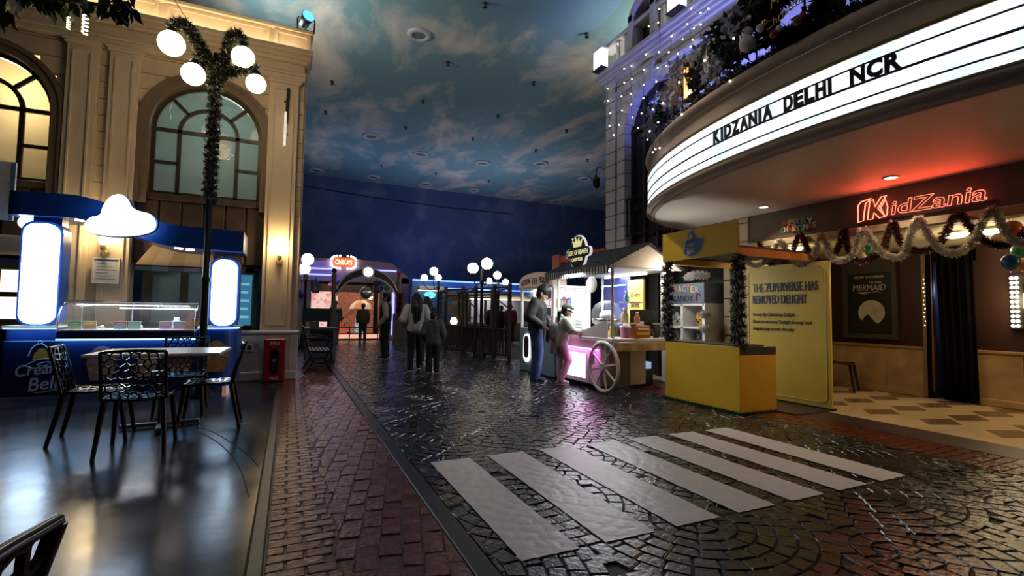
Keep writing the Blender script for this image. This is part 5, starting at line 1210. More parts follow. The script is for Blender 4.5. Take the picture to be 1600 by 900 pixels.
# ================================================================== TINSEL ZIGZAGS ON THE FASCIA
def c5(P): return [(1160+x/6.667, 330+y/6.667) for x, y in P]
def c4(P): return [(1440+x/6.43, 320+y/6.43) for x, y in P]
mar = c5([(175, 320), (215, 430), (350, 590), (510, 450), (600, 240), (720, 470), (880, 540), (1000, 380), (1060, 185), (1110, 430), (1230, 525), (1440, 440), (1510, 260), (1570, 120), (1640, 300), (1760, 430)])+c4([(-130, 440), (0, 470), (180, 390), (300, 160), (390, 90), (480, 210), (600, 340), (760, 410), (900, 390), (1029, 290), (1150, 120)])
whi = c5([(-5, 350), (60, 530), (190, 560), (300, 440), (390, 310), (490, 450), (600, 560), (740, 480), (825, 240), (940, 490), (1080, 500), (1170, 420), (1255, 185), (1410, 400), (1560, 475), (1680, 460)])+c4([(-120, 320), (-30, 130), (80, 330), (200, 450), (330, 490), (440, 440), (550, 320), (640, 110), (720, 40), (790, 170), (880, 330), (1029, 400), (1120, 340)])
for nm, P, m1, lab, XX in (('tinsel_garland', mar, mat('maroon_tinsel', (.16, .035, .035), .35, .2), 'maroon tinsel garland swagged in zigzags along the cinema fascia', RX-.10), ('tinsel_garland', whi, mat('white_tinsel', (.86, .80, .66), .4), 'white tinsel garland swagged in zigzags along the cinema fascia', RX-.17)):
    base = gX(P[0][0], P[0][1], XX); W3 = [gX(x, y, XX)-base for x, y in P]; W3 = spline(W3, 4)
    t = thing(nm, lab, 'garland', tuple(base))
    tinsel(W3, .056, 1900, .006, 41 if 'white' in lab else 42).build('strands', m1, t)
    tinsel(W3, .060, 520, .004, 44).build('glitter', mat('rose_tinsel', (.42, .26, .22), .3, .3) if 'maroon' in lab else m_white, t); MB().tube(W3, .008, 5).build('core', m1, t)
# balloons
bl = [(1343, 402, .95, (.70, .58, .36), 'cream balloon under the maroon garland peak'), (1357, 388, .6, (.03, .34, .24), 'small teal balloon above the film poster'), (1361, 399, .45, (.02, .08, .10), 'tiny dark teal balloon above the film poster'), (1579, 409, .95, (.01, .13, .30), 'blue balloon hanging lowest near the bulb mirror'), (1582, 357, 1.0, (.62, .10, .05), 'red and cream balloon behind the white garland'), (1562, 376, 1.0, (.68, .56, .34), 'cream balloon beside the lobby ceiling lamp'), (1594, 391, .9, (.05, .36, .24), 'green balloon above the blue balloon'), (1597, 412, .7, (.52, .20, .08), 'orange balloon touching the blue balloon')]
for i, (x, y, s_, c, lab) in enumerate(bl):
    p = gX(x, y, RX+.30+.19*(i if i < 3 else i-3)); r_ = .085*s_*p.x/(RX+.38)
    t = thing('balloon', lab, 'balloon', tuple(p)); MB().lathe([(.008, -r_*1.15), (r_*.5, -r_*.95), (r_*.92, -r_*.4), (r_, .1*r_), (r_*.8, r_*.65), (r_*.35, r_*.97), (.004, r_)], 18).build('skin', mat('balloon_%d' % i, c, .25), t)
    MB().lathe([(.012, -.018), (.006, 0)], 8, (0, 0, -r_*1.15)).build('knot', mat('balloon_%d' % i), t); MB().tube([(0, 0, r_), (.01, 0, 2.34-p.z)], .0025, 4).build('string', m_white, t)
# ================================================================== BALCONY DECORATION ON THE MARQUEE
def bp(Y, z, off=-.16): t_ = math.asin(max(-1, min(1, (Y-2.85)/(4.15+off*1.5)))); x, y = ep(2.42+off, 4.15+off*1.5, t_); return Vector((RX+x, 2.85+y, z))
rl = thing('balcony_railing', 'dark balcony railing following the curve of the marquee top', 'railing', (RX, 2.85, 3.84))
YS = [6.6-.14*i for i in range(50)]
for z in (4.42, 3.90): MB().tube([bp(y, z)-Vector((RX, 2.85, 3.84)) for y in YS], .016, 6).build('rail', m_blackmetal, rl)
for y in YS[::2]: p = bp(y, 3.86)-Vector((RX, 2.85, 3.84)); MB().cyl(p, p+Vector((0, 0, .56)), .011, n=6).build('baluster', m_blackmetal, rl)
m_fir = mat('fir_green', (.014, .026, .016), .7); m_flock_lit = mat('flocked_lit_leaf', (.42, .46, .54), .7)  # flock paled blue-white, imitating light on the leaves as well as frost
g1 = [bp(y, 4.46+.03*math.sin(y*7)) for y in YS]; g0 = [bp(y, 3.93+.02*math.sin(y*5)) for y in YS]
for nm, P, r_, d_, lab in (('fir_garland', g1, .12, 900, 'thick dark fir garland along the balcony top rail'), ('fir_garland', g0, .10, 700, 'dark fir garland along the foot of the balcony railing')):
    t = thing(nm, lab, 'garland', tuple(P[0])); PP = [p-P[0] for p in P]
    tinsel(PP, r_, d_, .012, 51).build('needles', m_fir, t); tinsel(PP, r_*1.1, d_*.28, .010, 52).build('flocked_tips', m_flock_lit, t); MB().tube(PP, .02, 5).build('stem', m_brown, t)
R = random.Random(12)
def bush(Y, z, s_, col, lab, n_=70):
    p = bp(Y, z, -.10); t = thing('holiday_foliage', lab, 'foliage', tuple(p)); mb = MB()
    for k in range(n_):
        a, e, r_ = R.uniform(0, 2*PI), R.uniform(-1.2, 1.3), s_*R.uniform(.3, 1); c = Vector((math.cos(a)*math.cos(e)*.5, math.sin(a)*math.cos(e), math.sin(e)))*r_
        d = Vector((R.uniform(-1, 1), R.uniform(-1, 1), R.uniform(-1, 1))).normalized(); sd = d.cross(Vector((R.random(), R.random(), .3))).normalized()*.028; L = R.uniform(.06, .13)
        mb.add([c, c+d*L*.4+sd, c+d*L, c+d*L*.4-sd], [(0, 1, 2, 3)])
    mb.build('leaves', col, t); MB().tube([(0, 0, -s_*.6), (.02, 0, 0), (0, .02, s_*.5)], .012, 5).build('stem', m_brown, t)
def onrail(x, y, off=-.06):
    return min((bp(1.2+.05*i, 3.86+.04*j, off) for i in range(110) for j in range(26)), key=lambda q: (px(q)[0]-x)**2+(px(q)[1]-y)**2)
FOL = [(1020, 200, .24, 1, 'frosted white foliage at the far end of the balcony railing'), (1028, 168, .24, 1, 'frosted foliage high at the far end of the balcony railing'), (1048, 148, .24, 1, 'frosted leaf clump on the far side of the warm lantern'), (1062, 118, .22, 1, 'frosted foliage above the warm lantern on the balcony'), (1092, 122, .24, 0, 'dark leafy clump between lantern and tall candy cane'), (1098, 88, .22, 1, 'grey frosted leaf clump, toned as lit, above the tall candy cane'), (1122, 100, .24, 1, 'grey frosted leaf clump, toned as lit, beside the tall candy cane'), (1128, 62, .22, 0, 'dark leafy clump high between candy cane and snowman'), (1148, 78, .22, 0, 'dark leafy clump beside the snowman ornament'), (1155, 38, .22, 1, 'grey frosted leaf clump, toned as lit, above the snowman ornament'), (1185, 50, .24, 0, 'dark leafy clump between snowman and wreath'), (1180, 15, .24, 0, 'dark leafy clump high between snowman and wreath'), (1300, 12, .30, 0, 'dark leafy mass beyond the round wreath')]
for x, y, s_, wht, lab in FOL:
    q = onrail(x, y, -.10); bush(q.y, q.z, s_, m_flock_lit if wht else m_fir, lab, 150)
p = onrail(1077, 158)
t = thing('candle_lantern', 'warm glowing striped lantern among the balcony foliage', 'lantern', tuple(p)); MB().lathe([(.06, 0), (.065, .02), (.05, .03)], 12).build('base', m_brown, t)
for k in range(5): MB().cyl((.045*math.cos(k*1.257), .045*math.sin(k*1.257), .03), (.045*math.cos(k*1.257), .045*math.sin(k*1.257), .42), .013, n=6).build('candle', emat('orange_candle', (1, .42, .14), 1.6), t)
MB().ball((0, 0, .12), .035, 10, 8).build('flame', m_bulb, t)
light('POINT', tuple(p+Vector((-.15, 0, .15))), 1.2, (1, .45, .15), .05, name='lantern_light')
for k, (x, y, hgt, lab) in enumerate(((1106, 122, .42, 'tall striped candy cane beside the warm lantern on the balcony'), (1158, 82, .36, 'striped candy cane leaning on the snowman ornament'))):
    p = onrail(x, y, -.03); t = thing('candy_cane', lab, 'candy cane', tuple(p)); P = spline([(0, 0, 0), (0, 0, hgt*.7), (0, -.03, hgt*.95), (0, -.09, hgt), (0, -.13, hgt*.85)], 6)
    MB().tube(P, .022, 8).build('cane', m_white, t); sp = [q+Vector((.021*math.cos(i*1.0), .015*math.sin(i*1.0), 0)) for i, q in enumerate(P)]; MB().tube(sp, .010, 5).build('stripe', m_red, t)
p = onrail(1166, 84, .0); t = thing('snowman_ornament', 'white snowman ornament on the balcony railing', 'ornament', tuple(p))
MB().ball((0, 0, .09), .085, 16, 12).build('body', m_white, t); MB().ball((0, 0, .21), .058, 14, 10).build('head', m_white, t)
for s_ in (-1, 1): MB().ball((-.054, s_*.02, .225), .008, 6, 5).build('eye', m_text, t)
MB().lathe([(.012, 0), (.002, .05)], 8, T=Matrix.Translation((-.05, 0, .205)) @ Matrix.Rotation(-PI/2, 4, 'Y')).build('nose', mat('carrot', (.7, .25, .03), .5), t); MB().lathe([(.036, 0), (.038, .05), (.005, .055)], 12, (0, 0, .258)).build('hat', m_text, t)
# wreath
p = onrail(1240, 6, -.0); t = thing('christmas_wreath', 'big dark wreath with red bows and gold Merry Christmas script on the balcony', 'wreath', tuple(p), -PI/2)
tinsel([(.30*math.cos(2*PI*i/30), 0, .30*math.sin(2*PI*i/30)) for i in range(31)], .13, 900, .012, 61).build('needles', m_fir, t)
text('Merry', m_gold, t, 0, -.10, .02, width=.34, shear=.25, tilt=-.25); text('Christmas', m_gold, t, 0, -.10, -.13, width=.46, shear=.25, tilt=-.25)
for k, a in enumerate((.5, 2.4, 3.6, 4.3, 5.1, 5.9)):
    c = (.30*math.cos(a), -.13, .30*math.sin(a)); MB().ball(c, .042, 10, 8).build('bauble', [m_red, mat('brown_toy', (.18, .08, .03), .6), m_white][k % 3], t); MB().ball((c[0]+.05, c[1], c[2]+.03), .03, 10, 8).build('bauble', [m_white, m_red, m_gold][k % 3], t)
# string lights
def px2(L): return [(930+x/3.46, y/3.46) for x, y in L]
strands = [px2([(63, 412), (66, 480), (70, 546), (82, 612), (77, 680), (100, 730)]), px2([(123, 238), (190, 158), (180, 228), (157, 372), (157, 448), (142, 522), (145, 597), (128, 675)]), px2([(275, 295), (197, 357), (198, 428), (193, 507), (195, 565), (202, 635), (231, 693)]), px2([(290, 142), (340, 122), (345, 282), (262, 378), (262, 458), (260, 530), (250, 613)]), px2([(346, 48), (404, 5), (412, 196), (398, 282), (338, 366), (384, 357), (330, 442)]), px2([(520, 46), (570, 70), (612, 47), (570, 133), (533, 154), (497, 131), (527, 215), (472, 212), (447, 290), (516, 252)])]
labs = ['string of white bulbs down the far corner of the pale facade', 'string of white bulbs left of the arch jamb on the pale facade', 'string of white bulbs over the arch opening of the pale facade', 'string of white bulbs crossing the arch keystone', 'string of white bulbs right of the arch keystone', 'string of white bulbs above the balcony foliage on the blue lit wall']
for S, lab in zip(strands, labs):
    P = [gX(x, y, RX-.27 if y < 40 else RX-.12) for x, y in S]; t = thing('string_lights', lab, 'string lights', tuple(P[0])); PP = [q-P[0] for q in P]
    MB().tube(spline(PP, 4), .004, 4).build('wire', m_cable, t)
    for q in PP: MB().ball(tuple(q), .014, 8, 6).build('bulb', emat('string_bulb', (1, .93, .82), 9), t)
S = [(1011, 219), (1014, 205), (1021, 213), (1024, 234), (1032, 231), (1020, 237), (1065, 180), (1143, 126), (1028, 193), (1062, 130), (1035, 160), (1100, 95), (1150, 60), (1020, 170)]
t = thing('string_lights', 'string of white bulbs draped through the balcony foliage', 'string lights', (RX, 2.85, 3.84)); PP = []
for x, y in S:
    best = min((bp(Yb, zb, .03) for Yb in [1.5+.06*i for i in range(90)] for zb in [3.5+.05*j for j in range(22)]), key=lambda q: (px(q)[0]-x)**2+(px(q)[1]-y)**2); PP.append(best-Vector((RX, 2.85, 3.84)))
PP.sort(key=lambda q: -q.y); MB().tube(PP, .003, 4).build('wire', m_cable, t)
for q in PP: MB().ball(tuple(q), .012, 8, 6).build('bulb', emat('string_bulb', (1, .93, .82), 9), t)
# ================================================================== OVERHANGING TREE BRANCH
tr = thing('tree', 'leafy green tree branch reaching over the cafe floor', 'tree', (-4.6, 5.2, 0)); m_leaf = mat('broad_leaf', (.022, .045, .014), .45, var=.3, vsc=3)
MB().tube(spline([(0, 0, 0), (.05, 0, 2), (.1, .1, 3.6), (.5, .3, 4.2)], 4), [.16-.005*i for i in range(13)], 10).build('trunk', m_brown, tr)
br = [spline([(.5, .3, 4.2), (1.4, .6, 4.25), (2.4, .8, 4.22), (3.0, .85, 4.32)], 6), spline([(.5, .3, 4.2), (1.3, .5, 4.45), (2.2, .7, 4.5), (2.9, .8, 4.6)], 6), spline([(.5, .3, 4.2), (1.2, .7, 4.0), (2.0, .85, 4.05)], 6)]
for P in br: MB().tube(P, [.05*(1-i/len(P))+.01 for i in range(len(P))], 6).build('branch', m_brown, tr)
R = random.Random(21); lm = MB().add([(0, 0, 0), (.035, .04, -.004), (.045, .09, 0), (.02, .15, .004), (0, .19, -.02), (-.02, .15, .004), (-.045, .09, 0), (-.035, .04, -.004), (0, .09, .012)], [(0, 1, 8), (1, 2, 8), (2, 3, 8), (3, 4, 8), (4, 5, 8), (5, 6, 8), (6, 7, 8), (7, 0, 8)], True).mesh('leaf')
for P in br:
    for k in range(95):
        q = P[R.randrange(6, len(P))]+Vector((R.uniform(-.1, .1), R.uniform(-.1, .1), R.uniform(-.1, .08)))
        mobj('leaf', lm, m_leaf, tr, tuple(q), (R.uniform(-2.2, -.6), R.uniform(-.6, .6), R.uniform(0, 2*PI)))
for k, (x, y) in enumerate(((133, 38), (107, 36))):
    p = gY(x, y, 6.0); t = thing('pendant_bulb', ('larger', 'smaller')[k]+' spiral pendant bulb hanging below the tree branch', 'pendant lamp', tuple(p)); s_ = (1, .6)[k]
    MB().tube([(.02*s_*math.cos(i*.8), .02*s_*math.sin(i*.8), (-.10+i*.005)*s_) for i in range(40)], .007*s_, 6).build('spiral', emat('spiral_glow', (1, .78, .4), 12), t); MB().cyl((0, 0, .10*s_), (0, 0, .16*s_), .02*s_, n=10).build('socket', m_gold, t); MB().tube([(0, 0, .16*s_), (0, 0, .35)], .004, 4).build('cord', m_black, t)
# ================================================================== BENCH AND BIN
be = thing('park_bench', 'black cast iron park bench beside the plinth corner', 'bench', (.55, 10.75, 0), PI/2)
m_iron = mat('cast_iron', (.014, .014, .015), .35, .5)
for x in (-.52, .52):
    MB().tube(spline([(x, .30, .92), (x, .24, .66), (x, .18, .44), (x, .10, .26), (x, .16, .12), (x, .25, 0)], 5), .020, 7).build('end_frame', m_iron, be)
    MB().tube(spline([(x, .18, .44), (x, -.05, .41), (x, -.22, .42), (x, -.24, .30), (x, -.18, .15), (x, -.27, .0)], 5), .020, 7).build('end_frame', m_iron, be)
    MB().tube(spline([(x, .25, .68), (x, .05, .70), (x, -.18, .66), (x, -.25, .56), (x, -.20, .44)], 5), .018, 7).build('arm_rest', m_iron, be)
    MB().tube(spline([(x, .12, .27), (x, .0, .20), (x, -.17, .22)], 4), .014, 6).build('brace', m_iron, be)
for k in range(6): MB().box(-.56, .56, -.22+k*.068, -.22+k*.068+.052, .425, .447, b=.006).build('seat_slat', m_iron, be)
for k in range(5):
    v = k/5; MB().box(-.56, .56, .20+.10*v, .222+.10*v, .50+.085*k, .565+.085*k, b=.006).build('back_slat', m_iron, be)
bn = thing('litter_bin', 'grey litter bin lettered TRASH BIN behind the bench', 'bin', (.72, 12.5, 0), .05)
m_bin = mat('bin_grey', (.075, .075, .08), .5)
MB().box(-.34, .34, 0, .45, .02, .78, b=.012).build('body', m_bin, bn); MB().box(-.38, .38, -.03, .48, .78, .82, b=.01).build('top', mat('bin_top', (.15, .13, .12), .5), bn)
for x in (-.33, .27): MB().box(x, x+.06, -.012, .0, .03, .77).build('corner_strip', mat('bin_trim', (.17, .16, .17), .45), bn)
MB().box(-.26, .26, -.008, .0, .50, .74).build('opening', m_black, bn); MB().box(-.27, .27, -.014, .0, .41, .49).build('name_plate', mat('bin_trim'), bn); text('TRASH BIN', m_text, bn, 0, -.018, .425, width=.42, height=.05)
t = thing('cardboard_box', 'small brown carton on top of the litter bin', 'box', (.56, 12.7, .82)); MB().box(-.11, .11, -.09, .09, 0, .14, b=.005).build('carton', mat('cardboard', (.16, .11, .07), .8), t); MB().box(-.02, .02, -.092, .092, .139, .143).build('tape', mat('tape', (.25, .2, .13), .4), t)
t = thing('menu_stand', 'dark green board on the stage side behind the litter bin', 'board', (.75, 15.5, 0)); MB().box(-.4, .4, 0, .04, .9, 1.3, b=.01).build('board', mat('dark_green', (.015, .03, .025), .5), t)
for x in (-.35, .35): MB().box(x-.02, x+.02, 0, .04, 0, .9).build('leg', m_black, t)
# ================================================================== STAGE FRONT
st = thing('stage_building', 'far stage front with purple lit edges and a glowing printed backdrop', 'building', (2.3, 22, 0))
m_sw = mat('stage_wall', (.36, .28, .20), .7, var=.1, vsc=1); m_sw2 = mat('stage_mauve', (.34, .24, .34), .7); m_uv = emat('violet_led', (.22, .25, 1), 2.6)
S_ = lambda X: X-2.3
MB().box(S_(-.4), S_(.80), 0, .3, 0, 2.7).build('side_wall', m_sw, st); MB().box(S_(3.62), S_(4.35), 0, .3, 0, 2.7).build('side_wall', m_sw, st)
MB().prism([(S_(-.4), 2.5), (S_(4.9), 2.5), (S_(4.9), 2.75), (S_(4.1), 3.40), (S_(2.4), 3.5), (S_(-.4), 3.38)], -.15, .3).build('header', m_sw2, st, fix=True)
MB().box(S_(4.35), S_(4.88), -.15, .3, 0, 2.75).build('end_pier', m_sw2, st)
for za in (2.98, 2.72): MB().box(S_(-.4), S_(1.6), -.18, -.15, za, za+.06).build('violet_led', m_uv, st)
MB().box(S_(2.9), S_(4.3), -.18, -.15, 3.02, 3.08).build('violet_led', m_uv, st); MB().box(S_(.12), S_(.22), -.06, 0, .9, 2.4).build('violet_led', m_uv, st); MB().box(S_(4.18), S_(4.28), -.06, 0, .2, 2.1).build('violet_led', m_uv, st)
MB().box(S_(.7), S_(3.7), .9, 1.0, 0, 2.6).build('backdrop_wall', m_dark, st); MB().box(S_(.7), S_(3.7), 0, 1.0, 2.5, 2.55).build('stage_ceiling', m_dark, st)
def emvar(name, a, b, s_, sc_, seed=0):
    M = bpy.data.materials.new(name); M.use_nodes = True; N = M.node_tree.nodes; K2 = M.node_tree.links; B = N['Principled BSDF']; tc = N.new('ShaderNodeTexCoord'); v = N.new('ShaderNodeTexVoronoi'); v.inputs['Scale'].default_value = sc_
    K2.new(tc.outputs['Object'], v.inputs['Vector']); r = N.new('ShaderNodeValToRGB'); r.color_ramp.elements[0].color = (*a, 1); r.color_ramp.elements[1].color = (*b, 1); r.color_ramp.elements[0].position = .2; r.color_ramp.elements[1].position = .6
    K2.new(v.outputs['Color'], r.inputs['Fac']); K2.new(r.outputs['Color'], B.inputs['Emission Color']); B.inputs['Emission Strength'].default_value = s_; B.inputs['Base Color'].default_value = (*[x*.3 for x in a], 1); return M
MB().box(S_(.85), S_(1.95), .82, .88, .25, 2.08).build('comic_backdrop', emvar('comic_print', (.9, .28, .24), (1, .72, .66), .75, 9), st)
MB().box(S_(1.95), S_(3.5), .82, .88, .25, 2.08).build('stair_backdrop', emvar('brick_print', (.30, .09, .045), (.42, .15, .08), .5, 12), st)
for k in range(6): MB().box(S_(2.1+k*.14), S_(2.24+k*.14), .78, .82, .85+k*.11, .97+k*.11).build('printed_step', mat('step_print', (.15, .05, .03), .6, e=(.2, .07, .04), es=.5), st)
MB().box(S_(.8), S_(3.6), -.2, .9, 0, .12).build('stage_deck', m_dark, st); MB().box(S_(1.5), S_(3.6), -.22, -.19, .06, .26).build('deck_glow', emat('peach_glow', (1, .5, .35), .9), st)
light('AREA', (2.2, 22.4, 2.4), 22, (1, .6, .45), 2, (2.2, 22.5, 0), name='stage_light')
light('AREA', (1.3, 21.6, 3.2), 12, (.25, .25, 1), 2, (1.3, 22, 2.5), name='violet_light')
# stage sign with bulbs
sg = thing('bulb_sign', "red lit sign reading CHIKA'S edged with white bulbs", 'sign', (2.05, 21.77, 3.12))
MB().prism(rrect(-.42, .42, 0, .40, .08), 0, .08).build('board', emat('orange_board', (.9, .16, .06), .8), sg, fix=True); text("CHIKA'S", emat('orange_letter', (1, .62, .35), 2.2), sg, 0, -.01, .09, width=.70, height=.22, bold=.03)
for i in range(22):
    a = 2*PI*i/22; c_, s_ = math.cos(a), math.sin(a); MB().ball((.50*(abs(c_)**.6)*(1 if c_ > 0 else -1), -.02, .20+.27*(abs(s_)**.6)*(1 if s_ > 0 else -1)), .042, 8, 6).build('bulb', emat('sign_bulb', (1, .9, .75), 7), sg)
# entrance arch
ga = thing('entrance_arch', 'dark arched gateway with silver edge and a round lit medallion', 'arch', (2.8, 20.0, 0))
XL, XR = gY(520, 500, 20).x-2.8, gY(622, 500, 20).x-2.8; cxm = (XL+XR)/2; hw = (XR-XL)/2; m_gt = mat('gate_grey', (.10, .085, .075), .5); m_silver = mat('silver_edge', (.5, .5, .52), .35, .4)
for x in (XL, XR):
    MB().box(x-.20, x+.20, -.15, .15, 0, 1.15, b=.02).build('pier', m_gt, ga); MB().lathe([(.10, 1.15), (.09, 1.3), (.075, 1.9), (.10, 2.0), (.075, 2.1), (.09, 2.55), (.11, 2.62), (.06, 2.7)], 12, (x, 0, 0)).build('column', m_gt, ga); MB().ball((x, 0, 2.8), .10, 12, 8).build('finial', m_red if x > 0 else m_black, ga)
A1 = arc(cxm, 1.75, hw-.05, .0*PI+.28, PI-.28, 24, 1.18); A0 = arc(cxm, 1.50, hw-.05, .28, PI-.28, 24, 1.12)
MB().ring(A1, A0, -.08, .08, close=False).build('arch_band', m_black, ga, fix=True)
MB().tube([(x, -.09, z) for x, z in A1], .03, 6).build('silver_edge', m_silver, ga); MB().tube([(x, -.09, z) for x, z in A0], .03, 6).build('silver_edge', m_silver, ga)
MB().cyl((cxm, -.14, 2.80), (cxm, .1, 2.80), .24, n=24).build('medallion', m_silver, ga); MB().cyl((cxm, -.16, 2.80), (cxm, -.13, 2.80), .18, n=24).build('medallion_light', emat('medallion_glow', (.75, .92, 1), 2.6), ga)
t = thing('mirror_ball', 'faceted mirror ball hanging below the arch medallion', 'mirror ball', (2.8+cxm, 20.3, 1.98)); MB().ball((0, 0, 0), .26, 14, 10).build('ball', mat('mirror_facets', (.55, .53, .45), .3, .8), t); MB().cyl((0, 0, .25), (0, 0, .62), .01, n=5).build('cord', m_black, t)
for p in t.children[0].data.polygons: p.use_smooth = False
for k, (x, y, r_, c, lab) in enumerate(((518, 446, .15, (.40, .10, .14), 'red balloon at the left of the stage opening'), (526, 440, .15, (.16, .14, .42), 'violet balloon at the left of the stage opening'), (522, 448, .12, (.45, .3, .3), 'pink balloon at the left of the stage opening'), (600, 442, .14, (.05, .12, .35), 'blue balloon by the stage speaker'), (596, 449, .13, (.12, .08, .3), 'indigo balloon by the stage speaker'), (603, 449, .13, (.04, .22, .10), 'green balloon by the stage speaker'), (471, 459, .18, (.05, .05, .12), 'dark balloon at the stage side wall'))):
    p = gY(x, y, 21.7-.33*(k % 3)); t = thing('balloon', lab, 'balloon', tuple(p)); MB().lathe([(.01, -r_*1.15), (r_*.6, -r_*.9), (r_, 0), (r_*.75, r_*.7), (.01, r_)], 14).build('skin', mat('stage_balloon_%d' % k, c, .3), t); MB().tube([(0, 0, r_), (0, 21.86-p.y, 2.56-p.z)], .006, 4).build('string', m_black, t); MB().lathe([(.02, -.03), (.01, 0)], 6, (0, 0, -r_*1.15)).build('knot', mat('stage_balloon_%d' % k), t)
for k, x in enumerate((493, 588)):
    p = gY(x, 458, 21.8); t = thing('stage_speaker', ('black loudspeaker hung at the comic backdrop', 'black loudspeaker hung at the stair backdrop')[k], 'speaker', (p.x, 21.8, p.z)); MB().box(-.14, .14, -.1, .14, 0, .5, b=.02).build('cabinet', m_black, t); MB().cyl((0, -.105, .17), (0, -.1, .17), .10, n=16).build('cone', m_spk, t); MB().tube([(0, 0, .5), (0, .1, .75)], .02, 5).build('bracket', m_black, t)
p = gY(579, 465, 22.3); t = thing('pendant_globe', 'single white globe lamp hanging before the stair backdrop', 'pendant lamp', tuple(p)); MB().ball((0, 0, 0), .09, 14, 10).build('globe', m_globe, t); MB().tube([(0, 0, .08), (0, 0, 2.51-p.z)], .008, 4).build('cord', m_black, t)
# red car prop
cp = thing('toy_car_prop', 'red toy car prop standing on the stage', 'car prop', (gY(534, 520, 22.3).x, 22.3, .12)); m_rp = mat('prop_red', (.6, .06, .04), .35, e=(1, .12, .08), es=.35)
MB().box(-.42, .42, -.2, .2, .08, .42, b=.06).build('body', m_rp, cp); MB().box(-.40, -.05, -.18, .18, .40, .72, b=.08).build('bonnet', m_rp, cp); MB().box(-.44, .44, -.22, -.19, .20, .26, b=.01).build('bumper', m_white, cp)
for x in (-.26, .26): MB().cyl((x, -.24, .11), (x, -.14, .11), .11, n=16).build('wheel', m_black, cp)
MB().tube([(.18+.11*math.cos(a), -.21, .50+.12*math.sin(a)) for a in [2*PI*i/14 for i in range(14)]], .018, 6, closed=True).build('steering_wheel', m_black, cp); MB().ball((-.1, 0, .80), .14, 12, 8, (1.2, 1, .8)).build('lamp_dome', m_dark, cp)
up = thing('stage_umbrella', 'striped cream and orange umbrella prop on the stage', 'umbrella', (gY(563, 522, 22.45).x, 22.45, .12))
for i in range(8):
    a0, a1 = 2*PI*i/8, 2*PI*(i+1)/8; V = [(0, 0, 1.62)]; F = []
    for r_, z in ((.22, 1.58), (.42, 1.42), (.52, 1.22)):
        for j in range(4): a = a0+(a1-a0)*j/3; V.append((r_*math.cos(a), r_*math.sin(a), z))
    F = [(0, 1, 2), (0, 2, 3), (0, 3, 4)]+[(1+k*4+j, 5+k*4+j, 6+k*4+j, 2+k*4+j) for k in range(2) for j in range(3)]
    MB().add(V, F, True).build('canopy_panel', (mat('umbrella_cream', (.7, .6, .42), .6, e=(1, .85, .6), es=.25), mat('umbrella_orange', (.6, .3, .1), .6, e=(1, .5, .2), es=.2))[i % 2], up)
MB().cyl((0, 0, 0), (0, 0, 1.68), .02, n=8).build('shaft', m_black, up); MB().lathe([(.16, 0), (.16, .05), (.03, .08)], 14).build('foot', m_black, up)
t = thing('blue_crate_stack', 'white and teal patterned box standing beneath the stage umbrella', 'box', (gY(561, 522, 22.05).x, 21.95, .12)); MB().box(-.20, .20, -.1, .1, 0, .45, b=.02).build('lower_box', emvar('teal_print', (.05, .10, .12), (.55, .85, .9), .5, 12), t); MB().box(-.17, .17, -.1, .1, .45, .85, b=.03).build('upper_box', emvar('white_print', (.12, .13, .15), (.8, .8, .75), .5, 10), t)
t = thing('stage_barrier', 'low black rail barrier along the front of the stage', 'barrier', (2.6, 21.4, 0))
XB0, XB1 = gY(500, 520, 21.4).x-2.6, gY(590, 520, 21.4).x-2.6
for z in (.28, .55): MB().cyl((XB0, 0, z), (XB1, 0, z), .025, n=6).build('rail', m_black, t)
for k in range(5): x = XB0+(XB1-XB0)*k/4; MB().cyl((x, 0, 0), (x, 0, .58), .025, n=6).build('post', m_black, t)
t = thing('flower_bunch', 'pink and rust flower bunch on the right pier of the arch', 'flowers', (2.8+XR, 19.9, 1.15)); tinsel([(0, 0, 0), (.03, 0, .3), (-.02, 0, .6), (.05, 0, .85)], .20, 420, .03, 71).build('petals', mat('rust_petal', (.28, .08, .07), .7), t); tinsel([(0, 0, -.15), (-.02, 0, .25)], .17, 300, .03, 72).build('pink_petals', mat('pink_petal', (.40, .20, .30), .7), t); MB().tube([(0, 0, 0), (0, 0, .8)], .015, 5).build('stem', m_brown, t)
# ================================================================== FAR SHOP COUNTER
sh = thing('far_shop', 'far blue fronted shop with lit serving counter behind the queue frame', 'shop', (7.2, 20.6, 0))
m_sb = mat('shop_blue', (.04, .11, .30), .5); m_sc = mat('shop_cream', (.45, .38, .26), .6)
X_ = lambda X: X-7.2
MB().box(X_(4.75), X_(10.6), 0, .3, 2.05, 2.62).build('fascia', m_sb, sh); MB().box(X_(4.75), X_(6.5), -.01, .3, 0, 2.06).build('left_wall', m_sb, sh)
MB().box(X_(4.75), X_(10.6), -.12, 0, 2.58, 2.64).build('blue_led', emat('shop_blue_led', (.16, .34, 1), 2.2), sh); MB().box(X_(6.2), X_(10.6), -.12, -.06, 2.26, 2.31).build('blue_led', emat('shop_blue_led', (.16, .34, 1), 2.2), sh)
MB().box(X_(5.0), X_(6.1), -.25, 0, 2.18, 2.36, b=.03).build('cream_canopy', m_sc, sh); MB().box(X_(5.0), X_(6.1), -.2, -.02, 2.155, 2.18).build('canopy_glow', emat('cream_glow', (1, .8, .5), 3), sh)
MB().box(X_(7.3), X_(10.6), -.2, 0, 1.90, 2.12, b=.02).build('counter_header', m_sc, sh); MB().box(X_(7.3), X_(10.6), -.22, -.18, 1.84, 1.88).build('header_light', emat('cream_glow', (1, .8, .5), 3), sh)
MB().box(X_(6.5), X_(7.2), 0, .3, 0, 2.06).build('pier', m_taupe, sh); MB().box(X_(7.2), X_(10.6), 1.4, 1.5, 0, 2.1).build('back_wall', mat('shop_back_wall', (.5, .5, .5), .7), sh)
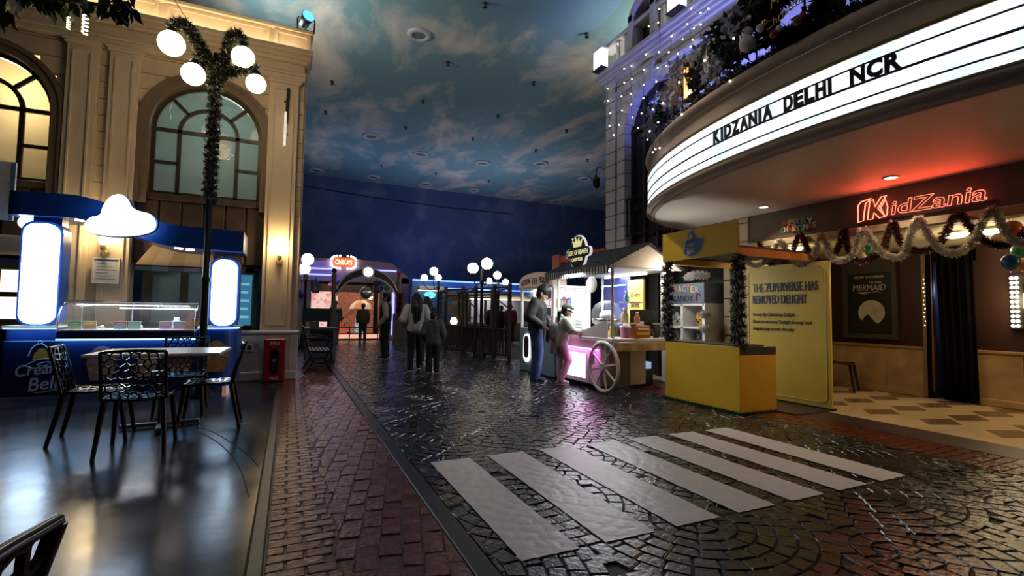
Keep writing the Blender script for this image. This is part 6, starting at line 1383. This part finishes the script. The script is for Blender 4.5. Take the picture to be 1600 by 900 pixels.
MB().box(X_(7.2), X_(10.6), -.3, .2, 0, .82, b=.02).build('counter', m_taupe, sh)
for x in (7.35, 8.1, 8.55, 9.3, 10.1): MB().box(X_(x), X_(x+.09), 0, .1, .82, 1.9).build('mullion', m_dark, sh)
for k in range(4): MB().box(X_(7.6+k*.7), X_(8.05+k*.7), 1.33, 1.4, 1.05+.1*(k % 2), 1.6).build('menu_board', mat('menu_white', (.6, .62, .65), .5), sh)
light('AREA', (8.8, 21.3, 2.0), 45, (.95, .95, 1), 2.6, (8.8, 21.3, 0), name='shop_light')
light('AREA', (5.6, 20.2, 2.5), 6, (.3, .6, 1), 1.5, (5.6, 20.6, 1.5), name='shop_light')
t = thing('oval_sign', 'small teal oval sign glowing on the far blue shop front', 'sign', (gY(672, 461, 20.5).x, 20.5, gY(672, 461, 20.5).z)); MB().prism([(.26*math.cos(a), .16*math.sin(a)) for a in [2*PI*i/24 for i in range(24)]], 0, .05).build('plate', emat('teal_glow', (.05, .55, .6), 1.1), t, fix=True); MB().tube([(.19*math.cos(a), -.01, .10*math.sin(a)) for a in [2*PI*i/20 for i in range(20)]], .018, 5, closed=True).build('ring', emat('pale_teal', (.4, .9, .9), 1.2), t); MB().tube([(-.12, -.01, -.03), (0, -.01, .05), (.12, -.01, -.03)], .018, 5).build('mark', emat('pale_teal', (.4, .9, .9), 1.2), t)
# queue frame of dark timber
qf = thing('queue_frame', 'dark timber queue frame with posts, top rails and fence panels', 'frame', (4.9, 13.0, 0)); m_qt = mat('dark_timber', (.035, .028, .022), .55)
def qp(x, yf): p = gz(x, yf, 0); return Vector((p.x-4.9, p.y-13.0, 0))
front = [(695, 551), (722, 553), (742, 556), (771, 560), (795, 563)]; rear = [(687, 543), (716, 544), (728, 545), (768, 549), (775, 547)]
FP = [qp(*p) for p in front]; RP = [qp(*p) for p in rear]
for p in FP: MB().box(p.x-.045, p.x+.045, p.y-.045, p.y+.045, 0, 2.02, b=.008).build('post', m_qt, qf)
for p in RP: MB().box(p.x-.045, p.x+.045, p.y-.045, p.y+.045, 0, 2.0, b=.008).build('post', m_qt, qf)
for L in (FP, RP):
    for a, b in zip(L, L[1:]):
        for z in (1.93, 1.74): MB().tube([a+Vector((0, 0, z)), b+Vector((0, 0, z))], .030, 4).build('top_rail', m_qt, qf)
        for z in (.12, .80): MB().tube([a+Vector((0, 0, z)), b+Vector((0, 0, z))], .035, 4).build('fence_rail', m_qt, qf)
        n = max(2, int((b-a).length/.11))
        for k in range(1, n): q = a.lerp(b, k/n); MB().box(q.x-.025, q.x+.025, q.y-.012, q.y+.012, .12, .80).build('fence_slat', m_qt, qf)
for a, b in zip(FP, RP): MB().tube([a+Vector((0, 0, 1.93)), b+Vector((0, 0, 1.93))], .028, 4).build('cross_rail', m_qt, qf); MB().tube([a+Vector((0, 0, 1.35)), b+Vector((0, 0, 1.70))], .022, 4).build('brace', m_qt, qf)
for i, (x0, x1, y0, y1) in enumerate(((697, 714, 476, 493), (697, 714, 455, 470))):
    a = gY(x0, y1, 14.4); b = gY(x1, y0, 14.4); MB().box(a.x-4.9, b.x-4.9, 1.4, 1.42, a.z, b.z).build('hanging_panel', mat('queue_panel', (.20, .18, .15), .6), qf)
# lights reflected on the counter behind: small shade lamp
p = gY(709, 502, 16); t = thing('shade_lamp', 'small warm shade lamp low behind the queue fence', 'lamp', (p.x, 16, 0)); MB().lathe([(.14, 0), (.14, .03), (.03, .05), (.025, p.z-.1), (.03, p.z-.08)], 12).build('stand', m_black, t); MB().lathe([(.10, 0), (.13, .10), (.08, .22), (.01, .24)], 14, (0, 0, p.z-.1)).build('shade', emat('lamp_shade_glow', (1, .75, .5), 2.5), t)
# ================================================================== PEOPLE
def blob(items, voxel, it=6, fold=0, fs=9, seed=0):
    mb = MB()
    for I in items:
        if I[0] == 'c':
            _, a, b, ra, rb_ = I; a, b = Vector(a), Vector(b); mb.cyl(a, b, ra, rb_, 12); mb.ball(a, ra, 12, 8); mb.ball(b, rb_, 12, 8)
        else: mb.ball(I[1], 1, 16, 12, I[2])
    me = mb.mesh('tmp'); ob = bpy.data.objects.new('tmp', me)
    r = ob.modifiers.new('r', 'REMESH'); r.mode = 'VOXEL'; r.voxel_size = voxel; r.use_smooth_shade = True
    s_ = ob.modifiers.new('s', 'SMOOTH'); s_.iterations = it; s_.factor = .5
    out = evaluated(ob); bpy.data.meshes.remove(me)
    if fold:
        nv = len(out.vertices); co = [0.0]*(3*nv); nm = [0.0]*(3*nv); out.vertices.foreach_get('co', co); out.vertex_normals.foreach_get('vector', nm)
        for i in range(0, 3*nv, 3):
            n_ = noise.noise((co[i]*fs, co[i+1]*fs, co[i+2]*fs*.7+seed))*fold
            co[i] += nm[i]*n_; co[i+1] += nm[i+1]*n_; co[i+2] += nm[i+2]*n_
        out.vertices.foreach_set('co', co); out.update()
    return out
m_skin = mat('skin', (.42, .25, .16), .55); m_hair = mat('black_hair', (.010, .008, .008), .4)
DEF = dict(hipL=(.085, 0, .90), hipR=(-.085, 0, .90), kneeL=(.095, -.02, .48), kneeR=(-.095, -.02, .48), ankL=(.10, .02, .08), ankR=(-.10, .02, .08), shL=(.175, .01, 1.37), shR=(-.175, .01, 1.37), elL=(.235, .03, 1.10), elR=(-.235, .03, 1.10), wrL=(.235, -.05, .86), wrR=(-.235, -.05, .86), chest=(0, 0, 1.24), waist=(0, 0, 1.05), pelvis=(0, 0, .93), neck=(0, .01, 1.42), toeL=0, toeR=0)
def person(label, loc, rz, h, J={}, top=None, legs=None, shoe=None, hair='short', topx=.02, legx=.018, tilt=0, turn=0, vox=.011, extra=None, hood=False, topname='jacket', hemz=.86, group=None):
    k = h/1.70; D = dict(DEF); D.update(J); V = lambda n_: Vector(D[n_])
    t = thing('person', label, 'person', loc, rz, group); t.scale = (k, k, k)
    nk = V('neck'); H = Matrix.Translation(nk) @ Matrix.Rotation(turn, 4, 'Z') @ Matrix.Rotation(tilt, 4, 'X'); hp = lambda x, y, z: H @ Vector((x, y, z))
    body = [('c', V('chest')+Vector((.06, 0, .05)), V('waist')+Vector((.05, 0, 0)), .105, .10), ('c', V('chest')-Vector((.06, 0, -.05)), V('waist')-Vector((.05, 0, 0)), .105, .10), ('c', V('waist'), V('pelvis'), .11, .13), ('c', V('shL'), V('shR'), .06, .06), ('c', nk-Vector((0, 0, .05)), hp(0, -.01, .08), .055, .05),
            ('c', hp(0, -.012, .115), hp(0, .012, .185), .072, .088), ('c', hp(0, -.045, .075), hp(0, -.02, .13), .042, .06), ('c', hp(0, -.088, .145), hp(0, -.108, .115), .012, .016), ('c', hp(.082, .01, .125), hp(.086, .016, .155), .016, .018), ('c', hp(-.082, .01, .125), hp(-.086, .016, .155), .016, .018), ('c', hp(.02, -.082, .075), hp(-.02, -.082, .075), .012, .012)]
    for s_ in 'LR':
        sg_ = 1 if s_ == 'L' else -1
        hip, kn, an, sh_, el, wr = (V(n_+s_) for n_ in ('hip', 'knee', 'ank', 'sh', 'el', 'wr'))
        body += [('c', hip, kn, .085, .056), ('c', kn, an, .056, .038), ('c', an, an+Vector((0, -.10, -.045)), .036, .03), ('c', sh_, el, .052, .042), ('c', el, wr, .040, .028)]
        d = (wr-el).normalized(); sd = Vector((0, -1, 0)) if abs(d.y) < .8 else Vector((1, 0, 0)); sd = (sd-d*sd.dot(d)).normalized(); nr = d.cross(sd)
        pc = wr+d*.075; body += [('c', wr+d*.01, pc, .027, .030), ('c', pc-sd*.018, pc+sd*.018, .022, .022)]
        for f_ in range(4):
            b0 = pc+sd*(.03-.02*f_)+d*.012; L = (.062, .072, .068, .052)[f_]; m1 = b0+d*L*.55+nr*.006*sg_; body += [('c', b0, m1, .0098, .009), ('c', m1, m1+d*L*.35+nr*.02*sg_, .009, .0075)]
        tb_ = wr+d*.03+sd*.028; body += [('c', tb_, tb_+d*.03+sd*.018, .011, .010), ('c', tb_+d*.03+sd*.018, tb_+d*.06+sd*.02, .010, .008)]
    mobj('body', blob(body, min(vox, .0095) if vox < .013 else vox, 3), m_skin, t)
    for sx in (-1, 1): mobj('eye', MB().ball((0, 0, 0), .010, 8, 6).mesh('eye'), m_text, t, tuple(hp(sx*.032, -.088, .145)))
    if top:
        x = topx; T = [('c', V('chest')+Vector((.07, 0, .06)), V('waist')+Vector((.06, 0, 0)), .11+x, .105+x), ('c', V('chest')-Vector((.07, 0, -.06)), V('waist')-Vector((.06, 0, 0)), .11+x, .105+x), ('c', V('waist')+Vector((.05, 0, 0)), Vector((V('pelvis').x+.05, V('pelvis').y, hemz+.06)), .115+x, .115+x), ('c', V('waist')-Vector((.05, 0, 0)), Vector((V('pelvis').x-.05, V('pelvis').y, hemz+.06)), .115+x, .115+x), ('c', V('shL'), V('shR'), .066+x*.6, .066+x*.6), ('c', nk-Vector((0, 0, .06)), nk+Vector((0, .005, -.01)), .07+x*.5, .062+x*.4)]
        for s_ in 'LR': T += [('c', V('sh'+s_), V('el'+s_), .060+x, .052+x*.9), ('c', V('el'+s_), V('wr'+s_), .050+x*.9, .036+x*.7)]
        if hood: T += [('e', tuple(nk+Vector((0, .085, .0))), (.12, .07, .075))]
        mobj(topname, blob(T, vox, 5, .010, 11, h), top, t)
    if legs:
        x = legx; T = [('c', V('pelvis')+Vector((.05, 0, .04)), V('hipL'), .115+x*.5, .10+x), ('c', V('pelvis')-Vector((.05, 0, -.04)), V('hipR'), .115+x*.5, .10+x)]
        for s_ in 'LR': T += [('c', V('hip'+s_), V('knee'+s_), .092+x, .064+x), ('c', V('knee'+s_), V('ank'+s_)+Vector((0, 0, -.01)), .060+x, .050+x)]
        mobj('trousers', blob(T, vox, 5, .007, 14, h+3), legs, t)
    for s_ in 'LR':
        a = V('ank'+s_); tw = D['toe'+s_]; z0 = a.z-.08; rot = Matrix.Translation((a.x, a.y, z0)) @ Matrix.Rotation(tw, 4, 'Z')
        q = lambda x_, y_, z_: tuple(rot @ Vector((x_, y_, z_)))
        o = mobj('shoe', blob([('c', q(0, .04, .045), q(0, -.10, .04), .045, .042), ('c', q(0, -.10, .036), q(0, -.155, .032), .042, .032), ('c', q(0, .03, .05), q(0, .02, .10), .045, .045)], .010, 3), shoe or m_black, t)
        P = [rot @ Vector((xx, yy, 0)) for xx, yy in ((-.042, .075), (.042, .075), (.05, -.08), (.035, -.17), (0, -.19), (-.035, -.17), (-.05, -.08))]
        MB().add([(p.x, p.y, p.z) for p in P]+[(p.x, p.y, p.z+.022) for p in P], [tuple(range(6, -1, -1)), tuple(range(7, 14))]+[(i, (i+1) % 7, 7+(i+1) % 7, 7+i) for i in range(7)]).build('sole', MATS.get('sole_white') or mat('sole_white', (.5, .5, .5), .6), o)
    HI = [('c', hp(0, .02, .20), hp(0, .03, .165), .098, .092), ('c', hp(0, -.035, .235), hp(0, .03, .22), .07, .085), ('c', hp(0, .045, .10), hp(0, .04, .15), .06, .085)]
    if hair == 'long': HI += [('c', hp(.05, .05, .16), nk+Vector((.07, .13, -.12)), .07, .06), ('c', hp(-.05, .05, .16), nk+Vector((-.06, .13, -.12)), .07, .06), ('c', nk+Vector((.03, .13, -.05)), nk+Vector((.03, .16, -.36)), .085, .035), ('c', nk+Vector((-.04, .13, -.05)), nk+Vector((-.05, .16, -.30)), .08, .03)]
    if hair == 'pony': HI += [('c', hp(0, .10, .15), hp(0, .17, .12), .035, .045), ('c', hp(0, .17, .12), hp(0, .19, -.06), .05, .025)]
    mobj('hair', blob(HI, max(.011, vox), 4, .006, 28, h), m_hair, t)
    if extra: extra(t, hp, V)
    return t
W_ = mat('white_hoodie', (.50, .50, .49), .85, bump=.15, bsc=60); Bk = mat('black_trousers', (.010, .010, .012), .7); Gy = mat('grey_jacket', (.055, .062, .065), .7); Ol = mat('dark_olive_jacket', (.013, .013, .009), .7); Jn = mat('blue_jeans', (.035, .085, .20), .75, var=.25, vsc=9)
Nv = mat('navy_shoe', (.015, .025, .06), .5); Pk = mat('pink_trousers', (.50, .28, .34), .75); Pj = mat('pale_olive_jacket', (.36, .36, .27), .7, var=.35, vsc=7)
# woman and boy walking away
p = gz(648, 579, 0)
person('woman in a white hoodie with long black hair walking away down the street', (p.x, p.y, 0), PI-.12, 1.62, dict(elL=(.29, .08, 1.12), elR=(-.29, .08, 1.12), wrL=(.20, -.15, .97), wrR=(-.20, -.15, .97), kneeR=(-.10, -.06, .49), ankR=(-.11, -.14, .10), kneeL=(.10, .02, .48), ankL=(.11, .10, .08)), W_, Bk, m_black, 'long', .042, hood=True, topname='hoodie', hemz=.88)
p = gz(676, 583, 0)
person('boy in a dark grey jacket standing close beside the woman in white', (p.x, p.y, 0), PI-.35, 1.24, dict(elL=(.27, .06, 1.10), elR=(-.27, .04, 1.10), wrL=(.22, -.12, .93), wrR=(-.24, -.10, .90)), Gy, Bk, m_black, 'short', .06, .03, turn=-.7, hood=True, hemz=.80)
p = gz(664, 566, 0)
person('dark clothed person largely hidden behind the woman in white', (p.x, p.y, 0), PI+.2, 1.60, {}, Bk, Bk, m_black, 'long', .03, vox=.014)
# guard
def vest(t, hp, V):
    T = [('c', V('chest')+Vector((.07, 0, .08)), V('waist')+Vector((.06, 0, -.05)), .125, .128), ('c', V('chest')-Vector((.07, 0, -.08)), V('waist')-Vector((.06, 0, .05)), .125, .128), ('c', V('shL')*.75+V('shR')*.25, V('shR')*.75+V('shL')*.25, .078, .078)]
    T = [('c', a, b, r1+.018, r2+.018) for _, a, b, r1, r2 in T]
    mobj('vest', blob(T, .014, 4, .004), Bk, t)
    mb = MB(); mb.tube([hp(-.085, .0, .15), hp(-.07, -.07, .15), hp(0, -.098, .15), hp(.07, -.07, .15), hp(.085, 0, .15)], .007, 6)
    for sx in (-1, 1): mb.ball(tuple(hp(sx*.034, -.092, .145)), .026, 10, 6, (1.1, .5, .8))
    mb.build('sunglasses', m_text, t)
p = gz(601, 560, 0)
person('guard in black vest, white sleeves and sunglasses facing the bench side', (p.x, p.y, 0), -1.95, 1.72, dict(elL=(.22, .05, 1.10), elR=(-.22, .05, 1.10), wrL=(.20, -.10, .90), wrR=(-.20, -.10, .90), kneeL=(.08, -.02, .48), kneeR=(-.08, -.02, .48)), mat('cream_shirt', (.42, .38, .30), .8), Bk, m_black, 'short', .022, .03, extra=vest, topname='shirt')
# man at the machine
def manx(t, hp, V):
    mobj('beanie', blob([('c', hp(0, .0, .21), hp(0, .03, .20), .102, .100), ('c', hp(0, .0, .25), hp(0, .02, .25), .075, .08)], .012, 4), Bk, t)
    mobj('shoulder_bag', blob([('c', Vector((.10, -.22, .98)), Vector((.10, -.20, .74)), .055, .05), ('c', Vector((.02, -.22, .98)), Vector((.04, -.20, .74)), .055, .05)], .012, 4), Bk, t)
    MB().tube(spline([(.08, -.22, 1.0), (.15, -.14, 1.2), (.15, -.02, 1.44)], 5), .014, 6).build('bag_strap', Bk, t)
p = gz(838, 597, 0)
person('man in dark olive jacket, black beanie and jeans looking down at the prize machine', (p.x, p.y, 0), .95, 1.74, dict(neck=(0, -.03, 1.42), elR=(-.30, .10, 1.14), wrR=(-.24, -.10, 1.00), elL=(.25, -.02, 1.10), wrL=(.16, -.20, 1.02), chest=(0, -.01, 1.25)), Ol, Jn, Nv, 'short', .045, .028, tilt=.45, hood=True, extra=manx, hemz=.90)
# girl leaning on the cart
def girlx(t, hp, V):
    mobj('cap', blob([('c', hp(0, .0, .21), hp(0, .03, .20), .108, .106), ('e', tuple(hp(0, -.09, .20)), (.075, .06, .02))], .012, 4), Bk, t)
    MB().tube([hp(.11*math.cos(a), .02+.11*math.sin(a)*1.0, .195+.02*math.sin(a)) for a in [PI+PI*i/12 for i in range(13)]], .014, 6).build('cap_trim', m_white, t)
    mobj('backpack', blob([('c', Vector((.07, .13, 1.22)), Vector((.07, .15, 1.0)), .085, .09), ('c', Vector((-.07, .13, 1.22)), Vector((-.07, .15, 1.0)), .085, .09)], .014, 4, .012, 12), mat('patterned_pack', (.38, .36, .32), .7, c2=(.06, .07, .07), vsc=9), t)
    mobj('jacket_tail', blob([('c', Vector((.05, .10, .92)), Vector((.07, .18, .70)), .10, .05), ('c', Vector((-.05, .10, .92)), Vector((-.07, .16, .70)), .10, .05)], .014, 4, .008), mat('khaki_tail', (.24, .20, .14), .8), t)
p = gz(876, 602, 0)
person('girl in pink trousers, black cap and pale jacket leaning on the cart', (p.x, p.y, 0), 1.18, 1.40, dict(pelvis=(0, .02, .93), waist=(0, -.02, 1.05), chest=(0, -.08, 1.22), neck=(0, -.13, 1.40), shL=(.165, -.09, 1.34), shR=(-.165, -.09, 1.34), elR=(-.26, -.18, 1.14), wrR=(-.16, -.36, 1.12), elL=(.26, -.20, 1.14), wrL=(.16, -.38, 1.12), kneeR=(-.09, -.15, .52), ankR=(-.09, .02, .12), kneeL=(.09, -.04, .48), ankL=(.09, .0, .08)), Pj, Pk, mat('white_sneaker', (.5, .48, .46), .6), 'pony', .04, .022, extra=girlx, hemz=.84)
# far people
for x, yf, hgt, rz, c, lab in ((523, 532, 1.65, .3, m_black, 'dark silhouetted person standing at the left pier of the arch'), (566, 534, 1.55, PI, mat('brown_coat', (.07, .045, .03), .8), 'person in a brown coat standing before the stage barrier'), (768, 536, 1.6, PI, m_black, 'person in black queueing at the far shop counter'), (782, 535, 1.55, PI+.4, mat('navy_coat', (.02, .02, .05), .8), 'person in navy queueing at the far shop counter'), (797, 536, 1.6, PI-.3, mat('dark_red_coat', (.20, .02, .03), .8), 'person in a dark red top queueing at the far shop counter')):
    p = gz(x, yf, 0)
    person(lab, (p.x, p.y, 0), rz, hgt, {}, c, Bk, m_black, 'short', .03, vox=.022)

bpy.data.scenes.remove(SCRATCH)
